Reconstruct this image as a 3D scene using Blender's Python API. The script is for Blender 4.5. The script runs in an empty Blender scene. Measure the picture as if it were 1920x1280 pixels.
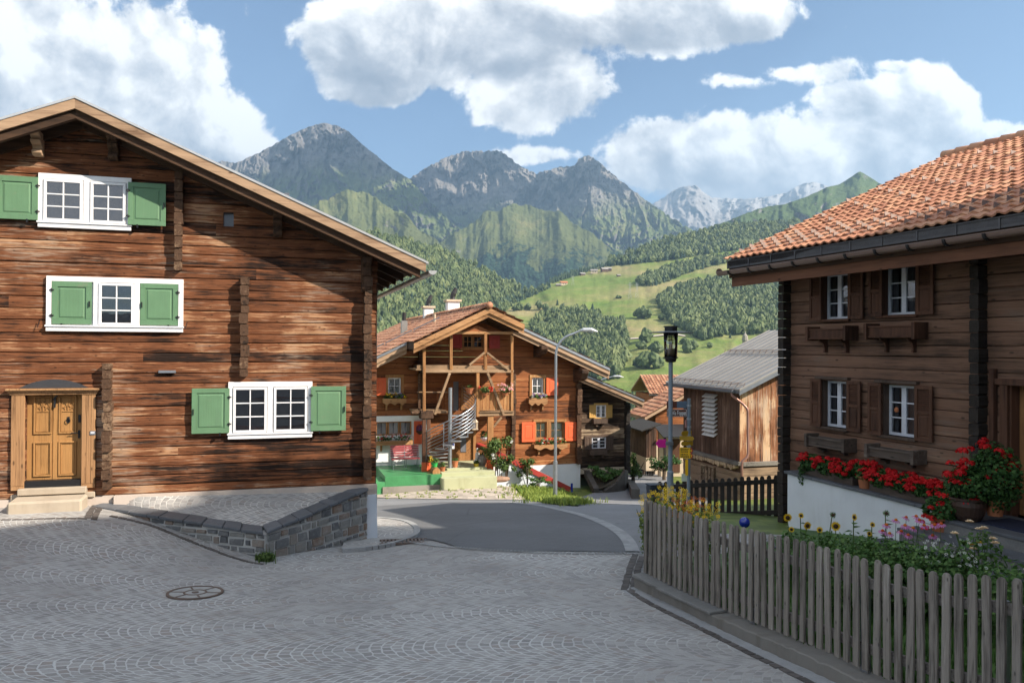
import bpy, math, random
import numpy as np
from mathutils import Vector, Matrix
R = math.radians
sc = bpy.context.scene
COL = sc.collection

# ------------------------------------------------------------------ camera
F = 1493.0            # focal length in pixels of a 1920 wide frame (28 mm lens)
PITCH, ROLL = 0.0067, 0.0056
cam_d = bpy.data.cameras.new('camera'); cam = bpy.data.objects.new('camera', cam_d); COL.objects.link(cam)
cam_d.lens = 36 * F / 1920; cam_d.sensor_width = 36; cam_d.clip_start = .1; cam_d.clip_end = 40000
CM = Matrix.Rotation(math.pi/2 + PITCH, 3, 'X') @ Matrix.Rotation(ROLL, 3, 'Z')
cam.matrix_world = CM.to_4x4(); sc.camera = cam
CMN = np.array(CM)

def rays(px, py):
    """view directions with unit forward component for pixels of the 1920x1280 frame"""
    px = np.asarray(px, float); py = np.asarray(py, float)
    v = np.stack([(px-960)/F, (640-py)/F, -np.ones_like(px*py)], -1) @ CMN.T
    return v / v[..., 1:2]
def ray(px, py): return rays(px, py)
def at(px, py, Y): return ray(px, py) * Y

# ------------------------------------------------------------------ light
ELEV = 35.5
SUN = np.array([.92*math.cos(R(ELEV)), -.39*math.cos(R(ELEV)), math.sin(R(ELEV))]); SUN /= np.linalg.norm(SUN)
sd = bpy.data.lights.new('sun', 'SUN'); sun = bpy.data.objects.new('sun', sd); COL.objects.link(sun)
sd.energy = 4.1; sd.angle = R(.53); sd.color = (1, .90, .76)
sun.rotation_euler = Vector(SUN).to_track_quat('Z', 'Y').to_euler(); sun.location = (30, -20, 40)
SKY_STRENGTH = .053; HAZE_D = 8.0e-5
sc.view_settings.view_transform = 'Standard'; sc.view_settings.look = 'None'
sc.view_settings.exposure = 1.5; sc.view_settings.gamma = 1
sc.cycles.use_denoising = True
sc.cycles.max_bounces = 6; sc.cycles.diffuse_bounces = 3; sc.cycles.glossy_bounces = 2
sc.cycles.transmission_bounces = 3; sc.cycles.transparent_max_bounces = 8; sc.cycles.volume_bounces = 0
sc.cycles.sample_clamp_indirect = 4

def nd(nt, t, ins=None, **props):
    n = nt.nodes.new(t)
    for k, v in props.items(): setattr(n, k, v)
    for k, v in (ins or {}).items():
        s = n.inputs[k]
        if isinstance(v, bpy.types.NodeSocket): nt.links.new(v, s)
        else: s.default_value = v
    return n
def M(nt, op, a, b=0.0, c=None, clamp=False):
    n = nt.nodes.new('ShaderNodeMath'); n.operation = op; n.use_clamp = clamp
    for i, v in enumerate((a, b) if c is None else (a, b, c)):
        if isinstance(v, bpy.types.NodeSocket): nt.links.new(v, n.inputs[i])
        else: n.inputs[i].default_value = v
    return n.outputs[0]
def mixc(nt, fac, a, b, blend='MIX'):
    n = nt.nodes.new('ShaderNodeMix'); n.data_type = 'RGBA'; n.blend_type = blend
    for i, v in ((0, fac), (6, a), (7, b)):
        if isinstance(v, bpy.types.NodeSocket): nt.links.new(v, n.inputs[i])
        elif i == 0: n.inputs[0].default_value = v
        else: n.inputs[i].default_value = (*v[:3], 1)
    return n.outputs[2]
def ramp(nt, fac, stops, interp='LINEAR'):
    n = nt.nodes.new('ShaderNodeValToRGB'); cr = n.color_ramp; cr.interpolation = interp
    while len(cr.elements) > 1: cr.elements.remove(cr.elements[-1])
    for i, (p, c) in enumerate(stops):
        e = cr.elements[0] if i == 0 else cr.elements.new(p)
        e.position = p; e.color = (*c[:3], 1) if hasattr(c, '__len__') else (c, c, c, 1)
    nt.links.new(fac, n.inputs[0]); return n.outputs[0]
def sstep(nt, v, a, b):
    n = nt.nodes.new('ShaderNodeMapRange'); n.interpolation_type = 'SMOOTHSTEP'
    nt.links.new(v, n.inputs[0]); n.inputs[1].default_value = a; n.inputs[2].default_value = b
    return n.outputs[0]

# ------------------------------------------------------------------ world: Nishita sky with cumulus
w = bpy.data.worlds.new('World'); sc.world = w; w.use_nodes = True
nt = w.node_tree; nt.nodes.clear()
sky = nd(nt, 'ShaderNodeTexSky', sky_type='NISHITA', sun_disc=False, sun_elevation=R(ELEV),
         sun_rotation=math.atan2(SUN[0], SUN[1]), altitude=1200, air_density=1.0, dust_density=.0, ozone_density=2.2)
geo = nd(nt, 'ShaderNodeNewGeometry')
dirv = nd(nt, 'ShaderNodeVectorMath', {0: geo.outputs['Incoming']}, operation='SCALE'); dirv.inputs['Scale'].default_value = -1
sep = nd(nt, 'ShaderNodeSeparateXYZ', {0: dirv.outputs[0]})
yy = M(nt, 'MAXIMUM', sep.outputs[1], .05)
U = M(nt, 'DIVIDE', sep.outputs[0], yy); V = M(nt, 'DIVIDE', sep.outputs[2], yy)
uv = nd(nt, 'ShaderNodeCombineXYZ', {0: U, 1: V})
def noise(nt, vec, scale, detail=6, rough=.55, dist=0.0, w=None):
    n = nd(nt, 'ShaderNodeTexNoise', {'Vector': vec, 'Scale': scale, 'Detail': detail, 'Roughness': rough, 'Distortion': dist})
    return n.outputs[0]
nA = noise(nt, uv.outputs[0], 6.5, 9, .58, .25)
nB = noise(nt, uv.outputs[0], 17, 9, .68, .35)
nC = noise(nt, uv.outputs[0], 60, 6, .7, .5)
def blob(px, py, rx, ry):
    d = ray(px, py); cu, cv = d[0], d[2]
    a = M(nt, 'MULTIPLY', M(nt, 'SUBTRACT', U, cu), F/rx); b = M(nt, 'MULTIPLY', M(nt, 'SUBTRACT', V, cv), F/ry)
    q = M(nt, 'ADD', M(nt, 'MULTIPLY', a, a), M(nt, 'MULTIPLY', b, b))
    return M(nt, 'SUBTRACT', 1.0, M(nt, 'SQRT', q)), b
BLOBS = [  # (px, py, rx, ry, weight, base grey)
 (60, 160, 290, 230, 1.0, .25), (270, 150, 170, 160, 1.0, .2), (330, 260, 200, 130, 1.0, .45),(-100,60,260,200,1,.2),
 (760, 70, 230, 115, 1.0, .75), (900, 40, 330, 120, 1.0, .7), (1010, 150, 150, 110, 1.0, .55), (1220, 30, 330, 75, 1.0, 1.0), (700, 140, 130, 70, 1, 1.0), (660,90,110,70,1,.4),
 (1230, 300, 130, 90, 1.0, .75), (1360, 310, 170, 110, 1.0, .5), (1520, 330, 210, 85, 1.0, .7), (1730, 225, 120, 115, 1.0, .5), (1640, 280, 200, 105, 1.0, .8), (1850, 290, 150, 70, 1.0, .7),
 (1590, 185, 85, 45, .7, .6), (1540, 135, 90, 35, .45, .4), (1390, 152, 80, 20, .35, .4), (1680, 122, 45, 16, .35, .4), (1470,135,60,22,.4,.4),
 (1010, 290, 110, 24, .42, .3), (905, 215, 45, 40, .25, .3), (462, 25, 22, 50, .3, .3), (1110, 217, 40, 18, .25, .3),
 (2300, 200, 300, 160, 1, .5), (-700, 300, 420, 200, 1, .5), (-300, -500, 600, 180, 1, .8), (1900, -700, 900, 250, .9, .8), (700, -1100, 900, 200, .8, .7),  # outside the view; the overhead ones added for neutral light
]
dens = None; gsum = None
for (px, py, rx, ry, wt, g) in BLOBS:
    q, b = blob(px, py, rx, ry)
    q = M(nt, 'MULTIPLY', M(nt, 'MAXIMUM', q, -1.0), wt)
    q = M(nt, 'SUBTRACT', q, (1-wt)*.12)
    # grey belly: lower half of each blob
    gg = M(nt, 'MULTIPLY', M(nt, 'MULTIPLY_ADD', b, -.75, .25, clamp=True), g)
    gg = M(nt, 'MULTIPLY', gg, M(nt, 'MULTIPLY', M(nt, 'ADD', q, .12, clamp=True), 3.0, clamp=True))
    dens = q if dens is None else M(nt, 'SMOOTH_MAX', dens, q, .12)
    gsum = gg if gsum is None else M(nt, 'MAXIMUM', gsum, gg)
fb = M(nt, 'ADD', M(nt, 'MULTIPLY', M(nt, 'SUBTRACT', nA, .5), 1.35), M(nt, 'ADD', M(nt, 'MULTIPLY', M(nt, 'SUBTRACT', nB, .5), .62), M(nt, 'MULTIPLY', M(nt, 'SUBTRACT', nC, .5), .16)))
dn = M(nt, 'ADD', dens, fb)
mask = sstep(nt, dn, .01, .17)
# relief: density difference towards the light
off = nd(nt, 'ShaderNodeVectorMath', {0: uv.outputs[0], 1: (.016, .022, 0)}, operation='ADD')
nA2 = noise(nt, off.outputs[0], 6.5, 9, .58, .25)
nB2 = noise(nt, off.outputs[0], 17, 9, .68, .35)
rel = M(nt, 'ADD', M(nt, 'SUBTRACT', nA, nA2), M(nt, 'MULTIPLY', M(nt, 'SUBTRACT', nB, nB2), .22))
lit = M(nt, 'MULTIPLY_ADD', rel, 3.0, .95)
lit = M(nt, 'SUBTRACT', lit, M(nt, 'MULTIPLY', gsum, .80))
lit = M(nt, 'ADD', lit, M(nt, 'MULTIPLY', M(nt, 'SUBTRACT', .3, dn), .25))
ccol = ramp(nt, lit, [(0.0, (.30, .33, .38)), (.35, (.44, .46, .50)), (.62, (.66, .67, .69)), (.86, (.93, .92, .90)), (1, (1.15, 1.13, 1.1))])
skys = nd(nt, 'ShaderNodeVectorMath', {0: sky.outputs[0]}, operation='SCALE'); skys.inputs['Scale'].default_value = SKY_STRENGTH
mx = mixc(nt, M(nt, 'MULTIPLY', mask, .97), skys.outputs[0], nd(nt, 'ShaderNodeVectorMath', {0: ccol, 1: (.465, .465, .462)}, operation='MULTIPLY').outputs[0])
# only above the horizon
hz = sstep(nt, sep.outputs[2], -.02, .01)
# unseen bright cloud cover added overhead and behind the viewer as neutral fill light
nO = nd(nt, 'ShaderNodeTexNoise', {'Vector': dirv.outputs[0], 'Scale': 2.6, 'Detail': 7, 'Roughness': .55}).outputs[0]
outm = M(nt, 'MAXIMUM', sstep(nt, sep.outputs[2], .44, .60), M(nt, 'SUBTRACT', 1.0, sstep(nt, sep.outputs[1], .35, .62)))
mO = M(nt, 'MULTIPLY', M(nt, 'MULTIPLY', sstep(nt, nO, .46, .56), outm), sstep(nt, sep.outputs[2], .02, .12))
oc = mixc(nt, sstep(nt, nO, .52, .72), (.70, .70, .69), (.40, .41, .43))
mx = mixc(nt, M(nt, 'MULTIPLY', mO, .95), mx, oc)
bg = nd(nt, 'ShaderNodeBackground', {'Color': mixc(nt, hz, skys.outputs[0], mx), 'Strength': 1.0})
out = nd(nt, 'ShaderNodeOutputWorld', {'Surface': bg.outputs[0]})

# ------------------------------------------------------------------ mesh builder
class MB:
    def __init__(s): s.v=[]; s.nv=0; s.loops=[]; s.sizes=[]; s.mi=[]; s.r=[]
    def add(s, verts, faces, mi=0, r=None):
        verts = np.asarray(verts, float).reshape(-1, 3)
        if r is None: r = random.random()
        if isinstance(faces, np.ndarray):
            s.loops.append((faces + s.nv).ravel()); n = len(faces); s.sizes.append(np.full(n, faces.shape[1]))
        else:
            s.loops.append(np.array([i + s.nv for f in faces for i in f])); n = len(faces); s.sizes.append(np.array([len(f) for f in faces]))
        s.mi.append(np.full(n, mi) if np.isscalar(mi) else np.asarray(mi)); s.r.append(np.full(n, r) if np.isscalar(r) else np.asarray(r))
        s.v.append(verts); s.nv += len(verts)
    def box(s, x0, x1, y0, y1, z0, z1, mi=0, r=None):
        v = [(x, y, z) for z in (z0, z1) for y in (y0, y1) for x in (x0, x1)]
        s.add(v, [(0,2,3,1),(4,5,7,6),(0,1,5,4),(2,6,7,3),(0,4,6,2),(1,3,7,5)], mi, r)
    def hexa(s, bot, top, mi=0, r=None):
        """eight corners: bottom ring (4, ccw from above) and top ring"""
        s.add(list(bot)+list(top), [(3,2,1,0),(4,5,6,7),(0,1,5,4),(1,2,6,5),(2,3,7,6),(3,0,4,7)], mi, r)
    def beam(s, p0, p1, w, h, up=(0,0,1), mi=0, r=None):
        p0=np.array(p0,float); p1=np.array(p1,float); d=p1-p0; d/=np.linalg.norm(d)
        up=np.array(up,float)
        if abs(d@up)>.98: up=np.array((0,1.,0))
        a=np.cross(d,up); a/=np.linalg.norm(a); b=np.cross(a,d)
        q=[p+sx*a*w/2+sz*b*h/2 for p in (p0,p1) for sx,sz in ((-1,-1),(1,-1),(1,1),(-1,1))]
        s.add(q, [(0,1,2,3),(7,6,5,4),(0,4,5,1),(1,5,6,2),(2,6,7,3),(3,7,4,0)], mi, r)
    def cyl(s, p0, p1, r0, r1=None, n=12, mi=0, r=None):
        s.tube([p0, p1], [r0, r0 if r1 is None else r1], n, mi, r)
    def tube(s, pts, rad, n=8, mi=0, r=None, caps=True):
        pts=np.array(pts,float); k=len(pts); rad=np.full(k,rad) if np.isscalar(rad) else np.array(rad)
        t=np.gradient(pts,axis=0); t/=np.linalg.norm(t,axis=1)[:,None]+1e-9
        up=np.array((0,0,1.)) if abs(t[0][2])<.9 else np.array((1.,0,0))
        a=np.cross(t[0],up); a/=np.linalg.norm(a); ang=np.arange(n)*2*np.pi/n; V=[]
        for i in range(k):
            a=a-t[i]*(a@t[i]); a/=np.linalg.norm(a)+1e-9; b=np.cross(t[i],a)
            V.append(pts[i]+rad[i]*(np.cos(ang)[:,None]*a+np.sin(ang)[:,None]*b))
        f=[(i*n+j,i*n+(j+1)%n,(i+1)*n+(j+1)%n,(i+1)*n+j) for i in range(k-1) for j in range(n)]
        if caps: f+= [tuple(range(n))[::-1], tuple(range((k-1)*n,k*n))]
        s.add(np.concatenate(V), f, mi, r)
    def lathe(s, prof, c=(0,0,0), n=20, mi=0, r=None, sq=(1,1)):
        ang=np.arange(n)*2*np.pi/n; V=[(c[0]+rr*math.cos(a)*sq[0],c[1]+rr*math.sin(a)*sq[1],c[2]+z) for rr,z in prof for a in ang]
        f=[(i*n+j,i*n+(j+1)%n,(i+1)*n+(j+1)%n,(i+1)*n+j) for i in range(len(prof)-1) for j in range(n)]
        f+=[tuple(range(n))[::-1], tuple(range((len(prof)-1)*n,len(prof)*n))]
        s.add(V,f,mi,r)
    def prism(s, poly, y0, y1, mi=0, r=None):
        """polygon in x,z extruded along y"""
        n=len(poly); V=[(p[0],y0,p[1]) for p in poly]+[(p[0],y1,p[1]) for p in poly]
        s.add(V,[tuple(range(n)),tuple(range(n,2*n))[::-1]]+[(i,i+n,(i+1)%n+n,(i+1)%n) for i in range(n)],mi,r)
    def prism_m(s, poly, B, T, mi=0, r=None):
        """3D polygon extruded by vector T"""
        n=len(poly); P=np.array(poly,float)+np.array(B,float); V=np.concatenate([P,P+np.array(T,float)])
        s.add(V,[tuple(range(n)),tuple(range(n,2*n))[::-1]]+[(i,i+n,(i+1)%n+n,(i+1)%n) for i in range(n)],mi,r)
    def build(s, name, mats, parent=None, smooth=False, bevel=0):
        me=bpy.data.meshes.new(name); V=np.concatenate(s.v); L=np.concatenate(s.loops).astype(np.int32); S=np.concatenate(s.sizes).astype(np.int32)
        me.vertices.add(len(V)); me.vertices.foreach_set('co',V.ravel().astype(np.float32))
        me.loops.add(len(L)); me.loops.foreach_set('vertex_index',L)
        me.polygons.add(len(S)); me.polygons.foreach_set('loop_start',np.concatenate([[0],np.cumsum(S)[:-1]]).astype(np.int32))
        try: me.polygons.foreach_set('loop_total',S)
        except Exception: pass
        if not isinstance(mats,(list,tuple)): mats=[mats]
        for m in mats: me.materials.append(m)
        me.polygons.foreach_set('material_index',np.concatenate(s.mi).astype(np.int32))
        me.polygons.foreach_set('use_smooth',np.full(len(S),smooth))
        at_=me.attributes.new('rnd','FLOAT','FACE'); at_.data.foreach_set('value',np.concatenate(s.r).astype(np.float32))
        me.update(calc_edges=True); me.validate()
        o=bpy.data.objects.new(name,me); COL.objects.link(o)
        if parent is not None: o.parent=parent
        if bevel:
            b=o.modifiers.new('bevel','BEVEL'); b.width=bevel; b.segments=1; b.limit_method='ANGLE'
        return o

def tag(o, label=None, cat=None, group=None, kind=None):
    if label: o['label']=label
    if cat: o['category']=cat
    if group: o['group']=group
    if kind: o['kind']=kind
    return o
def empty(name, loc=(0,0,0), rz=0, label=None, cat=None, group=None):
    o=bpy.data.objects.new(name,None); COL.objects.link(o); o.location=loc; o.rotation_euler=(0,0,rz); o.empty_display_size=.3
    return tag(o,label,cat,group)
def copy_tree(o, parent=None):
    c=o.copy(); COL.objects.link(c)
    if parent is not None: c.parent=parent
    for ch in o.children: copy_tree(ch,c)
    return c

class Frame:
    """a facade: origin O (world), u along the wall (viewer's right), v into the house, z up"""
    def __init__(s, O, d):
        s.O=np.array(O,float); d=np.array([d[0],d[1],0.]); s.d=d/np.linalg.norm(d); s.n=np.array([-s.d[1],s.d[0],0]); s.rz=math.atan2(s.d[1],s.d[0])
    def pix(s, px, py, v=0.):
        """where the view ray of a photo pixel meets the plane v = const, as (u, z)"""
        r=ray(px,py); t=((s.O+v*s.n)@s.n)/(r@s.n); p=r*t-s.O
        return float(p@s.d), float(p[2])
    def P(s, px, py, v=0.):
        u,z=s.pix(px,py,v); return np.array((u,v,z))
    def W(s,u,v,z): return s.O+u*s.d+v*s.n+np.array((0,0,z))
    def loc(s,p): q=np.asarray(p)-s.O; return np.array((q@s.d,q@s.n,q[2]))

# ------------------------------------------------------------------ numpy noise
_rs=np.random.RandomState(5); _G=_rs.rand(256,256)*2*np.pi; _GX=np.cos(_G); _GY=np.sin(_G)
def perlin(x,y):
    x=np.asarray(x,float); y=np.asarray(y,float); xi=np.floor(x).astype(int); yi=np.floor(y).astype(int); xf=x-xi; yf=y-yi
    u=xf**3*(xf*(xf*6-15)+10); v=yf**3*(yf*(yf*6-15)+10)
    def g(a,b): i=(xi+a)%256; j=(yi+b)%256; return _GX[i,j]*(xf-a)+_GY[i,j]*(yf-b)
    return ((g(0,0)*(1-u)+g(1,0)*u)*(1-v)+(g(0,1)*(1-u)+g(1,1)*u)*v)*1.5
def fbm(x,y,o=5,g=.5):
    s=0; a=1
    for i in range(o): s=s+a*perlin(x+i*17.3,y+i*31.7); x=x*2.03; y=y*2.03; a*=g
    return s
def ridged(x,y,o=5,g=.5):
    s=0; a=1
    for i in range(o): s=s+a*(1-2*np.abs(perlin(x+i*11.3,y+i*5.7))); x=x*2.05; y=y*2.05; a*=g
    return s
# ------------------------------------------------------------------ materials
def new_mat(name):
    m=bpy.data.materials.new(name); m.use_nodes=True; nt=m.node_tree; nt.nodes.clear()
    b=nd(nt,'ShaderNodeBsdfPrincipled'); o=nd(nt,'ShaderNodeOutputMaterial',{'Surface':b.outputs[0]})
    return m,nt,b
def setin(nt,b,k,v):
    if isinstance(v,bpy.types.NodeSocket): nt.links.new(v,b.inputs[k])
    else: b.inputs[k].default_value=(*v,1) if hasattr(v,'__len__') else v
def rndn(nt): return nd(nt,'ShaderNodeAttribute',attribute_name='rnd').outputs['Fac']
def objc(nt): return nd(nt,'ShaderNodeTexCoord').outputs['Object']
def mapv(nt,vec,scale,loc=(0,0,0),rot=(0,0,0)): return nd(nt,'ShaderNodeMapping',{'Vector':vec,'Scale':scale,'Location':loc,'Rotation':rot}).outputs[0]
def addr(nt,vec,amt=(37,19,53)):
    c=nd(nt,'ShaderNodeVectorMath',{0:(amt[0],amt[1],amt[2])},operation='SCALE'); nt.links.new(rndn(nt),c.inputs['Scale'])
    return nd(nt,'ShaderNodeVectorMath',{0:vec,1:c.outputs[0]},operation='ADD').outputs[0]
def bumpn(nt,h,st,dist=.02): return nd(nt,'ShaderNodeBump',{'Height':h,'Strength':st,'Distance':dist}).outputs[0]
def plain(name,col,rough=.6,metal=0,var=.25,nscale=6,bump=.15,spec=.4,bscale=40):
    m,nt,b=new_mat(name); v=addr(nt,objc(nt)); n=noise(nt,v,nscale,6,.6); n2=noise(nt,v,bscale,4,.6)
    f=M(nt,'ADD',M(nt,'MULTIPLY',M(nt,'SUBTRACT',n,.5),var*2),M(nt,'MULTIPLY',M(nt,'SUBTRACT',n2,.5),var))
    f=M(nt,'ADD',f,M(nt,'MULTIPLY',M(nt,'SUBTRACT',rndn(nt),.5),var*.8))
    c=nd(nt,'ShaderNodeVectorMath',{0:col},operation='SCALE'); nt.links.new(M(nt,'ADD',f,1.0),c.inputs['Scale'])
    setin(nt,b,'Base Color',c.outputs[0]); b.inputs['Roughness'].default_value=rough; b.inputs['Metallic'].default_value=metal
    b.inputs['Specular IOR Level'].default_value=spec
    if bump: setin(nt,b,'Normal',bumpn(nt,n2,bump,.01))
    return m
def wood(name,dark,mid,light,axis='X',st=1.0,rough=.8,bump=.5,bias=0,contrast=1.0,knots=True,grey=None,greyamt=.5,sc_=1.0):
    m,nt,b=new_mat(name); co=addr(nt,objc(nt))
    def sv(a,c):
        a*=sc_; c*=sc_
        return mapv(nt,co,{'X':(a,c,c),'Y':(c,a,c),'Z':(c,c,a)}[axis])
    n1=noise(nt,sv(.55,8),1,7,.6,.5); n2=noise(nt,sv(2.2,48),1,5,.65,.3); n3=noise(nt,objc(nt),.55,5,.6); n4=noise(nt,sv(1.2,20),1,5,.6,.8)
    f=M(nt,'ADD',M(nt,'MULTIPLY',n1,.60),M(nt,'MULTIPLY',n4,.34))
    f=M(nt,'ADD',f,M(nt,'MULTIPLY',n2,.26)); f=M(nt,'ADD',f,M(nt,'MULTIPLY',M(nt,'SUBTRACT',rndn(nt),.5),.17))
    f=M(nt,'ADD',f,M(nt,'MULTIPLY',M(nt,'SUBTRACT',n3,.5),.7))
    f=M(nt,'MULTIPLY_ADD',M(nt,'SUBTRACT',f,.6),contrast*1.5,.5+bias)
    col=ramp(nt,f,[(.12,dark),(.45,mid),(.68,[x*1.15 for x in mid]),(.92,light)])
    if grey is not None:
        g=sstep(nt,M(nt,'ADD',noise(nt,sv(.9,14),1,5,.6,.6),M(nt,'MULTIPLY',M(nt,'SUBTRACT',n3,.5),1.2)),.56,.80)
        col=mixc(nt,M(nt,'MULTIPLY',g,greyamt),col,grey)
    if knots:
        vo=nd(nt,'ShaderNodeTexVoronoi',{'Vector':sv(2.6,6.5),'Scale':1.0,'Randomness':1.0}); kd=vo.outputs['Distance']
        k=M(nt,'SUBTRACT',1.0,sstep(nt,kd,.06,.15)); col=mixc(nt,M(nt,'MULTIPLY',k,.75),col,[x*.5 for x in dark])
    # thin drying cracks along the grain
    cr=sstep(nt,noise(nt,sv(1.0,75),1,3,.5,.4),.63,.70); col=mixc(nt,M(nt,'MULTIPLY',cr,.6),col,[x*.45 for x in dark])
    setin(nt,b,'Base Color',col); b.inputs['Roughness'].default_value=rough; b.inputs['Specular IOR Level'].default_value=.25
    h=M(nt,'SUBTRACT',M(nt,'ADD',M(nt,'MULTIPLY',n2,.6),M(nt,'MULTIPLY',n4,.6)),M(nt,'MULTIPLY',cr,.7))
    setin(nt,b,'Normal',bumpn(nt,h,bump,.02*st))
    return m
LOGS=wood('sunburnt_log',(.020,.010,.0065),(.165,.060,.025),(.43,.235,.125),bump=1.0,contrast=1.9,bias=-.03,grey=(.38,.30,.23),greyamt=.6,sc_=1.7)
LOGR=wood('brown_log',(.05,.030,.021),(.185,.100,.064),(.31,.19,.125),bump=.6,contrast=1.1,grey=(.16,.125,.10),greyamt=.5)
LOGC=wood('chalet_log',(.05,.020,.010),(.26,.092,.033),(.46,.22,.09),bump=.5,contrast=1.15)
LOGD=wood('dark_weathered_log',(.022,.013,.009),(.09,.058,.038),(.32,.24,.16),bump=.8,contrast=1.9)
LOGV=wood('log_end_wood',(.016,.010,.007),(.085,.046,.027),(.24,.155,.095),axis='Y',bump=.8,contrast=1.3)
PLANKV=wood('vertical_plank',(.04,.024,.017),(.085,.046,.031),(.20,.125,.09),axis='Z',bump=.6,contrast=1.5)
PLANKO=wood('sunburnt_plank',(.04,.018,.011),(.22,.09,.042),(.54,.35,.21),axis='Z',bump=.6,contrast=2.0,grey=(.40,.33,.27),greyamt=.5)
VERGE=wood('verge_board',(.12,.065,.038),(.35,.23,.145),(.52,.39,.27),bump=.3,knots=True)
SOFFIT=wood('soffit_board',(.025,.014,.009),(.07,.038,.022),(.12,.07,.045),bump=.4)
DOORW=wood('oak_door',(.10,.045,.015),(.34,.175,.062),(.50,.31,.14),axis='Z',bump=.3,contrast=.9,knots=False)
DOORF=wood('door_surround_wood',(.10,.05,.024),(.33,.18,.085),(.50,.32,.18),axis='Z',bump=.4)
PICK=wood('grey_picket',(.08,.068,.058),(.245,.215,.185),(.42,.385,.34),axis='Z',bump=.9,contrast=1.2,sc_=2)
RAILW=wood('grey_rail',(.06,.05,.045),(.18,.16,.14),(.30,.27,.24),axis='X',bump=.8,sc_=2)
DARKP=wood('dark_picket',(.012,.010,.009),(.035,.029,.025),(.09,.08,.07),axis='Z',bump=.6)
SHUTR=wood('brown_shutter',(.03,.014,.009),(.095,.044,.026),(.17,.085,.05),axis='Z',bump=.3,knots=False)
SHUTG=wood('grey_shutter',(.03,.02,.015),(.09,.06,.045),(.16,.12,.09),axis='Z',bump=.4)
BOXW=wood('weathered_box_wood',(.035,.026,.021),(.10,.075,.06),(.22,.18,.15),axis='X',bump=.5)
HONEY=wood('honey_timber',(.11,.045,.018),(.32,.155,.06),(.50,.30,.14),axis='Z',bump=.3)
HONEYX=wood('honey_beam',(.12,.055,.022),(.36,.19,.085),(.56,.36,.19),axis='X',bump=.3)
GREYT=wood('grey_balcony_timber',(.09,.055,.03),(.26,.165,.095),(.44,.31,.20),axis='X',bump=.3)
STACKW=wood('cut_log_end',(.10,.06,.035),(.38,.27,.17),(.55,.43,.30),axis='Y',bump=.4)
def painted_wood(name,col,axis='Z',rough=.55,wear=.12):
    m,nt,b=new_mat(name); co=addr(nt,objc(nt)); s={'Z':(30,30,1.5),'X':(1.5,30,30)}[axis]
    n=noise(nt,mapv(nt,co,s),1,4,.6); n2=noise(nt,co,2.5,5,.6); n3=noise(nt,mapv(nt,co,(4,4,4)),1,6,.7)
    f=M(nt,'ADD',1.0,M(nt,'ADD',M(nt,'MULTIPLY',M(nt,'SUBTRACT',n,.5),.22),M(nt,'MULTIPLY',M(nt,'SUBTRACT',n2,.5),.35)))
    c=nd(nt,'ShaderNodeVectorMath',{0:col},operation='SCALE'); nt.links.new(f,c.inputs['Scale'])
    nd2=noise(nt,mapv(nt,co,(9,9,1.2) if axis=='Z' else (1.2,9,9)),1,6,.7); c=mixc(nt,M(nt,'MULTIPLY',sstep(nt,n3,.58,.72),wear),c.outputs[0],(.25,.2,.16)); c=mixc(nt,M(nt,'MULTIPLY',sstep(nt,nd2,.48,.75),.38),c,[x*.55+.03 for x in col])
    setin(nt,b,'Base Color',c); b.inputs['Roughness'].default_value=rough; setin(nt,b,'Normal',bumpn(nt,n,.12,.01)); b.inputs['Specular IOR Level'].default_value=.35
    return m
GREEN=painted_wood('green_paint',(.115,.22,.12),wear=.3); WHITE=painted_wood('white_paint',(.80,.79,.80),'X',wear=.08)
RED=painted_wood('red_orange_paint',(.72,.13,.045)); DRED=painted_wood('red_paint',(.36,.04,.03)); YEL=painted_wood('yellow_wood',(.55,.33,.10))
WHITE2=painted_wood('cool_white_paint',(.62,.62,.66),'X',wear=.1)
def stucco(name,col,stain=.3):
    m,nt,b=new_mat(name); co=objc(nt); n=noise(nt,co,1.2,8,.65); n2=noise(nt,co,45,4,.6); n3=noise(nt,mapv(nt,co,(3,3,.6)),1,5,.6)
    c=mixc(nt,M(nt,'MULTIPLY',sstep(nt,n,.45,.75),stain),col,[x*.62 for x in col]); c=mixc(nt,M(nt,'MULTIPLY',sstep(nt,n3,.52,.75),stain*.8),c,[col[0]*.66,col[1]*.62,col[2]*.56])
    setin(nt,b,'Base Color',c); b.inputs['Roughness'].default_value=.9; setin(nt,b,'Normal',bumpn(nt,n2,.25,.01)); b.inputs['Specular IOR Level'].default_value=.2
    return m
STUC=stucco('white_plaster',(.78,.77,.76),.25); STUCB=stucco('bluish_white_plaster',(.62,.66,.72),.25); CREAM=stucco('cream_plaster',(.55,.44,.32),.6)
STEPY=stucco('pale_yellow_concrete',(.42,.43,.27),.7); STEPG=plain('green_floor_paint',(.06,.26,.10),.5,var=.35,nscale=3); CONC=stucco('weathered_concrete',(.27,.25,.22),.8)
DCONC=stucco('dark_concrete',(.20,.185,.165),.8); STONEW=stucco('worn_step_stone',(.42,.35,.27),.6); SLATE=plain('slate_slab',(.105,.11,.12),.6,var=.35,nscale=5,bump=.4)
SLATEL=plain('pale_slate_slab',(.19,.185,.175),.7,var=.35,nscale=5,bump=.4)
BLACK=plain('black_iron',(.012,.012,.014),.45,var=.1); GALV=plain('galvanised_steel',(.36,.38,.41),.42,.85,var=.22,nscale=9,bump=.05); GREYP=plain('grey_post_paint',(.20,.24,.28),.45,.2,var=.2)
ZINC=plain('pale_metal_trim',(.52,.53,.54),.42,.55,var=.12); COPPER=plain('brown_metal_gutter',(.17,.115,.095),.4,.3,var=.25); DGUT=plain('dark_gutter_metal',(.045,.042,.042),.4,.6,var=.25)
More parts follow.
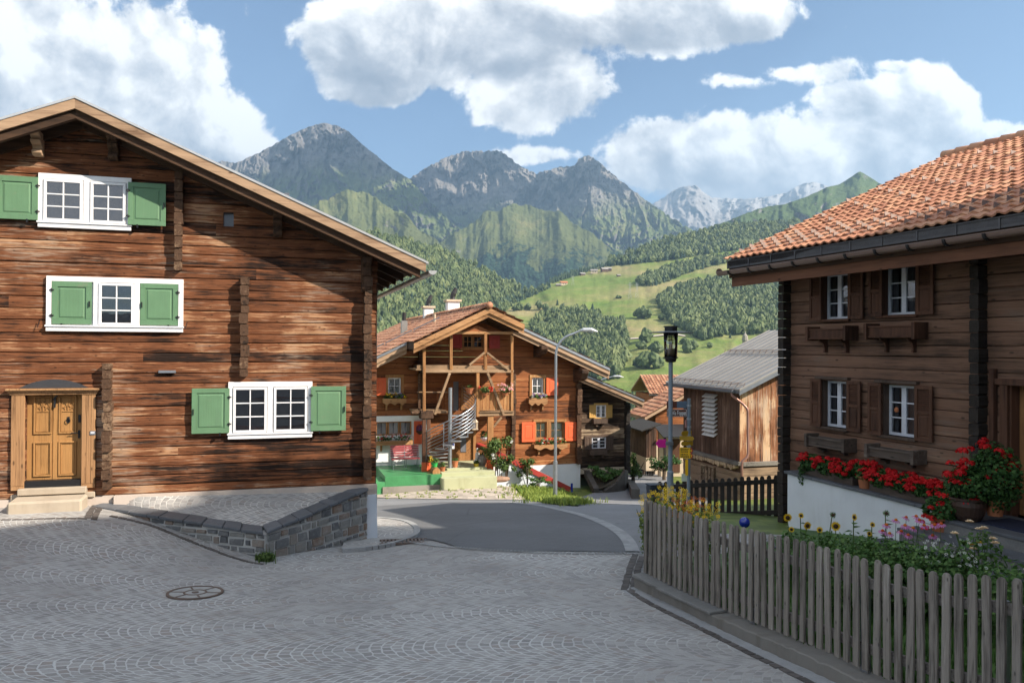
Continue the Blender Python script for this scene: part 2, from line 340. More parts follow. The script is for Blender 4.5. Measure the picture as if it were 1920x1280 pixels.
DKIN=plain('dark_interior',(.016,.014,.013),.9,var=.1,bump=0); LEAD=plain('bluish_lead_sheet',(.14,.15,.17),.45,.5,var=.3)
TERR=plain('terracotta',(.42,.15,.065),.75,var=.3); POTD=plain('dark_glazed_pot',(.06,.035,.025),.4,var=.3)
def glass(name,tint=(.5,.55,.6),dark=.72):
    m,nt,b=new_mat(name); nt.nodes.remove(b); o=nt.nodes[0]
    g=nd(nt,'ShaderNodeBsdfGlossy',{'Color':(.9,.93,1,1),'Roughness':.03}); t=nd(nt,'ShaderNodeBsdfTransparent',{'Color':(dark,dark,dark,1)})
    n=noise(nt,objc(nt),2.2,2,.5); bm=bumpn(nt,n,.12,.05); nt.links.new(bm,g.inputs['Normal'])
    fr=nd(nt,'ShaderNodeFresnel',{'IOR':1.6}); f=M(nt,'MULTIPLY_ADD',fr.outputs[0],1.3,.05,clamp=True)
    mx=nd(nt,'ShaderNodeMixShader',{0:f,1:t.outputs[0],2:g.outputs[0]}); nt.links.new(mx.outputs[0],o.inputs['Surface']); return m
GLASS=glass('window_glass'); LAMPG=glass('lamp_glass',dark=.9)
CURT=plain('white_curtain',(.82,.81,.79),.9,var=.12,bump=0); CURTG=plain('grey_curtain',(.16,.165,.19),.9,var=.15,bump=0); DKROOM=plain('dim_room_grey',(.15,.145,.15),.9,var=.3,nscale=2,bump=0)
def tilem(name,a,b_,c,moss=.2):
    m,nt,bs=new_mat(name); co=objc(nt); r=rndn(nt); n=noise(nt,addr(nt,co),7,6,.65); n3=noise(nt,co,.7,4,.6)
    f=M(nt,'ADD',M(nt,'MULTIPLY',r,.55),M(nt,'MULTIPLY',n,.5)); f=M(nt,'ADD',f,M(nt,'MULTIPLY',M(nt,'SUBTRACT',n3,.5),.5))
    col=ramp(nt,f,[(.15,a),(.5,b_),(.85,c)]); col=mixc(nt,M(nt,'MULTIPLY',sstep(nt,n,.56,.7),moss),col,(.07,.06,.05))
    setin(nt,bs,'Base Color',col); bs.inputs['Roughness'].default_value=.7; setin(nt,bs,'Normal',bumpn(nt,n,.3,.01)); return m
TILE=tilem('clay_tile',(.28,.105,.055),(.41,.175,.095),(.54,.28,.155),.45); TILEC=tilem('old_clay_tile',(.20,.08,.045),(.35,.155,.082),(.48,.27,.16),.5)
METR=plain('brown_standing_seam_sheet',(.25,.235,.22),.42,.35,var=.25,nscale=1.3,bump=.03)
def foliage(name,a,b_,c,rough=.6,transl=.25,nsc=.5):
    m,nt,b=new_mat(name); r=rndn(nt); n=noise(nt,objc(nt),nsc,4,.6)
    f=M(nt,'ADD',M(nt,'MULTIPLY',r,.6),M(nt,'MULTIPLY',n,.45)); col=ramp(nt,f,[(.12,a),(.5,b_),(.9,c)])
    setin(nt,b,'Base Color',col); b.inputs['Roughness'].default_value=rough; b.inputs['Specular IOR Level'].default_value=.25
    if transl:
        t=nd(nt,'ShaderNodeBsdfTranslucent',{'Color':col}); o=nt.nodes[1]; mx=nd(nt,'ShaderNodeMixShader',{0:transl,1:b.outputs[0],2:t.outputs[0]}); nt.links.new(mx.outputs[0],o.inputs['Surface'])
    return m
LEAF=foliage('geranium_leaf',(.018,.05,.012),(.04,.10,.025),(.085,.17,.04)); LEAF2=foliage('garden_leaf',(.03,.075,.018),(.07,.15,.035),(.16,.25,.07)); LEAFY=foliage('yellow_green_leaf',(.06,.10,.02),(.13,.19,.035),(.24,.30,.06))
GRASS=foliage('grass_blade',(.10,.15,.03),(.20,.27,.045),(.38,.42,.10)); GRASSD=foliage('shade_tinted_grass',(.025,.07,.012),(.05,.12,.022),(.09,.18,.035))  # second grass is a darker copy, shade put into its colour
PETR=foliage('red_petal',(.42,.006,.010),(.62,.012,.016),(.80,.04,.035),transl=.3); PETP=foliage('pink_petal',(.38,.10,.28),(.50,.17,.38),(.62,.28,.48)); PETY=foliage('yellow_petal',(.72,.42,.01),(.85,.55,.02),(.9,.65,.05)); PETW=foliage('white_petal',(.6,.6,.55),(.75,.75,.7),(.85,.85,.8)); PETC=foliage('cream_rose_petal',(.75,.5,.3),(.85,.65,.42),(.85,.75,.55)); PETPK=foliage('light_pink_petal',(.7,.25,.25),(.8,.4,.38),(.85,.6,.55)); PETV=foliage('violet_petal',(.12,.06,.22),(.2,.1,.35),(.35,.25,.5)); PETO=foliage('orange_red_petal',(.5,.05,.01),(.6,.12,.02),(.7,.25,.03))
SEED=plain('brown_seed_disc',(.055,.028,.012),.9,var=.5,bscale=200); STEM=foliage('stem_green',(.05,.09,.03),(.08,.13,.04),(.12,.17,.05),transl=0); BARK=plain('bark',(.09,.065,.045),.9,var=.4,bump=.6)
TREED=foliage('broadleaf_crown',(.042,.064,.024),(.088,.120,.040),(.175,.195,.072),transl=.1,nsc=.02); TREEC=foliage('conifer_crown',(.014,.034,.020),(.032,.062,.032),(.06,.095,.05),transl=0,nsc=.02)
SHRUB=foliage('shrub_leaf',(.03,.06,.012),(.07,.12,.03),(.16,.22,.06),nsc=2)
# ground materials
def cobble(name,warm=0.0,joint=(.52,.515,.50),dirt=.4):
    m,nt,b=new_mat(name); co=objc(nt); wn=nd(nt,'ShaderNodeTexNoise',{'Vector':co,'Scale':2.3,'Detail':4}); 
    co=nd(nt,'ShaderNodeVectorMath',{0:co,1:nd(nt,'ShaderNodeVectorMath',{0:wn.outputs['Color'],1:(.20,.20,0)},operation='MULTIPLY').outputs[0]},operation='ADD').outputs[0]
    co=mapv(nt,co,(1,1,1),rot=(0,0,R(-6))); s=nd(nt,'ShaderNodeSeparateXYZ',{0:co}); x,y=s.outputs[0],s.outputs[1]
    W=1.15; yb=M(nt,'DIVIDE',y,W); fr=M(nt,'SUBTRACT',M(nt,'FRACT',yb),.5); sh=M(nt,'MULTIPLY',M(nt,'FLOOR',yb),.37)
    arc=M(nt,'MULTIPLY',M(nt,'MULTIPLY',fr,fr),-1.9)       # segmental arcs
    px_=M(nt,'ADD',M(nt,'ADD',x,arc),sh); v=nd(nt,'ShaderNodeCombineXYZ',{0:y,1:px_})
    br=nd(nt,'ShaderNodeTexBrick',{'Vector':v.outputs[0],'Scale':1.0,'Mortar Size':.012,'Mortar Smooth':.4,'Bias':0.0,'Brick Width':.112,'Row Height':.116,'Color1':(0,0,0,1),'Color2':(1,1,1,1),'Mortar':(.5,.5,.5,1)},offset=.5,squash=1)
    rv=br.outputs['Color']; mort=br.outputs['Fac']; n=noise(nt,objc(nt),28,5,.65); n2=noise(nt,objc(nt),.7,5,.6); n4=noise(nt,objc(nt),140,3,.6)
    f=M(nt,'ADD',M(nt,'MULTIPLY',rv,.45),M(nt,'MULTIPLY',n,.5))
    col=ramp(nt,f,[(.1,(.205+warm*.5,.195+warm*.25,.187)),(.5,(.33+warm*.5,.315+warm*.3,.30)),(.9,(.45+warm*.5,.435+warm*.3,.42))])
    col=mixc(nt,M(nt,'MULTIPLY',sstep(nt,M(nt,'ADD',rv,M(nt,'MULTIPLY',M(nt,'SUBTRACT',n2,.5),.6)),.84,.92),.5),col,(.20,.15,.12))
    nP=noise(nt,mapv(nt,objc(nt),(.5,1.1,1)),1,6,.65,.6); col=mixc(nt,M(nt,'MULTIPLY',sstep(nt,nP,.55,.72),.45),col,(.24,.205,.175)); col=mixc(nt,M(nt,'MULTIPLY',sstep(nt,noise(nt,objc(nt),2.4,6,.7),.60,.72),.35),col,(.13,.125,.125))
    jm=M(nt,'MULTIPLY',mort,M(nt,'MULTIPLY_ADD',sstep(nt,noise(nt,objc(nt),.45,5,.65),.40,.58),.75,.20))
    col=mixc(nt,jm,col,joint); col=mixc(nt,M(nt,'MULTIPLY',sstep(nt,n2,.50,.72),dirt),col,(.20,.195,.19))
    setin(nt,b,'Base Color',col); b.inputs['Roughness'].default_value=.72; b.inputs['Specular IOR Level'].default_value=.35
    h=M(nt,'ADD',M(nt,'MULTIPLY',M(nt,'SUBTRACT',1.0,mort),1.0),M(nt,'ADD',M(nt,'MULTIPLY',n,.5),M(nt,'ADD',M(nt,'MULTIPLY',rv,.35),M(nt,'MULTIPLY',n4,.25))))
    setin(nt,b,'Normal',bumpn(nt,h,.6,.02)); return m
COB=cobble('granite_setts'); COBW=cobble('terrace_setts',.0,(.62,.59,.55),.35)
def asph(name,col):
    m,nt,b=new_mat(name); co=objc(nt); n=noise(nt,co,90,3,.7); n2=noise(nt,co,.5,6,.65); n3=noise(nt,co,9,5,.6)
    f=M(nt,'ADD',M(nt,'ADD',.72,M(nt,'MULTIPLY',n,.34)),M(nt,'ADD',M(nt,'MULTIPLY',M(nt,'SUBTRACT',n2,.5),.7),M(nt,'MULTIPLY',M(nt,'SUBTRACT',n3,.5),.3)))
    c=nd(nt,'ShaderNodeVectorMath',{0:col},operation='SCALE'); nt.links.new(f,c.inputs['Scale'])
    vo=nd(nt,'ShaderNodeTexVoronoi',{'Vector':mapv(nt,co,(.22,.35,.22)),'Scale':1.0},feature='DISTANCE_TO_EDGE'); ck=M(nt,'SUBTRACT',1.0,sstep(nt,vo.outputs[0],.0,.006))
    c=mixc(nt,M(nt,'MULTIPLY',ck,.35),c.outputs[0],[x*.4 for x in col])
    setin(nt,b,'Base Color',c); b.inputs['Roughness'].default_value=.85; setin(nt,b,'Normal',bumpn(nt,n,.35,.01)); return m
ASPH=asph('dark_asphalt',(.14,.143,.15)); ASPHL=asph('grey_asphalt',(.22,.222,.23)); KERBM=plain('pale_kerb_stone',(.30,.30,.30),.8,var=.3,nscale=4,bump=.4)
GRAV=plain('dusty_gravel_setts',(.42,.36,.30),.9,var=.45,nscale=5,bump=.5,bscale=60); SOIL=plain('garden_soil',(.07,.055,.035),.95,var=.5,nscale=4,bump=.6)
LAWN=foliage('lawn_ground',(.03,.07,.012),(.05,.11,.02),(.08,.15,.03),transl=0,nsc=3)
def masonry(name):
    m,nt,b=new_mat(name); co=addr(nt,objc(nt)); n=noise(nt,co,9,6,.65,.2); n2=noise(nt,co,45,4,.6)
    col=ramp(nt,M(nt,'ADD',M(nt,'MULTIPLY',rndn(nt),.7),M(nt,'MULTIPLY',n,.3)),[(.1,(.07,.072,.078)),(.35,(.15,.15,.15)),(.6,(.23,.22,.20)),(.75,(.20,.13,.09)),(.95,(.30,.29,.27))])
    col=mixc(nt,M(nt,'MULTIPLY',sstep(nt,n,.5,.7),.4),col,(.33,.32,.30)); setin(nt,b,'Base Color',col); b.inputs['Roughness'].default_value=.85; setin(nt,b,'Normal',bumpn(nt,M(nt,'ADD',n,n2),.6,.02)); return m
RUBBLE=masonry('rubble_stone'); MORT=stucco('grey_mortar',(.44,.43,.41),.6)
# ------------------------------------------------------------------ ground height field
GP=[]
for px,py,Y in [(960,1280,7.5),(400,1280,7.5),(1548,1276,7.8),(1405,1212,8.95),(1203,1106,11.5),(960,1150,9.6),(100,1100,10.9),(500,1150,9.8),(960,1035,13.6),(500,1048,13.6),
                (60,965,13.9),(175,950,14.2),(300,990,13.9),(690,1017,16.2),(840,1000,15.4),(960,990,16.5),(1180,1030,13.6),(1200,960,20.5),(960,960,20),(760,985,17.6),(720,955,21.5),(830,943,25.6),(1000,942,26),
                (760,934,31),(930,930,31),(1080,940,32),(830,912,35),(700,922,35.5),(950,914,35),(1100,925,36.5),(1150,905,42),(1210,886,52),(1215,868,66),(1340,950,19.8),(1460,965,18.6)]:
    p=at(px,py,Y); GP.append(p)
GP+= [np.array(q,float) for q in [(-16,13,-2.5),(-25,18,-1.9),(-14,5,-2.8),(0,2,-2.4),(0,-8,-.9),(12,-6,0.2),(-18,-8,-.2),(6,4,-2.9),(16,12,-2.9),(26,20,-3.6),(16,40,-6.6),(26,60,-9),(-12,45,-6.6),(-25,50,-7),(-30,30,-3.5),
      (0,85,-12.5),(-30,85,-12),(30,85,-12),(0,130,-21),(-60,130,-20),(60,130,-20),(60,0,0),(60,60,-9),(-60,0,0),(-60,60,-8)]]
GP=np.array(GP)
def _tps(P,z):
    n=len(P); d=np.hypot(P[:,None,0]-P[None,:,0],P[:,None,1]-P[None,:,1]); K=np.where(d>0,d*d*np.log(d+1e-9),0)+np.eye(n)*1.2
    Q=np.c_[np.ones(n),P]; A=np.block([[K,Q],[Q.T,np.zeros((3,3))]]); return np.linalg.solve(A,np.r_[z,0,0,0])
_wg=_tps(GP[:,:2],GP[:,2])
def gz(X,Y):
    X=np.asarray(X,float); Y=np.asarray(Y,float); d2=(X[...,None]-GP[:,0])**2+(Y[...,None]-GP[:,1])**2
    return (_wg[:-3]*(.5*d2*np.log(d2+1e-9))).sum(-1)+_wg[-3]+_wg[-2]*X+_wg[-1]*Y
_YS=np.r_[np.arange(3,40,.04),np.arange(40,120,.2)]
def gpix(px,py):
    r=ray(px,py); g=gz(r[0]*_YS,r[1]*_YS); below=np.nonzero(r[2]*_YS<g)[0]
    Y=_YS[below[0]] if len(below) else 100.
    return r*Y
def gp(px,py): p=gpix(px,py); return np.array((p[0],p[1],float(gz(p[0],p[1]))))
def resample(P,n):
    P=np.array(P,float); s=np.r_[0,np.cumsum(np.linalg.norm(np.diff(P,axis=0),axis=1))]; t=np.linspace(0,s[-1],n)
    return np.stack([np.interp(t,s,P[:,i]) for i in range(P.shape[1])],1)
def smooth_line(P,n):
    """Catmull-Rom through the points"""
    P=np.array(P,float); Q=np.vstack([2*P[0]-P[1],P,2*P[-1]-P[-2]]); out=[]
    for i in range(1,len(Q)-2):
        for t in np.linspace(0,1,9)[:-1]:
            out.append(.5*((2*Q[i])+(-Q[i-1]+Q[i+1])*t+(2*Q[i-1]-5*Q[i]+4*Q[i+1]-Q[i+2])*t*t+(-Q[i-1]+3*Q[i]-3*Q[i+1]+Q[i+2])*t**3))
    out.append(Q[-2]); return resample(out,n)
def loft(mb,A,B,n,m,lift,mi=0,zf=None):
    A=resample(np.array(A)[:,:2],n); B=resample(np.array(B)[:,:2],n); t=np.linspace(0,1,m)[:,None,None]
    G=A[None]*(1-t)+B[None]*t; Z=(zf or gz)(G[...,0],G[...,1])+lift
    V=np.concatenate([G,Z[...,None]],-1).reshape(-1,3); i=np.arange(m-1)[:,None]*n+np.arange(n-1)[None]; i=i.ravel()
    f=np.stack([i,i+1,i+n+1,i+n],1)
    a=V[f[0,1]]-V[f[0,0]]; b=V[f[0,3]]-V[f[0,0]]
    if np.cross(a,b)[2]<0: f=f[:,::-1]
    mb.add(V,f,mi,np.random.RandomState(1).rand(len(f)))
# base ground: setts in the square, grass further out
xs=np.r_[np.linspace(-60,-16,30),np.linspace(-15.6,15.6,105),np.linspace(16,60,30)]; ys=np.r_[np.linspace(-20,1,15),np.linspace(1.4,40,130),np.linspace(41,135,60)]
GX_,GY_=np.meshgrid(xs,ys); GZ_=gz(GX_,GY_)
V=np.stack([GX_,GY_,GZ_],-1).reshape(-1,3); n=len(xs); i=(np.arange(len(ys)-1)[:,None]*n+np.arange(n-1)[None]).ravel(); f=np.stack([i,i+1,i+n+1,i+n],1)
cen=V[f].mean(1)
town=(cen[:,1]<15.5)&(cen[:,0]>-14)
mb=MB(); mb.add(V,f,np.where(town,0,1),np.random.RandomState(2).rand(len(f)))
FIELD=foliage('village_grass',(.06,.09,.02),(.11,.15,.03),(.18,.21,.05),transl=0,nsc=1)
tag(mb.build('cobbled_ground',[COB,FIELD],smooth=True),kind='structure')

# asphalt roads
far=[gp(640,925),gp(700,934),gp(760,936),gp(850,936),gp(940,937),gp(990,938),gp(1080,948),gp(1094,945)]
near=[gp(600,1010)]+[gp(x,y) for x,y in ((700,1005),(775,1018),(860,1027),(960,1034),(1050,1036),(1110,1037),(1173,1037))]
mb=MB()
# whole carriageway in grey asphalt from the square to the lane
loft(mb,[gp(600,1006),gp(740,1014),gp(960,1034),gp(1208,1037)],[gp(600,930),gp(760,934),gp(960,934),gp(1300,948)],60,30,.010)
lane=[(gp(1040,940),gp(1330,950)),(gp(1110,925),gp(1330,932)),(gp(1150,905),gp(1260,905)),(gp(1180,890),gp(1250,886)),(gp(1195,878),gp(1240,872))]
loft(mb,[a for a,b in lane],[b for a,b in lane],40,10,.016)
tag(mb.build('road',[ASPHL],smooth=True),kind='structure')
# darker resurfaced bend, bounded by the curved pale kerb strip
arc=smooth_line([gp(940,942),gp(1000,948),gp(1040,956),gp(1085,968),gp(1120,982),gp(1148,998),gp(1165,1015),gp(1173,1036)],60)
mb=MB()
loft(mb,np.vstack([arc[:48]]),[gp(620,1000),gp(700,985),gp(760,1008),gp(860,1027),gp(960,1034),gp(1120,1036)],60,24,.020)
loft(mb,arc[47:],[gp(1120,1036),gp(1150,1037),gp(1172,1037.5)],20,6,.020)
loft(mb,[gp(600,972),gp(700,950),gp(830,941),gp(942,942)],[gp(600,1000),gp(700,985),gp(800,970),gp(942,944)],30,14,.017)
tag(mb.build('resurfaced_road',[ASPH],smooth=True),kind='structure')
mb=MB(); t=np.gradient(arc[:,:2],axis=0); t/=np.linalg.norm(t,axis=1)[:,None]; nn=np.stack([-t[:,1],t[:,0]],1)
wd=.24
loft(mb,arc[:,:2],arc[:,:2]+nn*wd,90,3,.026)
tag(mb.build('kerb_strip',[KERBM],smooth=True),kind='structure')
mb=MB(); e=smooth_line([gp(590,1012),gp(700,1006),gp(775,1019),gp(860,1028),gp(960,1035.5),gp(1080,1038),gp(1205,1039)],120)
for k in range(119):
    p=e[k]; q=e[k+1]; d=q-p; L=np.linalg.norm(d[:2]); d=d/max(L,1e-6); a=p+d*.015; b=q-d*.015; nrm=np.array((-d[1],d[0],0))*.055
    z=.024; mb.add([a-nrm+(0,0,z),b-nrm+(0,0,z),b+nrm+(0,0,z),a+nrm+(0,0,z)],[(0,1,2,3)],0)
tag(mb.build('sett_edging',[KERBM]),kind='structure')
# small pavement by the white pillar with kerb
mb=MB(); pk=smooth_line([gp(640,1035),gp(720,1026),gp(765,1012),gp(776,1001),gp(768,988),gp(740,979),gp(690,975),gp(600,972)],60)
c0=gp(650,1000)
loft(mb,pk,np.repeat(c0[None],8,0)+np.linspace(0,.1,8)[:,None],60,10,.06)
tag(mb.build('pavement',[COBW],smooth=True),kind='structure')
mb=MB(); P=pk.copy()
for k in range(59):
    a=P[k].copy(); b=P[k+1].copy(); d=(b-a)[:2]; L=np.linalg.norm(d); d/=L; nr=np.array((d[1],-d[0]))*.13
    if k%6==5: b=a+(b-a)*.93
    q=[a[:2]-nr*0,b[:2],b[:2]+nr,a[:2]+nr]; zb=[float(gz(*p)) for p in q]
    mb.hexa([(*p,z-.1) for p,z in zip(q,zb)][::-1],[(*p,z+.075) for p,z in zip(q,zb)][::-1],0)
tag(mb.build('kerb',[KERBM]),kind='structure')
# dark sett line along the right-hand kerb
def sett_row(name,pts,w0,L0,mat,lift=.012,gap=.02,rows=1):
    mb=MB(); ln=np.array(pts); tot=np.linalg.norm(np.diff(ln,axis=0),axis=1).sum(); n=int(tot/L0); ln=resample(ln,n+1)
    for k in range(n):
        a,b=ln[k],ln[k+1]; d=(b-a)[:2]; L=np.linalg.norm(d); d/=L; nr=np.array((-d[1],d[0]))
        for r_ in range(rows):
            o0=(r_-rows/2)*w0+gap/2; o1=o0+w0-gap; sh=d*L*.5*(r_%2)
            q=[a[:2]+d*gap/2+nr*o0+sh,b[:2]-d*gap/2+nr*o0+sh,b[:2]-d*gap/2+nr*o1+sh,a[:2]+d*gap/2+nr*o1+sh]
            q=[p+np.random.RandomState(k*7+i).randn(2)*.006 for i,p in enumerate(q)]
            mb.hexa([(*p,float(gz(*p))-.03) for p in q],[(*p,float(gz(*p))+lift) for p in q],0)
    return mb.build(name,[mat])
DSET=plain('dark_porphyry_sett',(.095,.082,.075),.7,var=.5,nscale=3,bump=.5)
ln=[gp(1197,1040),gp(1190,1062),gp(1184,1085),gp(1178,1108),gp(1225,1135),gp(1300,1172),gp(1400,1222),gp(1500,1272),gp(1560,1302)]
tag(sett_row('dark_sett_line',smooth_line(ln[:4],20),.12,.16,DSET,rows=2),kind='structure')
tag(sett_row('dark_sett_gutter',smooth_line(ln[3:],40),.115,.15,DSET,rows=1),kind='structure')
tag(sett_row('dark_sett_border',smooth_line([gp(168,975),gp(183,950),gp(200,934)],12),.11,.15,DSET,rows=2),kind='structure')
tag(sett_row('dark_sett_channel',smooth_line([gp(205,968),gp(280,985),gp(340,1008),gp(400,1032),gp(470,1055),gp(495,1058)],30),.10,.15,DSET,rows=1),kind='structure')
tag(sett_row('dark_sett_edge',smooth_line([gp(-20,976),gp(60,974),gp(165,973)],20),.07,.16,DSET,rows=1),kind='structure')
# forecourt of the chalet: dusty setts with weeds
mb=MB(); loft(mb,[gp(610,933),gp(700,933),gp(800,936),gp(900,937.5),gp(990,938)],[gp(640,912),gp(700,912),gp(800,906),gp(900,903),gp(948,903)],40,20,.03)
tag(mb.build('forecourt_ground',[GRAV],smooth=True),kind='structure')
def tufts(mb,pts,h,wd,n,rs,lean=.4,mi=0):
    for p in pts:
        k=n
        a=rs.rand(k)*2*np.pi; q=rs.randn(k,2)*h*.45; hh=h*(.5+rs.rand(k)*.8); l=lean*hh*rs.rand(k)
        for j in range(k):
            b=np.array((p[0]+q[j,0],p[1]+q[j,1],p[2]-.01)); s=np.array((-math.sin(a[j]),math.cos(a[j]),0))*wd; t=b+np.array((math.cos(a[j])*l[j],math.sin(a[j])*l[j],hh[j])); m=b*.45+t*.55+np.array((0,0,.06*hh[j]))-np.array((math.cos(a[j])*l[j],math.sin(a[j])*l[j],0))*.2
            mb.add([b-s,b+s,m+s*.7,m-s*.7,t],[(0,1,2,3),(3,2,4)],mi,rs.rand())
rs=np.random.RandomState(3)
mb=MB(); pts=[]
for _ in range(330):
    x=rs.uniform(710,990); y=rs.choice([rs.uniform(906,914),rs.uniform(914,936)]); 
    if x>950 and y<925: continue
    pts.append(gp(x,y)+np.array((0,0,.03)))
tufts(mb,pts,.07,.012,9,rs)
tag(mb.build('weeds',[GRASS]),'small green weeds growing in the joints of the dusty forecourt','weeds',kind='stuff')
# grassy bank between forecourt and ramp
bA=[gp(945,902),gp(960,912),gp(985,932),gp(1030,946),gp(1085,950)]; bB=[gp(950,892),gp(985,898),gp(1020,910),gp(1055,926),gp(1090,946)]
def bank(X,Y): return gz(X,Y)
mb=MB(); loft(mb,bA,bB,30,8,.06); tag(mb.build('grass_bank_ground',[LAWN],smooth=True),kind='structure')
mb=MB(); pts=[]
A_=resample(bA,200); B_=resample(bB,200)
for _ in range(1500):
    k=rs.randint(200); t=rs.rand()**.9; p=A_[k]*(1-t)+B_[k]*t; p=p+rs.randn(3)*(.12+.35*(rs.rand()<.25)); p[2]=float(gz(p[0],p[1]))+.05; pts.append(p)
tufts(mb,pts,.17,.014,8,rs,.8)
tag(mb.build('grass',[GRASS]),'sunlit yellow green grass on the bank beside the chalet ramp','grass',kind='stuff')
# manhole and drain grate
c=gp(366,1112); mb=MB(); MHC=plain('cast_iron_rust',(.15,.11,.09),.6,.3,var=.3); MHF=plain('cover_concrete_fill',(.34,.33,.31),.85,var=.3)
nz=np.array((-(gz(c[0]+.3,c[1])-gz(c[0]-.3,c[1]))/.6,-(gz(c[0],c[1]+.3)-gz(c[0],c[1]-.3))/.6,1)); 
t0=empty('manhole_cover',c+np.array((0,0,.004)),0,'round rusty iron manhole cover with concrete segments set in the cobbles','manhole cover')
t0.rotation_mode='QUATERNION'; t0.rotation_quaternion=Vector(nz).to_track_quat('Z','Y')
def ring(mb,r0,r1,z0,z1,n=48,mi=0):
    a=np.arange(n)*2*np.pi/n; V=[]
    for r,z in ((r0,z0),(r0,z1),(r1,z1),(r1,z0)): V+= [(r*math.cos(x),r*math.sin(x),z) for x in a]
    mb.add(V,[(k*n+j,k*n+(j+1)%n,((k+1)%4)*n+(j+1)%n,((k+1)%4)*n+j) for k in range(4) for j in range(n)],mi,.5)
ring(mb,.335,.37,-.03,.018); ring(mb,.13,.155,-.03,.016); ring(mb,.0,.045,-.03,.018)
for k in range(6):
    a=k*math.pi/3+.3; mb.beam((.155*math.cos(a),.155*math.sin(a),0),(.335*math.cos(a),.335*math.sin(a),0),.022,.032)
mb.build('iron_frame',[MHC],t0)
mb=MB(); ring(mb,.0,.334,-.03,.010); mb.build('concrete_fill',[MHF],t0)
c=gp(757,1019); t0=empty('drain_grate',c+np.array((0,0,.02)),.15,'rusty rectangular drain grate at the road edge below the white pillar','drain grate')
mb=MB()
for k in range(12): mb.box(-.42+k*.07,-.385+k*.07,-.14,.14,0,.035)
mb.box(-.45,.45,-.17,-.14,0,.037); mb.box(-.45,.45,.14,.17,0,.037); mb.build('bars',[MHC],t0)
# ------------------------------------------------------------------ valley, hills and mountains
def curve(pts,x):
    p=np.array(pts,float); return np.interp(x,p[:,0],p[:,1])
class Terrain:
    """a hillside seen from the village: depth along each line of sight between a foot line and a crest line, with eroded relief"""
    def __init__(s,crest,foot,r0,r1,amp,gam=1.0,rw=.32,tw=.03,j2=0,fx=60,fy=60,seed=0,jag=0,jf=14,rid=True,warp=.28,anis=(1,1)):
        s.__dict__.update(locals()); del s.__dict__['s']
    def S(s,x):
        y=curve(s.crest,x)
        if s.jag: y=y-s.jag*(ridged(np.asarray(x)/s.jf+s.seed,np.full_like(np.asarray(x,float),3.3),4)-.6)
        if s.j2: y=y-s.j2*fbm(np.asarray(x,float)/38.+s.seed*1.3,np.full_like(np.asarray(x,float),7.7),5,.55)
        return y
    def B(s,x): return curve(s.foot,x) if hasattr(s.foot,'__len__') else np.full_like(np.asarray(x,float),s.foot)
    def rr(s,x,t):
        """t 0 at the foot, 1 at the crest"""
        r0=curve(s.r0,x) if hasattr(s.r0,'__len__') else s.r0; r1=curve(s.r1,x) if hasattr(s.r1,'__len__') else s.r1
        r=r0*(r1/r0)**(np.clip(t,0,1)**s.gam)
        y=s.B(x)+(s.S(x)-s.B(x))*t
        wx=x/s.fx+s.warp*fbm(x/90.+s.seed,y/90.,3); wy=y/s.fy+s.warp*fbm(x/90.+7,y/90.+s.seed,3)
        nz=(.75*fbm(wx*.8+s.seed*3.1,wy*.7,5,.5)+s.rw*(ridged(wx*1.5*s.anis[0]+s.seed*1.7+.5*fbm(x/30.,y/55.,4),wy*.45*s.anis[1],7,.58)-1.0)+s.tw*ridged(x/9.+s.seed,y/14.,3,.5)) if s.rid else fbm(wx+s.seed*3.1,wy,5)
        return r*(1-s.amp*nz*np.clip(1.15-t*.3,0,1))
    def P(s,x,y):
        x=np.asarray(x,float); t=(s.B(x)-y)/(s.B(x)-s.S(x)); r=s.rr(x,t)
        return rays(x,y)*r[...,None]
    def build(s,name,mat,x0,x1,nx,ny):
        xs=np.linspace(x0,x1,nx); ts=np.linspace(0,1,ny); X,T=np.meshgrid(xs,ts); Y=s.B(X)+(s.S(X)-s.B(X))*T
        P=rays(X,Y)*s.rr(X,T)[...,None]
        last=P[-1]; ext=[]
        for k,(dy,dz) in enumerate(((.015,-.004),(.05,-.02),(.12,-.06),(.25,-.14))):
            q=last*(1+dy); q[:,2]=last[:,2]+dz*np.linalg.norm(last,axis=1); ext.append(q)
        P=np.concatenate([P,np.array(ext)],0); m=P.shape[0]
        mb=MB(); i=(np.arange(m-1)[:,None]*nx+np.arange(nx-1)[None]).ravel()
        mb.add(P.reshape(-1,3),np.stack([i,i+1,i+nx+1,i+nx],1),0,np.random.RandomState(0).rand(len(i)))
        return tag(mb.build(name,[mat],smooth=True),kind='structure')
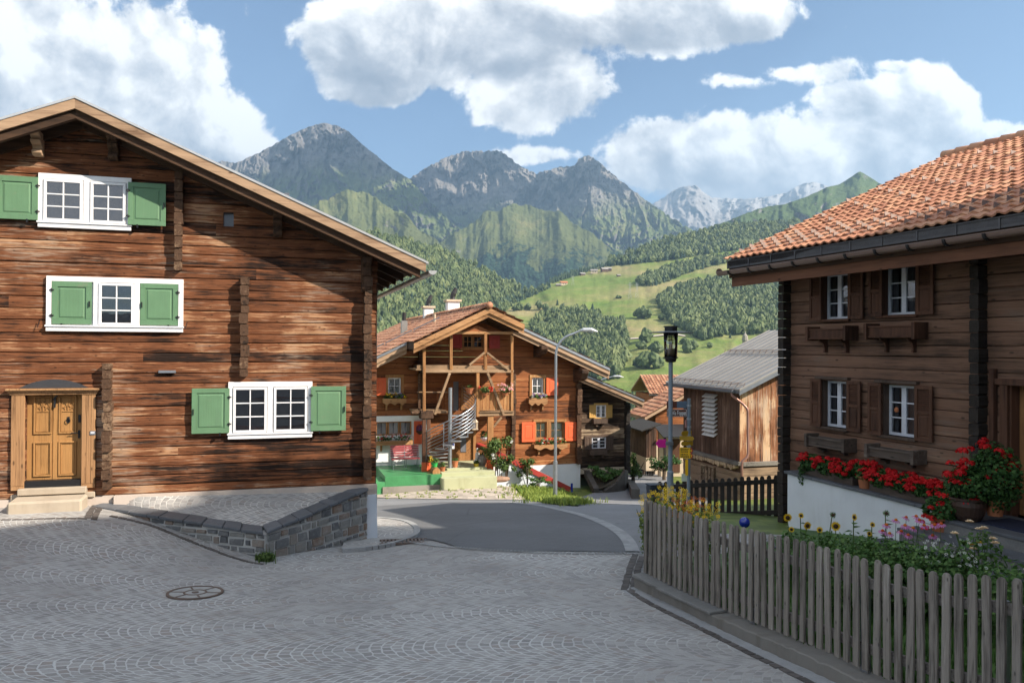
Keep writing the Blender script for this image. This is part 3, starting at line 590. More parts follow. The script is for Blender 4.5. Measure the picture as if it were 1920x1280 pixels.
def mountm(name,tree,grass,snowline=1e9,rockc=(.20,.19,.18),treec=(.022,.045,.028),gc=(.105,.13,.045),sc_=1.0,gl=None):
    m,nt,b=new_mat(name); co=objc(nt); s=nd(nt,'ShaderNodeSeparateXYZ',{0:co}); z=s.outputs[2]
    nf=noise(nt,mapv(nt,co,(.0055,.0055,.0016)),1.0,6,.6,.6); g=nd(nt,'ShaderNodeNewGeometry'); nz=nd(nt,'ShaderNodeSeparateXYZ',{0:g.outputs['Normal']}).outputs[2]
    n1=noise(nt,co,.0016*sc_,8,.62,.3); n2=noise(nt,co,.012*sc_,7,.65); n3=noise(nt,co,.05*sc_,4,.7)
    zj=M(nt,'ADD',z,M(nt,'ADD',M(nt,'MULTIPLY',M(nt,'SUBTRACT',n1,.5),620),M(nt,'MULTIPLY',M(nt,'SUBTRACT',n2,.5),260)))
    rock=ramp(nt,n2,[(.3,[c*.55 for c in rockc]),(.5,rockc),(.7,[c*1.5 for c in rockc])])
    rock=mixc(nt,.35,rock,ramp(nt,n3,[(.3,(.085,.085,.09)),(.7,(.22,.21,.20))]))
    gcol=ramp(nt,M(nt,'ADD',M(nt,'MULTIPLY',n1,.5),M(nt,'MULTIPLY',n2,.5)),[(.35,[c*.65 for c in gc]),(.55,gc),(.68,(gc[0]*1.7,gc[1]*1.4,gc[2]*1.5))])
    gm=M(nt,'SUBTRACT',1.0,sstep(nt,zj,grass-140,grass+160)); gm=M(nt,'MULTIPLY',gm,sstep(nt,M(nt,'ADD',nz,M(nt,'MULTIPLY',M(nt,'SUBTRACT',n2,.5),1.3)),.18,.42))
    c=mixc(nt,gm,rock,gcol)
    zt=M(nt,'ADD',z,M(nt,'ADD',M(nt,'MULTIPLY',M(nt,'SUBTRACT',nf,.5),620),M(nt,'MULTIPLY',M(nt,'SUBTRACT',n3,.5),230)))
    tm=M(nt,'SUBTRACT',1.0,sstep(nt,zt,tree-18,tree+18)); vo=nd(nt,'ShaderNodeTexVoronoi',{'Vector':mapv(nt,co,(.055,.055,.03)),'Scale':1.0}); 
    tc=ramp(nt,vo.outputs['Distance'],[(.0,[x*1.7 for x in treec]),(.45,treec),(.8,[x*.45 for x in treec])])
    c=mixc(nt,tm,c,tc)
    if gl is not None:
        gm2=M(nt,'MULTIPLY',sstep(nt,M(nt,'ADD',z,M(nt,'MULTIPLY',M(nt,'SUBTRACT',n2,.5),gl[1])),gl[0],gl[0]+60),sstep(nt,M(nt,'ADD',s.outputs[0],M(nt,'MULTIPLY',M(nt,'SUBTRACT',n1,.5),900)),2500,2900)); c=mixc(nt,M(nt,'MULTIPLY',gm2,.55),c,(.36,.36,.36))
    setin(nt,b,'Base Color',c); b.inputs['Roughness'].default_value=.95; b.inputs['Specular IOR Level'].default_value=.1
    h=M(nt,'ADD',M(nt,'MULTIPLY',n2,60),M(nt,'ADD',M(nt,'MULTIPLY',n3,14),M(nt,'MULTIPLY',M(nt,'MULTIPLY',tm,M(nt,'SUBTRACT',1.0,vo.outputs['Distance'])),16)))
    setin(nt,b,'Normal',bumpn(nt,h,.6,1.0)); return m
# far glacier mountain
T=Terrain([(1080,392),(1180,385),(1222,384),(1250,366),(1268,354),(1282,350),(1306,348),(1318,360),(1336,371),(1400,373),(1440,369),(1475,361),(1505,344),(1528,341),(1556,351),(1600,366),(1800,370)],520,8200,10500,.05,fx=45,fy=50,seed=4,jag=1.2,jf=10)
T.build('glacier_mountain',mountm('glacier_rock',-900,-200,rockc=(.27,.25,.235),gl=(1740,520)),1080,1800,260,90)
# twin rocky peaks, right one steeper
T=Terrain([(700,352),(768,336),(795,318),(830,298),(868,285),(905,284),(934,282),(950,291),(975,312),(1003,326),(1030,318),(1055,313),(1078,312),(1086,299),(1103,292),(1118,300),(1150,328),(1190,360),(1222,384),(1262,410),(1310,440),(1380,470),(1460,500)],
          620,[(700,4600),(900,4700),(1200,4300),(1460,4000)],[(700,6600),(930,6700),(1105,6300),(1300,5200),(1460,4800)],.055,fx=72,fy=95,seed=9,jag=2.6,jf=11,anis=(1,.8))
T.build('rocky_mountain',mountm('mountain_rock_and_turf',470,1040,rockc=(.165,.15,.135)),700,1460,560,230)
# broad mountain on the left
T=Terrain([(200,420),(330,330),(415,302),(440,306),(480,290),(520,268),(556,247),(580,238),(606,231),(632,236),(655,248),(680,272),(704,290),(735,316),(770,338),(800,372),(850,420),(900,455),(960,490),(1040,535)],
          640,[(200,4300),(1040,3600)],[(200,6000),(600,6000),(770,5200),(1040,4400)],.05,fx=85,fy=110,seed=2,jag=1.5,jf=14,anis=(1,.7))
T.build('left_mountain',mountm('mountain_scree_and_turf',520,1180,rockc=(.15,.14,.135)),200,1040,520,220)
# green alpine spur in front of the peaks
T=Terrain([(760,500),(830,455),(870,425),(915,398),(955,386),(985,383),(1015,388),(1050,400),(1095,430),(1140,462),(1180,490),(1230,520),(1300,560)],
          640,[(760,3300),(1300,3000)],[(760,4000),(985,4300),(1300,3600)],.022,rw=.08,tw=.0,j2=6,fx=60,fy=95,seed=12,jag=1.0,jf=16,anis=(1,.6))
T.build('alpine_spur',mountm('spur_turf',440,1500,gc=(.095,.11,.042)),760,1300,380,170)
T=Terrain([(440,470),(520,430),(600,378),(640,362),(680,362),(720,380),(760,405),(800,440),(860,480),(940,540),(1000,570)],
          640,[(440,3000),(1000,2700)],[(440,3600),(680,3800),(1000,3000)],.022,rw=.08,tw=.0,j2=6,fx=60,fy=80,seed=15,jag=1.0,jf=16)
T.build('sunny_spur',mountm('sunny_spur_turf',330,1500,gc=(.11,.125,.05)),440,1000,380,150)
# green ridge on the right
T=Terrain([(1180,520),(1280,460),(1340,424),(1400,400),(1435,388),(1470,383),(1505,372),(1550,352),(1575,346),(1596,332),(1612,321),(1630,332),(1655,347),(1700,372),(1800,400),(2000,420)],
          640,2600,[(1180,3000),(1612,3800),(2000,3600)],.03,fx=55,fy=60,seed=21,jag=1.0,jf=18)
T.build('green_ridge',mountm('ridge_turf',250,1300,gc=(.075,.11,.04),treec=(.028,.05,.028)),1180,2000,300,110)
# the near hill with meadows
HILL=Terrain([(560,700),(800,640),(900,600),(930,588),(985,550),(1040,527),(1100,507),(1140,494),(1200,470),(1260,449),(1300,440),(1350,427),(1420,420),(1500,417),(1700,410),(2100,400)],
          [(560,905),(2100,905)],[(560,430),(2100,430)],[(560,900),(900,1350),(1000,1700),(1300,2150),(1500,2300),(2100,2300)],.02,fx=110,fy=75,seed=31,rid=False,jag=.8,jf=20)
def hillm(name):
    m,nt,b=new_mat(name); co=objc(nt); n1=noise(nt,mapv(nt,co,(1,1,3.2)),.0045,6,.6,.4); n2=noise(nt,co,.03,6,.65); n3=noise(nt,co,.25,4,.6)
    f=M(nt,'ADD',M(nt,'MULTIPLY',n1,.75),M(nt,'MULTIPLY',n2,.25))
    c=ramp(nt,f,[(.34,(.105,.165,.036)),(.45,(.14,.185,.046)),(.53,(.205,.205,.075)),(.62,(.27,.225,.11))]); c=mixc(nt,M(nt,'MULTIPLY',sstep(nt,n3,.5,.7),.25),c,(.07,.11,.03))
    setin(nt,b,'Base Color',c); b.inputs['Roughness'].default_value=.95; b.inputs['Specular IOR Level'].default_value=.1; setin(nt,b,'Normal',bumpn(nt,M(nt,'ADD',M(nt,'MULTIPLY',n2,7),n3),.6,1.0)); return m
HM=hillm('meadow_turf'); HILL.build('meadow_hill',HM,560,2100,420,200)
LHILL=Terrain([(350,440),(560,430),(640,432),(700,441),(740,450),(790,462),(850,482),(900,505),(940,525),(985,548),(1030,580),(1060,600)],
          [(350,800),(1060,800)],[(350,620),(1060,620)],[(350,1500),(700,1650),(985,1900),(1060,1900)],.03,fx=90,fy=80,seed=41,rid=False,jag=.8,jf=20)
LHILL.build('wooded_hill',HM,350,1060,240,130)
mb=MB(); a=np.arange(64)*2*np.pi/64; V=[(0,4200,-93)]+[(8400*math.cos(x),4200+8400*math.sin(x),-93) for x in a]; mb.add(V,[(0,i+1,(i+1)%64+1) for i in range(64)],0); tag(mb.build('valley_floor',[HM]),kind='structure')
mb=MB(); P0=np.stack([np.linspace(-500,600,60),np.full(60,132.)],1); 
P1=np.stack([np.linspace(-900,1100,60),np.full(60,470.)],1)
t=np.linspace(0,1,30)[:,None,None]; G=P0[None]*(1-t)+P1[None]*t; Z=-20.6-(G[...,1]-130)*.175; Z=np.minimum(Z,-20.6); Vv=np.concatenate([G,Z[...,None]],-1).reshape(-1,3); i=(np.arange(29)[:,None]*60+np.arange(59)[None]).ravel(); mb.add(Vv,np.stack([i,i+1,i+61,i+60],1),0)
tag(mb.build('valley_slope',[HM],smooth=True),kind='structure')

# ------------------------------------------------------------------ trees at a distance
def ico(sub=0):
    t=(1+5**.5)/2; v=[(-1,t,0),(1,t,0),(-1,-t,0),(1,-t,0),(0,-1,t),(0,1,t),(0,-1,-t),(0,1,-t),(t,0,-1),(t,0,1),(-t,0,-1),(-t,0,1)]; v=[np.array(p)/np.linalg.norm(p) for p in v]
    f=[(0,11,5),(0,5,1),(0,1,7),(0,7,10),(0,10,11),(1,5,9),(5,11,4),(11,10,2),(10,7,6),(7,1,8),(3,9,4),(3,4,2),(3,2,6),(3,6,8),(3,8,9),(4,9,5),(2,4,11),(6,2,10),(8,6,7),(9,8,1)]
    for _ in range(sub):
        c={}; nf=[]
        def mid(a,b):
            k=(min(a,b),max(a,b))
            if k not in c: p=v[a]+v[b]; v.append(p/np.linalg.norm(p)); c[k]=len(v)-1
            return c[k]
        for a,b,d in f: x,y,z=mid(a,b),mid(b,d),mid(d,a); nf+=[(a,x,z),(b,y,x),(d,z,y),(x,y,z)]
        f=nf
    return np.array(v),np.array(f)
ICO0=ico(0); ICO1=ico(1); ICO2=ico(2)
def broad_variant(rs,nb=4,ic=None):
    V=[];Fc=[];k=0; v0,f0=ic or ICO1
    for j in range(nb):
        c=np.array((rs.randn()*.22,rs.randn()*.22,.38+.42*rs.rand())) if j else np.array((0,0,.5)); s=np.array((.30,.30,.30))*(.75+.5*rs.rand()) if j else np.array((.34,.34,.44))
        v=v0*(1+rs.randn(len(v0),1)*.26)*s*np.array((1,1,1.25))+c; V.append(v); Fc.append(f0+k); k+=len(v)
    V=np.concatenate(V); V[:,2]=np.clip(V[:,2],.04,1.15); tp=np.clip((V[:,2]-.5)/.6,0,1); V[:,:2]*=(1-.45*tp)[:,None]; return V,np.concatenate(Fc)
def conif_variant(rs,n=7,lay=5):
    V=[];Fc=[];k=0
    for j in range(lay):
        z0=.06+j*.86/lay; z1=min(1.0,z0+1.7/lay); r=.21*(1-j/lay)**.85+.03; a=np.arange(n)*2*np.pi/n+rs.rand()*6
        ring_=np.stack([np.cos(a)*r*(.75+.5*rs.rand(n)),np.sin(a)*r*(.75+.5*rs.rand(n)),z0+rs.randn(n)*.02],1); V+=[ring_,np.array([[rs.randn()*.01,rs.randn()*.01,z1]])]
        Fc+=[(k+i,k+(i+1)%n,k+n) for i in range(n)]; k+=n+1
    return np.concatenate(V),np.array(Fc)
rs=np.random.RandomState(11)
BV=[broad_variant(rs) for _ in range(10)]; BV0=[broad_variant(rs,3,ICO0) for _ in range(10)]; CV=[conif_variant(rs) for _ in range(8)]
def plant_many(name,terr,pts,hts,conif,label,cat='forest',small=False,sink=.06,wid=.82):
    """one mass of trees standing on the terrain under the given photo points"""
    mb=MB(); rs=np.random.RandomState(len(pts)); P=terr.P(np.array([p[0] for p in pts]),np.array([p[1] for p in pts]))
    for p,h,c in zip(P,hts,conif):
        v,f=(CV if c else (BV0 if small else BV))[rs.randint(8)]; a=rs.rand()*6.28; s=h*(.85+.3*rs.rand()); wx=s*(wid if not c else 1.05)*(.85+.3*rs.rand())
        q=np.stack([(v[:,0]*math.cos(a)-v[:,1]*math.sin(a))*wx,(v[:,0]*math.sin(a)+v[:,1]*math.cos(a))*wx,v[:,2]*s-sink*s],1)+p
        base=rs.rand()*.95-.1; mb.add(q,f,1 if c else 0,np.clip(base+rs.randn(len(f))*.22,0,1))
    return tag(mb.build(name,[TREED,TREEC]),label,cat,kind='stuff')
def inside(poly,x,y):
    c=False; j=len(poly)-1
    for i in range(len(poly)):
        xi,yi=poly[i]; xj,yj=poly[j]
        if (yi>y)!=(yj>y) and x<(xj-xi)*(y-yi)/(yj-yi)+xi: c=not c
        j=i
    return c
def fill(poly,step,rs,jit=.5,grow=0):
    """photo points covering a polygon; spacing grows towards the viewer"""
    xs=[p[0] for p in poly]; ys=[p[1] for p in poly]; out=[]; y=min(ys)
    while y<max(ys):
        st=step*(1+grow*(y-min(ys))/100); x=min(xs)+rs.rand()*st
        while x<max(xs):
            px=x+rs.randn()*st*jit*.5; py=y+rs.randn()*st*.3
            if inside(poly,px,py) : out.append((px,py))
            x+=st
        y+=st*.62
    return out
rs=np.random.RandomState(21)
def mixh(pts,hm,frac): return [hm*(.6+.8*rs.rand()**1.3) for _ in pts],[rs.rand()<frac for _ in pts]
def wood_patch(poly,step,hm,frac,label,terr=None,grow=0,small=False,name='forest'):
    pts=fill(poly,step*.58,rs,grow=grow,jit=.9); h,c=mixh(pts,hm*.66,frac*1.25); return plant_many(name,terr or HILL,pts,h,c,label,small=small)
wood_patch([(1236,560),(1262,549),(1300,535),(1345,528),(1420,534),(1500,540),(1620,560),(1640,640),(1420,628),(1360,628),(1320,640),(1262,610),(1238,580),(1228,556)],6.2,19,.15,'dense mixed woodland filling the slope behind the barn, right of the meadow',grow=.35)
wood_patch([(1005,600),(1040,588),(1075,580),(1115,588),(1135,600),(1168,608),(1178,640),(1168,690),(1160,712),(1120,715),(1085,690),(1040,670),(1010,640),(996,618)],7.0,17,.22,'broad woodland below the meadow, right behind the chalet roof',grow=.35)
wood_patch([(1140,492),(1200,470),(1260,450),(1350,428),(1420,421),(1500,418),(1500,452),(1440,462),(1380,470),(1320,478),(1270,486),(1220,492),(1180,496),(1140,500)],4.6,20,.5,'dark woodland along the crest of the meadow hill')
wood_patch([(1192,528),(1215,518),(1260,502),(1310,488),(1400,480),(1400,488),(1340,498),(1290,512),(1262,524),(1230,536),(1200,536)],4.8,17,.3,'tongue of trees crossing the upper meadow')
wood_patch([(560,436),(640,434),(700,443),(740,452),(790,464),(850,484),(900,507),(940,527),(985,550),(975,580),(930,592),(860,640),(800,660),(690,680),(560,680)],6.4,21,.22,'forest covering the hill behind the chalet chimneys',LHILL,grow=.35)
wood_patch([(1190,752),(1235,740),(1250,760),(1290,770),(1310,870),(1180,880),(1150,850),(1150,745)],11,11,.2,'trees on the valley floor beyond the lane',grow=.2)
wood_patch([(1085,506),(1110,503),(1145,492),(1140,500),(1100,512),(1060,524),(1035,532),(1030,527)],4.5,13,.8,'thin row of dark conifers along the left end of the crest')
wood_patch([(935,565),(985,548),(1028,534),(1032,540),(990,560),(960,572)],4.6,13,.7,'dark conifers on the left shoulder of the meadow hill')
# single trees and copses on the meadows: trunk and crown each
def lone_tree(px,py,h,wd,conif,label,terr=HILL,name='meadow_tree',group=None,nb=7):
    p=terr.P(np.array([float(px)]),np.array([float(py)]))[0]; t=empty(name,p,0,label,'tree',group)
    rs=np.random.RandomState(int(px*3+py)); mb=MB(); mb.tube([(0,0,-.5),(0,0,h*.35),(0,0,h*.6)],[h*.03,h*.025,h*.012],6); mb.build('trunk',[BARK],t)
    mb=MB()
    v,f=conif_variant(rs,9,8) if conif else broad_variant(rs,nb)
    q=v*np.array((wd*1.25,wd*1.25,h)) if not conif else v*np.array((h*1.1,h*1.1,h)); mb.add(q,f,0,np.clip(.15+rs.rand()*.4+rs.randn(len(f))*.16,0,1)); mb.build('crown',[TREEC if conif else TREED],t); return t
LT=[(1205,596,20,13,0,'round copse tree alone in the open meadow, centre one of three'),(1196,596,15,10,0,'left tree of the round copse alone in the open meadow'),(1214,597,15,11,0,'right tree of the round copse alone in the open meadow'),
(975,582,16,11,0,'tall tree at the left end of the hedge above the chalet ridge'),(990,581,13,10,0,'bushy tree second from the left in the hedge above the chalet ridge'),(1012,580,17,11,0,'tallest tree in the hedge above the chalet ridge'),(1024,580,11,9,0,'low tree at the right end of the hedge above the chalet ridge'),(965,583,11,9,0,'low bush tree just above the chalet ridge tiles'),
(1045,572,13,6,1,'single slim conifer standing left above the broad woodland'),(1057,576,10,5,1,'short conifer beside the slim one above the woodland'),(1111,592,24,8,1,'tall pointed conifer rising out of the broad woodland'),
(1212,642,20,13,0,'loose tree at the track left of the lantern'),(1207,655,12,9,0,'small tree directly below the track left of the lantern'),(1228,662,15,12,0,'tree with a dark shadow on its left beside the lantern post'),
(1212,690,20,15,0,'big round tree on the lower slope left of the lantern post'),(1198,688,12,9,0,'small tree left of the big round one on the lower slope'),(1236,690,13,9,0,'tree right of the big round one, next to the lantern post'),
(1287,662,17,11,0,'tree above the barn eave at its left end'),(1300,655,12,9,0,'smaller tree right above the barn eave'),(1281,645,9,8,0,'low shrub tree in the pale meadow right of the lantern'),(1352,630,10,7,0,'left one of two trees by the little steeple'),(1369,634,9,5,1,'right slim one of two trees by the little steeple'),(1330,652,8,6,0,'small bush tree on the meadow edge above the barn roof'),
(1330,498,14,6,1,'dark conifer at the upper corner of the meadow beside the woodland'),(1240,600,9,8,0,'small tree at the left edge of the big woodland'),(1160,560,7,6,0,'tiny bush alone in the middle of the upper meadow'),(1258,672,12,9,0,'tree just right of the lantern post above the barn')]
for px,py,h,wd,c,lb in LT: lone_tree(px,py,h*.9,wd*1.1,c,lb)
# farmhouses, pylons and path on the hill
WALLF=plain('far_barn_wood',(.10,.06,.04),.9); ROOFF=plain('far_grey_roof',(.25,.23,.21),.8); 
def far_house(px,py,Lx,h,rz,label,terr=HILL,roof=None,wall=None):
    p=terr.P(np.array([float(px)]),np.array([float(py)]))[0]; t=empty('hill_farmhouse',p-np.array((0,0,1.5)),rz,label,'farmhouse','farmhouses on the crest of the meadow hill'); w_=Lx*.36
    mb=MB(); mb.box(-Lx/2,Lx/2,-w_,w_,0,h); mb.prism_m([(-Lx/2,-w_,h),(-Lx/2,w_,h),(-Lx/2,0,h+w_*.6)],(0,0,0),(Lx,0,0)); mb.build('wall',[wall or WALLF],t)
    mb=MB()
    for s in (-1,1): mb.hexa([(-Lx/2-1,0,h+w_*.6),(Lx/2+1,0,h+w_*.6),(Lx/2+1,s*(w_+1),h-.6),(-Lx/2-1,s*(w_+1),h-.6)][::s],[(-Lx/2-1,0,h+w_*.6+.4),(Lx/2+1,0,h+w_*.6+.4),(Lx/2+1,s*(w_+1),h-.2),(-Lx/2-1,s*(w_+1),h-.2)][::s])
    mb.build('roof',[roof or ROOFF],t)
    mb=MB(); mb.box(-Lx*.2,-Lx*.2+1.2,-w_-.1,-w_+.1,h*.4,h*.75); mb.box(Lx*.15,Lx*.15+1.2,-w_-.1,-w_+.1,h*.4,h*.75); mb.build('window',[DKIN],t)
far_house(1057,534,14,6,.2,'lowest farmhouse with a red roof at the left end of the crest',roof=TERR,wall=CREAM)
far_house(1047,536,9,4,.1,'low shed directly left of the red roofed farmhouse')
far_house(1092,516,11,5,.4,'dark farmhouse just right of the conifers on the crest')
far_house(1114,512,15,7,-.1,'pale gabled farmhouse left of the hamlet on the crest',wall=CREAM)
far_house(1133,509,14,7,.3,'dark farmhouse at the left of the crest hamlet')
far_house(1141,508,13,7,.0,'right farmhouse of the crest hamlet, pale roofed')
far_house(1160,518,7,4,.3,'tiny barn alone in the green meadow below the hamlet')
far_house(1257,475,12,6,.1,'farmhouse at the forest edge near the top of the hill')
mb=MB(); ppath=[(1140,630),(1165,636),(1180,637),(1200,636),(1225,632),(1262,628),(1285,632)]
for (a,b_) in zip(ppath[:-1],ppath[1:]):
    q=HILL.P(np.array([a[0],b_[0],b_[0],a[0]],float),np.array([a[1],b_[1],b_[1]-2.2,a[1]-2.2],float)); q[:,2]+=1.2; mb.add(q,[(0,1,2,3)],0,.5)
tag(mb.build('track',[GRAV]),kind='structure')
PYL=plain('pale_pylon_steel',(.45,.46,.45),.6,var=.05)
for px,py,h,lb in ((1181,560,30,'left lattice pylon standing in the meadow'),(1194,558,27,'right lattice pylon standing in the meadow'),(1074,535,20,'pylon on the crest by the conifers')):
    p=HILL.P(np.array([float(px)]),np.array([float(py)]))[0]; t=empty('electricity_pylon',p,0,lb,'pylon','pylons on the meadow hill'); mb=MB()
    for s in (-1,1): mb.beam((s*2.6,0,0),(s*.5,0,h),.30,.30)
    for k in range(4): mb.beam((-2.4+k*.5,0,k*h/5),(2.0-k*.45,0,(k+1)*h/5),.18,.18)
    mb.build('mast',[PYL],t); mb=MB(); mb.beam((-4.5,0,h*.85),(4.5,0,h*.85),.3,.3); mb.beam((-3,0,h*.97),(3,0,h*.97),.25,.25); mb.build('cross_arm',[PYL],t)
p=HILL.P(np.array([1397.]),np.array([626.]))[0]; 
# clouds high above the valley whose shadows lie on the peaks
def cloud(name,c,rx,ry,rz,seed,label):
    rs=np.random.RandomState(seed); mb=MB(); v0,f0=ICO2
    for k in range(16):
        cc=np.array(c)+np.array((rs.uniform(-1,1)*rx,rs.uniform(-1,1)*ry,rs.uniform(-.4,.6)*rz)); s=np.array((rx*.42,ry*.42,rz))*(.6+.5*rs.rand()); mb.add(v0*(1+rs.randn(len(v0),1)*.06)*s+cc,f0,0,.5)
    return tag(mb.build(name,[CLOUDM],smooth=True),label,'cloud',kind='stuff')
CLOUDM,_nt,_b=new_mat('cloud_white'); _b.inputs['Base Color'].default_value=(.9,.9,.92,1); _b.inputs['Roughness'].default_value=1
def sun_up(p,h): 
    p=np.array(p,float); return p+SUN/SUN[2]*h
# ------------------------------------------------------------------ building helpers
def sub_int(a,b,holes):
    """[a,b] minus hole intervals"""
    segs=[(a,b)]
    for h0,h1 in holes:
        n=[]
        for s0,s1 in segs:
            if h1<=s0 or h0>=s1: n.append((s0,s1)); continue
            if h0>s0: n.append((s0,h0))
            if h1<s1: n.append((h1,s1))
        segs=n
    return [s for s in segs if s[1]-s[0]>.02]
def logwall(mb,u0,u1,z0,z1,hole=(),lim=None,rh=.2,rs=None,thick=.14,rough=.008,gap=.0045,mi=0,split=True,y0=0,cham=.012):
    """stack of hewn logs along u between z0 and z1; lim(z) clips to the gable; hole = (u0,u1,z0,z1)"""
    rs=rs or np.random.RandomState(1); z=z0
    while z<z1-.02:
        h=rh*(.8+.45*rs.rand()); zt=min(z+h,z1)
        if z1-zt<.05: zt=z1
        a,b=(lim(z+.02) if lim else (u0,u1)); a=max(a,u0); b=min(b,u1)
        zb=sorted({z,zt}|{q for H in hole for q in H[2:4] if z<q<zt})
        off=(rs.rand()-.5)*2*rough; r=rs.rand(); 
        cuts=[a]+sorted(rs.uniform(a,b,rs.randint(0,2))) +[b] if split and b-a>3 else [a,b]
        for q0,q1 in zip(zb[:-1],zb[1:]):
            hs=[(H[0],H[1]) for H in hole if H[2]<(q0+q1)/2<H[3]]
            for ci,(c0,c1) in enumerate(zip(cuts[:-1],cuts[1:])):
                for s0,s1 in sub_int(c0,c1,hs):
                    n=max(1,int((s1-s0)/.5)); us=np.linspace(s0,s1,n+1); g0=gap if q0==z else 0; g1=gap if q1==zt else 0
                    ch0=cham if q0==z else 0; ch1=cham if q1==zt else 0
                    prof=[(thick,q0+g0),(cham if ch0 else 0,q0+g0),(0,q0+g0+ch0),(-.004,(q0+q1)/2),(0,q1-g1-ch1),(cham if ch1 else 0,q1-g1),(thick,q1-g1)]
                    wob=perlin(us*1.1+z*9.1,np.full(len(us),z*5.3))*.006; wz=perlin(us*.7+z*3.7,np.full(len(us),z*2.9+9))*.007
                    V=[(u,y0+off+p[0]+(wob[i] if k in(1,2,3,4,5) else 0),p[1]+(wz[i] if len(zb)==2 else 0)) for i,u in enumerate(us) for k,p in enumerate(prof)]
                    m=len(prof); f=[(i*m+k,(i+1)*m+k,(i+1)*m+k+1,i*m+k+1) for i in range(n) for k in range(m-1)]+[tuple(range(m))[::-1],tuple(range(n*m,n*m+m))]
                    mb.add(V,f,mi,(r+ci*.37)%1)
        z=zt
def log_ends(mb,u,w,z0,z1,prot,rs,rh=.2,v0=0.0,mi=0,jit=.02,pv=.3):
    z=z0
    while z<z1-.03:
        h=rh*(.75+.5*rs.rand()); zt=min(z+h,z1); p=prot*(1-pv/2+pv*rs.rand()); j=rs.randn()*jit*.4; g=.006
        c=.018; ww=w/2*(.9+.2*rs.rand())
        poly=[(u+j-ww+c,z+g),(u+j+ww-c,z+g),(u+j+ww,z+g+c),(u+j+ww,zt-g-c),(u+j+ww-c,zt-g),(u+j-ww+c,zt-g),(u+j-ww,zt-g-c),(u+j-ww,z+g+c)]
        mb.prism(poly,v0-p,v0+.1,mi,rs.rand()); z=zt
def frame_rect(mb,u0,u1,z0,z1,w,y0,y1,mi=0,bot=None):
    b=bot if bot is not None else w
    mb.box(u0,u1,y0,y1,z1-w,z1,mi); mb.box(u0,u1,y0,y1,z0,z0+b,mi); mb.box(u0,u0+w,y0,y1,z0+b,z1-w,mi); mb.box(u1-w,u1,y0,y1,z0+b,z1-w,mi)
def casement(parent,u0,u1,z0,z1,v,fm,cols=2,rows=3,back=None,bv=.10,st=.045,bar=.02,depth=.045,sub='pane'):
    """glazed sash: frame with glazing bars, glass and whatever hangs behind"""
    mb=MB(); frame_rect(mb,u0,u1,z0,z1,st,v-depth,v+.01)
    for k in range(1,cols): c=u0+st+(u1-u0-2*st)*k/cols; mb.box(c-bar/2,c+bar/2,v-depth*.8,v,z0+st,z1-st)
    for k in range(1,rows): c=z0+st+(z1-z0-2*st)*k/rows; mb.box(u0+st,u1-st,v-depth*.72,v-.004,c-bar/2,c+bar/2)
    s=mb.build('sash',[fm],parent)
    mb=MB(); mb.add([(u0+st*.5,v-.018,z0+st*.5),(u1-st*.5,v-.018,z0+st*.5),(u1-st*.5,v-.018,z1-st*.5),(u0+st*.5,v-.018,z1-st*.5)],[(0,1,2,3)]); mb.build('pane',[GLASS],s)
    if back=='curtain' or back=='grey':
        mb=MB(); n=26
        for s0,s1 in ((u0+.01,u0+(u1-u0)*.46),(u0+(u1-u0)*.54,u1-.01)):
            us=np.linspace(s0,s1,n); y=v+bv*.5+np.sin(np.arange(n)*1.9)*.018
            V=[(us[i],y[i],z) for z in (z0,z1) for i in range(n)]; mb.add(V,[(i,i+1,n+i+1,n+i) for i in range(n-1)])
        mb.build('curtain',[CURT if back=='curtain' else CURTG],s,smooth=True)
    mb=MB(); mb.add([(u0,v+bv,z0),(u1,v+bv,z0),(u1,v+bv,z1),(u0,v+bv,z1)],[(0,1,2,3)]); mb.build('unlit_room_sheet',[DKROOM if back=='room' else DKIN],s)  # flat dark sheet standing in for the unlit room
    return s
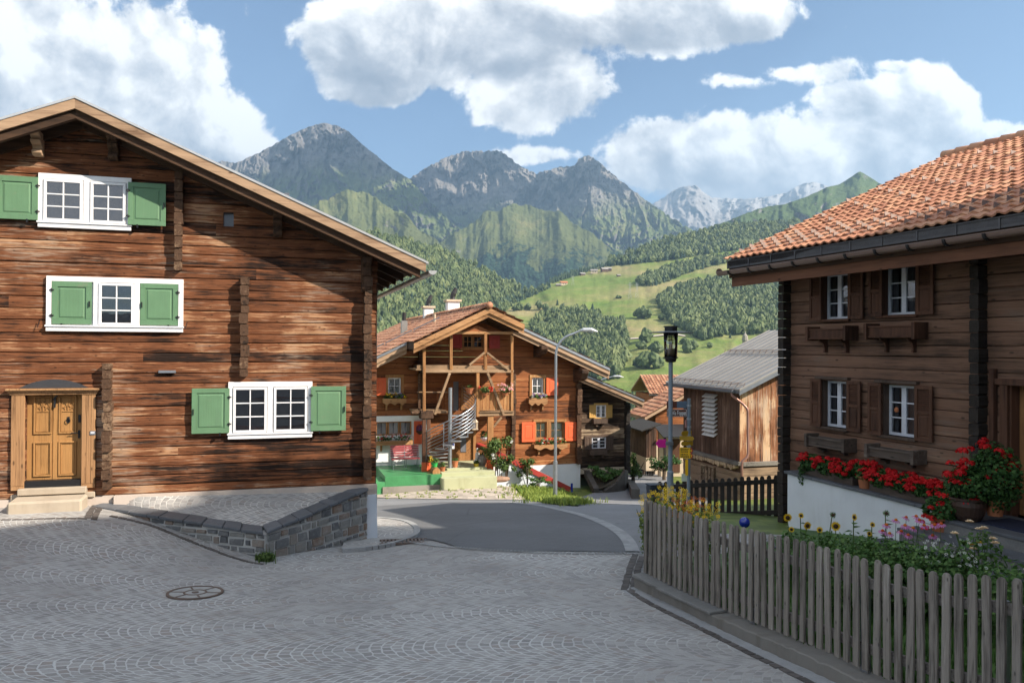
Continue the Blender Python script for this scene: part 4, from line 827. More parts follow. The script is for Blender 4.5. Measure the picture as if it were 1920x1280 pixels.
def panel_shutter(parent,u0,u1,z0,z1,v,m,th=.035,rail=.085,hinge=None,open_=0,panels=1,louv=False,name='shutter'):
    """framed shutter lying against the wall with a raised panel; built at its hinge edge when open_ tilts it off the wall"""
    mb=MB(); y0,y1=v-th,v
    hu=u0 if hinge=='l' else u1
    frame_rect(mb,u0,u1,z0,z1,rail,y0,y1)
    zs=[z0+rail,z1-rail] if panels==1 else [z0+rail,z0+(z1-z0)*.5-.02,z0+(z1-z0)*.5+.03,z1-rail]
    if panels==2: mb.box(u0+rail,u1-rail,y0,y1,zs[1],zs[2])
    for i in range(0,len(zs),2):
        a,b=zs[i],zs[i+1]
        if louv and i==len(zs)-2:
            n=int((b-a)/.035)
            for k in range(n):
                z=a+(b-a)*(k+.5)/n; mb.add([(u0+rail,y0+.004,z-.016),(u1-rail,y0+.004,z-.016),(u1-rail,y1-.002,z+.012),(u0+rail,y1-.002,z+.012)],[(0,1,2,3)]); 
            mb.box(u0+rail,u1-rail,y1-.003,y1+.003,a,b)
        else:
            mb.box(u0+rail,u1-rail,y0+.016,y1-.003,a,b); e=.022
            mb.hexa([(u0+rail+e,y0+.016,a+e),(u1-rail-e,y0+.016,a+e),(u1-rail-e,y0+.016,b-e),(u0+rail+e,y0+.016,b-e)][::-1],[(u0+rail+2*e,y0+.005,a+2*e),(u1-rail-2*e,y0+.005,a+2*e),(u1-rail-2*e,y0+.005,b-2*e),(u0+rail+2*e,y0+.005,b-2*e)][::-1])
    o=mb.build(name,[m],parent,bevel=.003)
    if hinge and not louv:
        mb=MB(); 
        for z in (z0+(z1-z0)*.2,z0+(z1-z0)*.8): mb.box(hu-.035,hu+.035,y0-.012,y0+.0,z-.012,z+.012); mb.cyl((hu,y0-.012,z-.03),(hu,y0-.012,z+.03),.010,n=6)
        fu=u1 if hinge=='l' else u0; sg=-1 if hinge=='l' else 1
        mb.box(fu+sg*.03-.008,fu+sg*.03+.008,y0-.03,y0,z0+(z1-z0)*.42,z0+(z1-z0)*.55); mb.box(u0+(u1-u0)*.75-.01 if hinge=='r' else u0+(u1-u0)*.25-.01,u0+(u1-u0)*.75+.012 if hinge=='r' else u0+(u1-u0)*.25+.012,y0-.03,y1,z0-.05,z0+.01)
        mb.build('hinge',[BLACK],o)
    return o
def tile_roof(mb,O,U,Vv,N,L,S,tw=.22,th=.33,rs=None,mi=0,lip=.025,amp=.022,nprof=5,cols=None):
    """interlocking tiles: O eave corner, U along eave, Vv up the slope, N normal"""
    rs=rs or np.random.RandomState(4); O,U,Vv,N=[np.array(q,float) for q in (O,U,Vv,N)]; nc=int(round(L/tw)); nr=int(round(S/th)); tw=L/nc; th=S/nr
    prof=np.linspace(0,1,nprof+1); hh=amp*np.cos((prof-.12)*2*np.pi)*(1-.3*prof)
    for r in range(nr):
        for c in range(nc):
            j=rs.randn(3)*.004; a=[]; 
            for k,(p,h) in enumerate(zip(prof,hh)):
                b=O+U*(c+p)*tw+Vv*(r*th-.03+j[0])
                a.append((b+N*(h+lip+j[1]-.03),b+N*(h+lip+j[1]),b+Vv*(th+.03)+N*(h+j[1])))
            V=[q for t in a for q in t]; f=[]
            for k in range(nprof): f+= [(3*k,3*k+3,3*k+4,3*k+1),(3*k+1,3*k+4,3*k+5,3*k+2)]
            mb.add(V,f,mi,rs.rand())
def leafcloud(mb,c,rad,n,size,rs,mi=0,shell=.55,flat=.0,base=None):
    c=np.array(c,float); rad=np.array(rad,float)
    d=rs.randn(n,3); d/=np.linalg.norm(d,axis=1)[:,None]; q=c+d*rad*(shell+(1-shell)*rs.rand(n,1))**.6
    nrm=d*.7+rs.randn(n,3)*.5+np.array((0,0,.35)); nrm/=np.linalg.norm(nrm,axis=1)[:,None]; a=np.cross(nrm,rs.randn(n,3)); a/=np.linalg.norm(a,axis=1)[:,None]; b=np.cross(nrm,a)
    s=(size*(.6+.8*rs.rand(n)))[:,None]; fold=nrm*s*.25
    P=np.stack([q-a*s,q-b*s*.75-fold*.3,q+a*s,q+b*s*.75-fold*.3],1); V=P.reshape(-1,3); i=np.arange(n)*4
    mb.add(V,np.stack([i,i+1,i+2,i+3],1),mi,rs.rand(n))

# ------------------------------------------------------------------ left log house
LH=Frame(at(705,905,16.2),(.958,.287))
t=empty('log_house',LH.O,LH.rz,'big sunburnt log house on the left with green shutters and an oak door','house')
rs=np.random.RandomState(7)
OV=.66
uA,zA=LH.pix(141,180,-OV); uE,zE=LH.pix(803,491,-OV)     # roof apex and right eave end on the verge plane
sl=(zA-zE)/(uE-uA); uL=-15.0
# roof top surface height at u
def lh_top(u): return zA-sl*abs(u-uA)
RT=.36                                  # roof build-up thickness at the verge
zb=LH.pix(690,907)[1]
def lh_lim(z): h=(zA-RT*1.02-z)/sl; return (uA-h,uA+h)
win_hole=[]
W1=LH.pix(72,324,-.04)+LH.pix(246,433,-.04); W2=LH.pix(87,517,-.04)+LH.pix(343,623,-.04); W3=LH.pix(428,716,-.04)+LH.pix(585,819,-.04)
D0=LH.pix(48,738); D1=LH.pix(153,908)
n0=LH.pix(419,398); n1=LH.pix(438,425)
holes=[(D0[0],D1[0],D1[1],D0[1]),(n0[0],n1[0],n1[1],n0[1])]
mb=MB(); logwall(mb,uL,0,zb,zA-RT,holes,lh_lim,.19,rs,thick=.16,rough=.012)
for z in (LH.pix(200,418)[1],):
    pass
mb.build('log_wall',[LOGS],t)
mb=MB(); mb.box(-.02,0,.0,11,zb,lh_top(0)-.4); logwall(mb,0,.01,zb,zb+.01) if False else None
mb.box(uL,0,.17,11,zb,lh_top(0)-.45); mb.build('inner_walls',[SOFFIT],t)
mb=MB(); r2=np.random.RandomState(5)
for k in range(22): z=zb+k*.21; mb.box(-.14,.0,.03,11,z+.005,z+.205,0,r2.rand())
mb.build('side_log_wall',[LOGS],t)
# crossing log ends
def P_ends(px,py0,py1,w,prot):
    mb=MB(); u,z1=LH.pix(px,py0); z0=LH.pix(px,py1)[1]; log_ends(mb,u,w,z0,z1,prot,r2,.2); mb.build('crossing_log_ends',[LOGV],t)
P_ends(337,325,508,.14,.16); P_ends(459,520,706,.15,.17); P_ends(204,680,916,.15,.17); P_ends(689,500,897,.16,.20)
# niche and small details
mb=MB(); mb.box(n0[0],n1[0],.05,.06,n1[1],n0[1]); mb.build('niche',[LEAD],t)
mb=MB(); cu=(n0[0]+n1[0])/2; hw=(n1[0]-n0[0])/2; 
mb.prism([(cu-hw,n0[1]-.02),(cu,n0[1]+.11),(cu+hw,n0[1]-.02)],-.004,.03); mb.build('niche_arch',[DKIN],t)
# plinth
mb=MB(); zc=LH.pix(678,924)[1]; mb.box(LH.pix(215,925)[0],.012,-.10,.3,zc-.25,zb-.003); mb.box(uL,LH.pix(215,925)[0]-.02,-.02,.3,zb-.5,zb-.003); mb.build('plinth',[CREAM if False else stucco('pinkish_plinth_plaster',(.52,.44,.38),.6)],t)
# timber sill left part under logs
# roof
mb=MB(); yF,yB=-OV,12.0
for s,ue in ((1,uE),(-1,uL-1)):
    A=(uA,zA); E=(ue,lh_top(ue)); nx,nz_=s*sl/math.hypot(1,sl),1/math.hypot(1,sl)
    def sl_(y0,y1,d0,d1,m,A=A,E=E): 
        mb.hexa([(A[0],y0,A[1]-d1),(E[0],y0,E[1]-d1),(E[0],y1,E[1]-d1),(A[0],y1,A[1]-d1)][::s],[(A[0],y0,A[1]-d0),(E[0],y0,E[1]-d0),(E[0],y1,E[1]-d0),(A[0],y1,A[1]-d0)][::s],m)
    sl_(yF-.035,yB,0,.045,0)
rf=mb.build('roof',[ZINC],t)
mb=MB()
for s,ue in ((1,uE-.05),(-1,uL-1)):
    A=(uA,zA); E=(ue,lh_top(ue))
    def brd(y0,y1,d0,d1,A=A,E=E): mb.hexa([(A[0],y0,A[1]-d1),(E[0],y0,E[1]-d1),(E[0],y1,E[1]-d1),(A[0],y1,A[1]-d1)][::s],[(A[0],y0,A[1]-d0),(E[0],y0,E[1]-d0),(E[0],y1,E[1]-d0),(A[0],y1,A[1]-d0)][::s])
    brd(yF-.02,yF+.03,.047,.225); 
mb.build('verge_board',[VERGE],rf)
mb=MB()
for s,ue in ((1,uE-.05),(-1,uL-1)):
    A=(uA,zA); E=(ue,lh_top(ue))
    def brd(y0,y1,d0,d1,e=0,A=A,E=E): 
        E=(E[0]-s*e,E[1]+sl*e); mb.hexa([(A[0],y0,A[1]-d1),(E[0],y0,E[1]-d1),(E[0],y1,E[1]-d1),(A[0],y1,A[1]-d1)][::s],[(A[0],y0,A[1]-d0),(E[0],y0,E[1]-d0),(E[0],y1,E[1]-d0),(A[0],y1,A[1]-d0)][::s])
    brd(yF+.032,yB,.05,.11)
    brd(yF+.05,yF+.17,.112,.38,.10)         # outer rafter
    for k in range(9): brd(.25+k*1.15,.40+k*1.15,.112,.30,.12)
    brd(-.10,-.003,.112,.42,1.1)
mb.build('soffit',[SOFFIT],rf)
# purlins and carved brackets
mb=MB()
def bracket(mb,px,py0,py1,w,prot):
    u,zt=LH.pix(px,py0,-prot*.7); zb_=LH.pix(px,py1,-prot*.3)[1]; h=zt-zb_
    prof=[(0,0),(-prot*.35,0.0),(-prot*.52,.10*h),(-prot*.50,.22*h),(-prot*.34,.30*h),(-prot*.40,.42*h),(-prot*.66,.50*h),(-prot*.74,.62*h),(-prot*.60,.70*h),(-prot*.72,.78*h),(-prot,.84*h),(-prot,h),(0,h)]
    V=[(u-w/2,p[0],zb_+p[1]) for p in prof]; mb.prism_m(V,(0,0,0),(w,0,0))
bracket(mb,66,245,292,.16,.42); 
mb.build('carved_bracket',[VERGE],t,bevel=.01)
for px,a,b_ in ((210,252,300),(521,398,444),(688,482,548)):
    mb=MB(); bracket(mb,px,a,b_,.17,.40); mb.build('carved_bracket',[LOGV],t,bevel=.01)
# gutter at the eave
mb=MB(); ue=uE+.03; zg=lh_top(uE)-.17
a=np.linspace(math.pi,2*math.pi,9); V=[]
for y in np.linspace(-OV+.0,11.9,2):
    for r in (.085,.078): V+=[(ue+.06+r*math.cos(q),y,zg+r*math.sin(q)) for q in a]
f=[(k,k+1,18+k+1,18+k) for k in range(8)]+[(9+k,27+k,27+k+1,9+k+1) for k in range(8)]+[(k,9+k,9+k+1,k+1) for k in range(8)]+[(18+k,18+k+1,27+k+1,27+k) for k in range(8)]+[(0,18,27,9),(8,17,35,26)]
mb.add(V,f)
for k in range(16): y=-OV+.25+k*.75; mb.add([(ue+.06+.095*math.cos(q),yy,zg+.095*math.sin(q)) for yy in (y,y+.03) for q in a],[(k2,k2+1,9+k2+1,9+k2) for k2 in range(8)])
mb.prism([(ue+.06+.083*math.cos(q),zg+.083*math.sin(q)) for q in a],-OV-.012,-OV+.005)
mb.build('gutter',[ZINC],rf)
# roof hatch
hu,hz=LH.pix(520,352,1.2); mb=MB(); mb.box(hu-.16,hu+.22,1.0,1.6,lh_top(hu+.22)-.05,lh_top(hu)+.22); mb.box(hu+.14,hu+.24,.98,1.62,lh_top(hu+.22)-.05,lh_top(hu)+.28); mb.build('roof_hatch',[LEAD],rf,bevel=.01)
# windows
def lh_window(W,nsash,gr,open_l=None,label=None,back='room',top=False):
    u0,z1,u1,z0=W; y=-.055
    w_=empty('window',(0,0,0),0); w_.parent=t
    if label: w_['label']=label
    fw=.085; mb=MB()
    mb.box(u0,u1,y,0.01,z1-fw*1.1,z1); mb.box(u0-.0,u1+.0,y-.012,.01,z0,z0+fw*.95); mb.box(u0,u0+fw,y,0.01,z0+fw*.95,z1-fw*1.1); mb.box(u1-fw,u1,y,.01,z0+fw*.95,z1-fw*1.1)
    mb.box(u0-.015,u1+.015,y-.035,.01,z0+fw*.95,z0+fw*.95+.03)
    return w_,mb,fw,u0,u1,z0+fw*.95+.03,z1-fw*1.1,y
w_,mb,fw,u0,u1,z0,z1,y=lh_window(W1,2,.5)
mid=LH.pix(163,350,-.05)[0]; mb.box(mid-.055,mid+.055,y,.01,z0,z1); mb.build('window_frame',[WHITE],w_,bevel=.004)
casement(w_,u0+fw+.01,mid-.065,z0+.01,z1-.01,-.03,WHITE,back='room',bv=.020); casement(w_,mid+.065,u1-fw-.01,z0+.01,z1-.01,-.03,WHITE,back='room',bv=.020)
a=LH.pix(-8,328,-.06)+LH.pix(71,413,-.06); panel_shutter(t,a[0],a[2],a[3],a[1],-.045,GREEN,hinge='r',rail=.10)
a=LH.pix(241,342,-.06)+LH.pix(311,425,-.06); panel_shutter(t,a[0],a[2],a[3],a[1],-.045-.03,GREEN,hinge='l',rail=.09)
w_,mb,fw,u0,u1,z0,z1,y=lh_window(W2,1,.5)
m1=LH.pix(180,560,-.05)[0]; m2=LH.pix(257,560,-.05)[0]; mb.box(m1-.045,m1+.045,y,.01,z0,z1); mb.box(m2-.045,m2+.045,y,.01,z0,z1); mb.box(u0+fw,m1-.045,-.015,.0,z0,z1); mb.box(m2+.045,u1-fw,-.015,0,z0,z1); mb.build('window_frame',[WHITE],w_,bevel=.004)
casement(w_,m1+.05,m2-.05,z0+.01,z1-.01,-.03,WHITE,back='room',bv=.020)
a=LH.pix(97,527,-.06)+LH.pix(171,608,-.06); panel_shutter(t,a[0],a[2],a[3],a[1],-.022,GREEN,hinge='l',rail=.095)
a=LH.pix(263,531,-.06)+LH.pix(333,610,-.06); panel_shutter(t,a[0],a[2],a[3],a[1],-.022,GREEN,hinge='r',rail=.09)
w_,mb,fw,u0,u1,z0,z1,y=lh_window(W3,2,.5)
mid=LH.pix(507,760,-.05)[0]; mb.box(mid-.055,mid+.055,y,.01,z0,z1); mb.build('window_frame',[WHITE],w_,bevel=.004)
casement(w_,u0+fw+.01,mid-.065,z0+.01,z1-.01,-.03,WHITE,back='room',bv=.020); casement(w_,mid+.065,u1-fw-.01,z0+.01,z1-.01,-.03,WHITE,back='room',bv=.020)
a=LH.pix(360,728,-.06)+LH.pix(430,811,-.06); panel_shutter(t,a[0],a[2],a[3],a[1],-.045-.03,GREEN,hinge='r',rail=.09)
a=LH.pix(583,724,-.06)+LH.pix(648,806,-.06); panel_shutter(t,a[0],a[2],a[3],a[1],-.045-.03,GREEN,hinge='l',rail=.09)
# shutter stays on the wall by the middle window
mb=MB()
for px,py in ((74,606),(350,609)):
    u,z=LH.pix(px,py); mb.tube([(u,0,z),(u,-.05,z+.01),(u+.02,-.055,z+.06)],.007,5); mb.tube([(u,-.05,z),(u-.02,-.055,z-.08)],.007,5)
mb.build('shutter_stay',[BLACK],t)
# door
DZ0,DZ1=D1[1],D0[1]; dw=D1[0]-D0[0]; d_=MB(); y=.10
d_.box(D0[0],D1[0],y,y+.05,DZ0+.10,DZ1)
px4=[(.12,.44),(.56,.88)]; hz_=DZ1-DZ0-.1; zz=DZ0+.10
for a,b in px4:
    for c,e in ((.04,.44),(.53,.97)):
        U0,U1,Z0,Z1=D0[0]+a*dw,D0[0]+b*dw,zz+c*hz_,zz+e*hz_
        frame_rect(d_,U0,U1,Z0,Z1,.028,y-.028,y); frame_rect(d_,U0+.035,U1-.035,Z0+.035,Z1-.035,.012,y-.014,y)
        if c>.5: # carved upper field: scrolls
            cx=(U0+U1)/2; ct=Z1-.17; 
            for s in (-1,1):
                th=np.linspace(-.6,4.6,16); d_.tube([(cx+s*(.055+.045*math.cos(q)*(1-.09*q)),y-.012,ct+.055*math.sin(q)*(1-.09*q)) for q in th],.009,5)
                th=np.linspace(0,3.6,10); d_.tube([(cx+s*(.075+.03*math.cos(q)),y-.012,ct-.075+.03*math.sin(q)) for q in th],.007,5)
            d_.tube([(cx,y-.012,ct-.11),(cx,y-.016,ct+.06)],[.006,.014],5); d_.box(U0+.035,U1-.035,y-.014,y,ct-.125,ct-.11)
d_.box(D0[0]+.46*dw,D0[0]+.54*dw,y-.012,y,zz,DZ1)
dr=d_.build('door',[DOORW],t,bevel=.004)
mb=MB(); u,z=LH.pix(102,752); mb.beam((u,y-.04,z+.05),(u-.01,y-.05,z-.12),.03,.03); mb.beam((u-.04,y-.03,z+.02),(u+.03,y-.04,z+.10),.02,.02); 
u,z=LH.pix(126,788); mb.box(u-.02,u+.02,y-.012,y,z-.05,z+.06); ring_=[(u+.03*math.cos(q),y-.03,z-.01+.04*math.sin(q)) for q in np.linspace(0,6.28,12)]; mb.tube(ring_,.008,5)
u,z=LH.pix(147,785); mb.box(u-.02,u+.02,y-.02,y,z-.07,z+.07)
mb.build('knocker',[BLACK],dr); mb=MB(); u,z=LH.pix(146,812); mb.tube([(u,y-.0,z),(u,y-.06,z),(u-.11,y-.06,z+.005),(u-.13,y-.055,z-.01)],.010,6); mb.box(u-.018,u+.018,y-.012,y,z-.10,z+.05); mb.build('handle',[BLACK],dr)
# door surround
mb=MB(); a0=LH.pix(22,738,-.03)[0]; a1=LH.pix(180,738,-.03)[0]; zt=D0[1]; zbt=LH.pix(100,916)[1]
for A,B in ((a0,D0[0]-.0),(D1[0],a1)):
    mb.box(A,B,-.05,.14,zbt,zt+.02)
    n=3
    for k in range(n): q=A+(B-A)*(k+.5)/n; mb.box(q-.035,q+.035,-.058,-.049,zbt+.08,zt-.03)
mb.box(a0-.05,a1+.05,-.09,.10,zt+.02,zt+.06); mb.box(a0-.08,a1+.08,-.13,.10,zt+.06,zt+.095); mb.box(a0-.03,a1+.03,-.07,.1,zt-.02,zt+.02); mb.build('door_surround',[DOORF],t,bevel=.006)
mb=MB(); cx=(D0[0]+D1[0])/2; hw=dw/2+.10; arc_=[(cx-hw+2*hw*k/12,zt+.10+.16*math.sin(math.pi*k/12)**.8) for k in range(13)]; mb.prism(arc_,-.02,.05); mb.build('arched_transom',[plain('dark_slate_arch',(.035,.036,.042),.6,var=.3)],t)
mb=MB(); mb.box(D0[0],D1[0],-.03,.2,DZ0-.02,DZ0+.10); mb.build('threshold',[BLACK],t)
mb=MB(); mb.box(D0[0]-.08,D1[0]+.10,-.16,.1,LH.pix(100,924)[1],DZ0-.02); mb.box(a0,a1,-.06,.1,LH.pix(100,934)[1],LH.pix(100,924)[1]); mb.build('door_sill',[STONEW],t,bevel=.01)
mb=MB(); u,z=LH.pix(174,811,-.05); mb.box(u-.045,u+.045,-.07,-.05,z-.035,z+.035); bb=mb.build('doorbell_plate',[GALV],t)
mb=MB(); mb.box(u-.032,u+.032,-.074,-.07,z-.01,z+.022); mb.build('doorbell_light',[WHITE2],bb)
# slim wall lamp
mb=MB(); u,z=LH.pix(314,697); mb.box(u-.15,u+.15,-.07,0,z-.022,z+.03); mb.box(u-.13,u+.13,-.075,-.069,z-.018,z+.012); mb.build('wall_lamp',[GALV],t,bevel=.006)
# white pillar foot at the corner
mb=MB(); u0=LH.pix(684,950)[0]; zt=LH.pix(690,925)[1]; mb.hexa([(u0-.03,-.14,zt-1.25),(.03,-.14,zt-1.25),(.03,.4,zt-1.25),(u0-.03,.4,zt-1.25)],[(u0,-.12,zt),(.0,-.12,zt),(.0,.4,zt),(u0,.4,zt)]); mb.box(-.02,.0,.4,11,zt-2.5,zb); 
mb.build('corner_pillar',[STUCB],t,bevel=.01)
# doorstep
st=MB(); A=gp(22,960); B=gp(168,948); q=[LH.loc(gp(*p)) for p in ((18,960),(166,948))]
q0,q1=q; zt=LH.pix(100,937,-.5)[1]
t2=empty('doorstep',LH.O,LH.rz,'worn stone step in front of the oak door','step')
mb=MB(); mb.hexa([(q0[0],-.62,q0[2]-.25),(q1[0],-.62,q1[2]-.25),(q1[0],-.10,q1[2]-.25),(q0[0],-.10,q0[2]-.25)],[(q0[0],-.60,zt),(q1[0],-.60,zt+.01),(q1[0],-.10,zt+.02),(q0[0],-.10,zt+.02)]); mb.build('tread_stone',[STONEW],t2,bevel=.035)
# terrace with stone wall and slate coping
A=gp(176,950); C=at(497,996,13.55); Bp=at(688,914,16.0)
A=A+np.array((0,0,.03)); tw=empty('stone_retaining_wall',(0,0,0),0,'low rubble stone wall with dark slate coping carrying the small terrace beside the log house','retaining wall')
def off_in(P,Q,w,inner):
    d=(Q-P)[:2]; d/=np.linalg.norm(d); n=np.array((-d[1],d[0])); 
    if (inner[:2]-P[:2])@n<0: n=-n
    return n*w
inn=(A+Bp)/2+np.array((0,1.0,0)); 
w=.34; nAC=off_in(A,C,w,inn); nCB=off_in(C,Bp,w,inn)
def inter(p,d,q,e):
    M_=np.array([[d[0],-e[0]],[d[1],-e[1]]]); s=np.linalg.solve(M_,q-p); return p+d*s[0]
Ci=inter((A[:2]+nAC),(C-A)[:2],(C[:2]+nCB),(Bp-C)[:2]); zi=C[2]+.01
mb=MB(); nA_=9; rsC=np.random.RandomState(3)
def coping(P,Q,Pi,Qi,n):
    cuts=np.r_[0,np.sort(np.linspace(0,1,n+1)[1:-1]+rsC.randn(n-1)*.02),1]
    for a,b in zip(cuts[:-1],cuts[1:]):
        g=.004; a2=a+g/2; b2=b-g/2; ov=-nn_*.05
        o0=P+(Q-P)*a2; o1=P+(Q-P)*b2; i0=Pi+(Qi-Pi)*a2; i1=Pi+(Qi-Pi)*b2; o0=o0+np.r_[ov,0]; o1=o1+np.r_[ov,0]; j=rsC.randn(4)*.006
        top=[np.array((*p[:2],p[2]+jj)) for p,jj in zip((o0,o1,i1,i0),j)]
        if np.cross(top[1]-top[0],top[3]-top[0])[2]<0: top=top[::-1]
        mb.hexa([p-np.array((0,0,.055)) for p in top],top)
nn_=nAC/w; coping(A,C,np.r_[A[:2]+nAC,A[2]],np.r_[Ci,zi],nA_)
nn_=nCB/w; coping(C,Bp,np.r_[Ci,zi],np.r_[Bp[:2]+nCB*.9,Bp[2]],7)
mb.build('coping',[SLATE],tw,bevel=.008)
# rubble faces
def rubble(P,Q,zt0,zt1,seed,lo=.10,hi=.26,th=.12):
    rs=np.random.RandomState(seed); L=np.linalg.norm((Q-P)[:2]); d=(Q-P)[:2]/L; n=np.array((-d[1],d[0])); 
    if (inn[:2]-P[:2])@n>0: n=-n
    zlow=min(float(gz(*P[:2])),float(gz(*Q[:2])))-.15; z=zlow
    while z<max(zt0,zt1):
        h=rs.uniform(.09,.19); x=rs.uniform(-.15,0)
        while x<L:
            w2=rs.uniform(.12,.36); a=max(0,x+.008); b=min(L,x+w2-.008); x+=w2
            if b-a<.05: continue
            zt=min(zt0+(zt1-zt0)*(a+b)/2/L-.06,z+h-.012+rs.randn()*.01); zb_=z+.006+rs.randn()*.01
            if zt-zb_<.03: continue
            c=.018; pr=.012+rs.rand()*.022; k=rs.randn(4)*.012
            outer=[(a+c+k[0],zb_+c),(b-c+k[1],zb_+c+k[2]*.5),(b-c+k[3],zt-c),(a+c,zt-c+k[1]*.5)]; inner_=[(a,zb_),(b,zb_),(b,zt),(a,zt)]
            V=[np.r_[P[:2]+d*u+n*pr,zz_] for u,zz_ in outer]+[np.r_[P[:2]+d*u-n*.02,zz_] for u,zz_ in inner_]
            mbS.add(V,[(0,1,2,3),(4,5,1,0),(5,6,2,1),(6,7,3,2),(7,4,0,3)] if np.cross(np.r_[d,0],(0,0,1))@np.r_[n,0]>0 else [(3,2,1,0),(0,1,5,4),(1,2,6,5),(2,3,7,6),(3,0,4,7)],0,rs.rand())
        z+=h
    zz0=zlow-.3; bk=-n*.22; V=[np.r_[p,zz] for zz,tops in ((zz0,0),(0,1)) for p in (P[:2],Q[:2],Q[:2]+bk,P[:2]+bk)]; 
    V=[np.array(v) for v in V]; V[4][2]=V[7][2]=zt0-.058; V[5][2]=V[6][2]=zt1-.058
    mbM.hexa(V[:4],V[4:])
mbS=MB(); mbM=MB(); rubble(A,C,A[2],C[2],1); rubble(C,Bp,C[2],Bp[2],2)
mbM.build('mortar_core',[MORT],tw); mbS.build('rubble_face',[RUBBLE],tw,bevel=.006)
# terrace paving
mb=MB(); q0=LH.W(LH.pix(215,931)[0],-.10,0); q1=LH.W(-.02,-.10,0); Ai=np.r_[A[:2]+nAC,A[2]-.02]; Cii=np.r_[Ci,zi-.02]; Bi=np.r_[Bp[:2]+nCB*.9,Bp[2]-.015]
n=24; low=resample([Ai,Cii,Bi],n); hi_=resample([np.r_[q0[:2],LH.O[2]+LH.pix(215,932,-.1)[1]],np.r_[q1[:2],LH.O[2]+LH.pix(690,921,-.1)[1]]],n); V=np.concatenate([low,(low+hi_)/2,hi_]); f=np.array([(r*n+i,r*n+i+1,(r+1)*n+i+1,(r+1)*n+i) for r in range(2) for i in range(n-1)]); mb.add(V,f,0)
tag(mb.build('terrace_paving',[COBW],smooth=True),kind='structure')
# weed at the wall corner
mb=MB(); c=gp(497,1052); rsw=np.random.RandomState(4); leafcloud(mb,c+np.array((0,0,.07)),(.16,.10,.08),260,.025,rsw); tufts(mb,[c+rsw.randn(3)*(.06,.05,0) for _ in range(12)],.16,.01,8,rsw)
o=mb.build('weed',[SHRUB]); tag(o,'green weed tuft at the foot of the front corner of the stone wall','weed')
# ------------------------------------------------------------------ right brown chalet
RO=at(1473,882,17.26)
RH=Frame(RO,(.351,-.936))
t=empty('chalet',RH.O,RH.rz,'dark brown log chalet on the right with louvred shutters and an orange tiled roof','house')
z_off=RO[2]
def rz(worldz): return worldz-z_off
rs=np.random.RandomState(17)
UV=-.76; ZE=rz(1.95); ZR=rz(4.82); VR=5.5; VE=-1.0; rsl=(ZR-ZE)/(VR-VE)
wins=[((1540,1591,512,598),(1517,1539,514,601),(1590,1617,506,598)),((1653,1718,496,590),(1628,1653,502,597),(1717,1749,489,592)),
      ((1541,1588,714,801),(1518,1538,711,801),(1587,1612,714,813)),((1655,1716,722,818),(1626,1651,715,817),(1714,1747,722,831))]
holes=[]; WI=[]
for (x0,x1,y0,y1),l,r in wins:
    a=RH.pix(x0,(y0+y1)/2)[0]; b=RH.pix(x1,(y0+y1)/2)[0]; zt=RH.pix((x0+x1)/2,y0)[1]; zb_=RH.pix((x0+x1)/2,y1)[1]; holes.append((a,b,zb_,zt)); WI.append((a,b,zb_,zt))
dx0=RH.pix(1893,800)[0]; dzt=RH.pix(1893,722)[1]; PLZ=RH.pix(1815,972,-.85)[1]
holes.append((dx0,dx0+1.0,PLZ-.1,dzt))
LZ0=RH.pix(1465,880,-.45)[1]; LZ1=RH.pix(1741,949,-.45)[1]
mb=MB(); logwall(mb,0,13,-2.2,rz(1.75),holes,None,.215,rs,thick=.2,rough=.009); mb.build('log_wall',[LOGR],t)
mb=MB(); mb.box(0,13,.21,.3,-3,rz(1.6)) if False else None
# body behind: gable end walls and back
zb_=-3.2
mb.prism_m([(0.0,.21,zb_),(0.0,8.0,zb_),(0.0,8.0,rz(3.4)),(0.0,VR,ZR-.35),(0.0,.21,rz(1.75)+.1)],(0,0,0),(.15,0,0)); mb.prism_m([(13,.21,zb_),(13,8.0,zb_),(13,8.0,rz(3.4)),(13,VR,ZR-.35),(13,.21,rz(1.75)+.1)],(0,0,0),(-.15,0,0)); mb.box(.15,12.85,7.8,8.0,zb_,rz(3.3)); mb.box(.15,12.85,.62,.66,zb_,rz(1.75)); mb.build('inner_walls',[SOFFIT],t)
BLKL=wood('black_log_end',(.014,.011,.009),(.035,.027,.022),(.08,.06,.05),axis='Y',bump=.8); u_=RH.pix(1843,600)[0]
for uu_ in (.07,u_): mb=MB(); log_ends(mb,uu_,.17,-2.2,rz(1.72),.20,rs,.21,pv=.08,jit=.006); mb.build('crossing_log_ends',[BLKL],t)
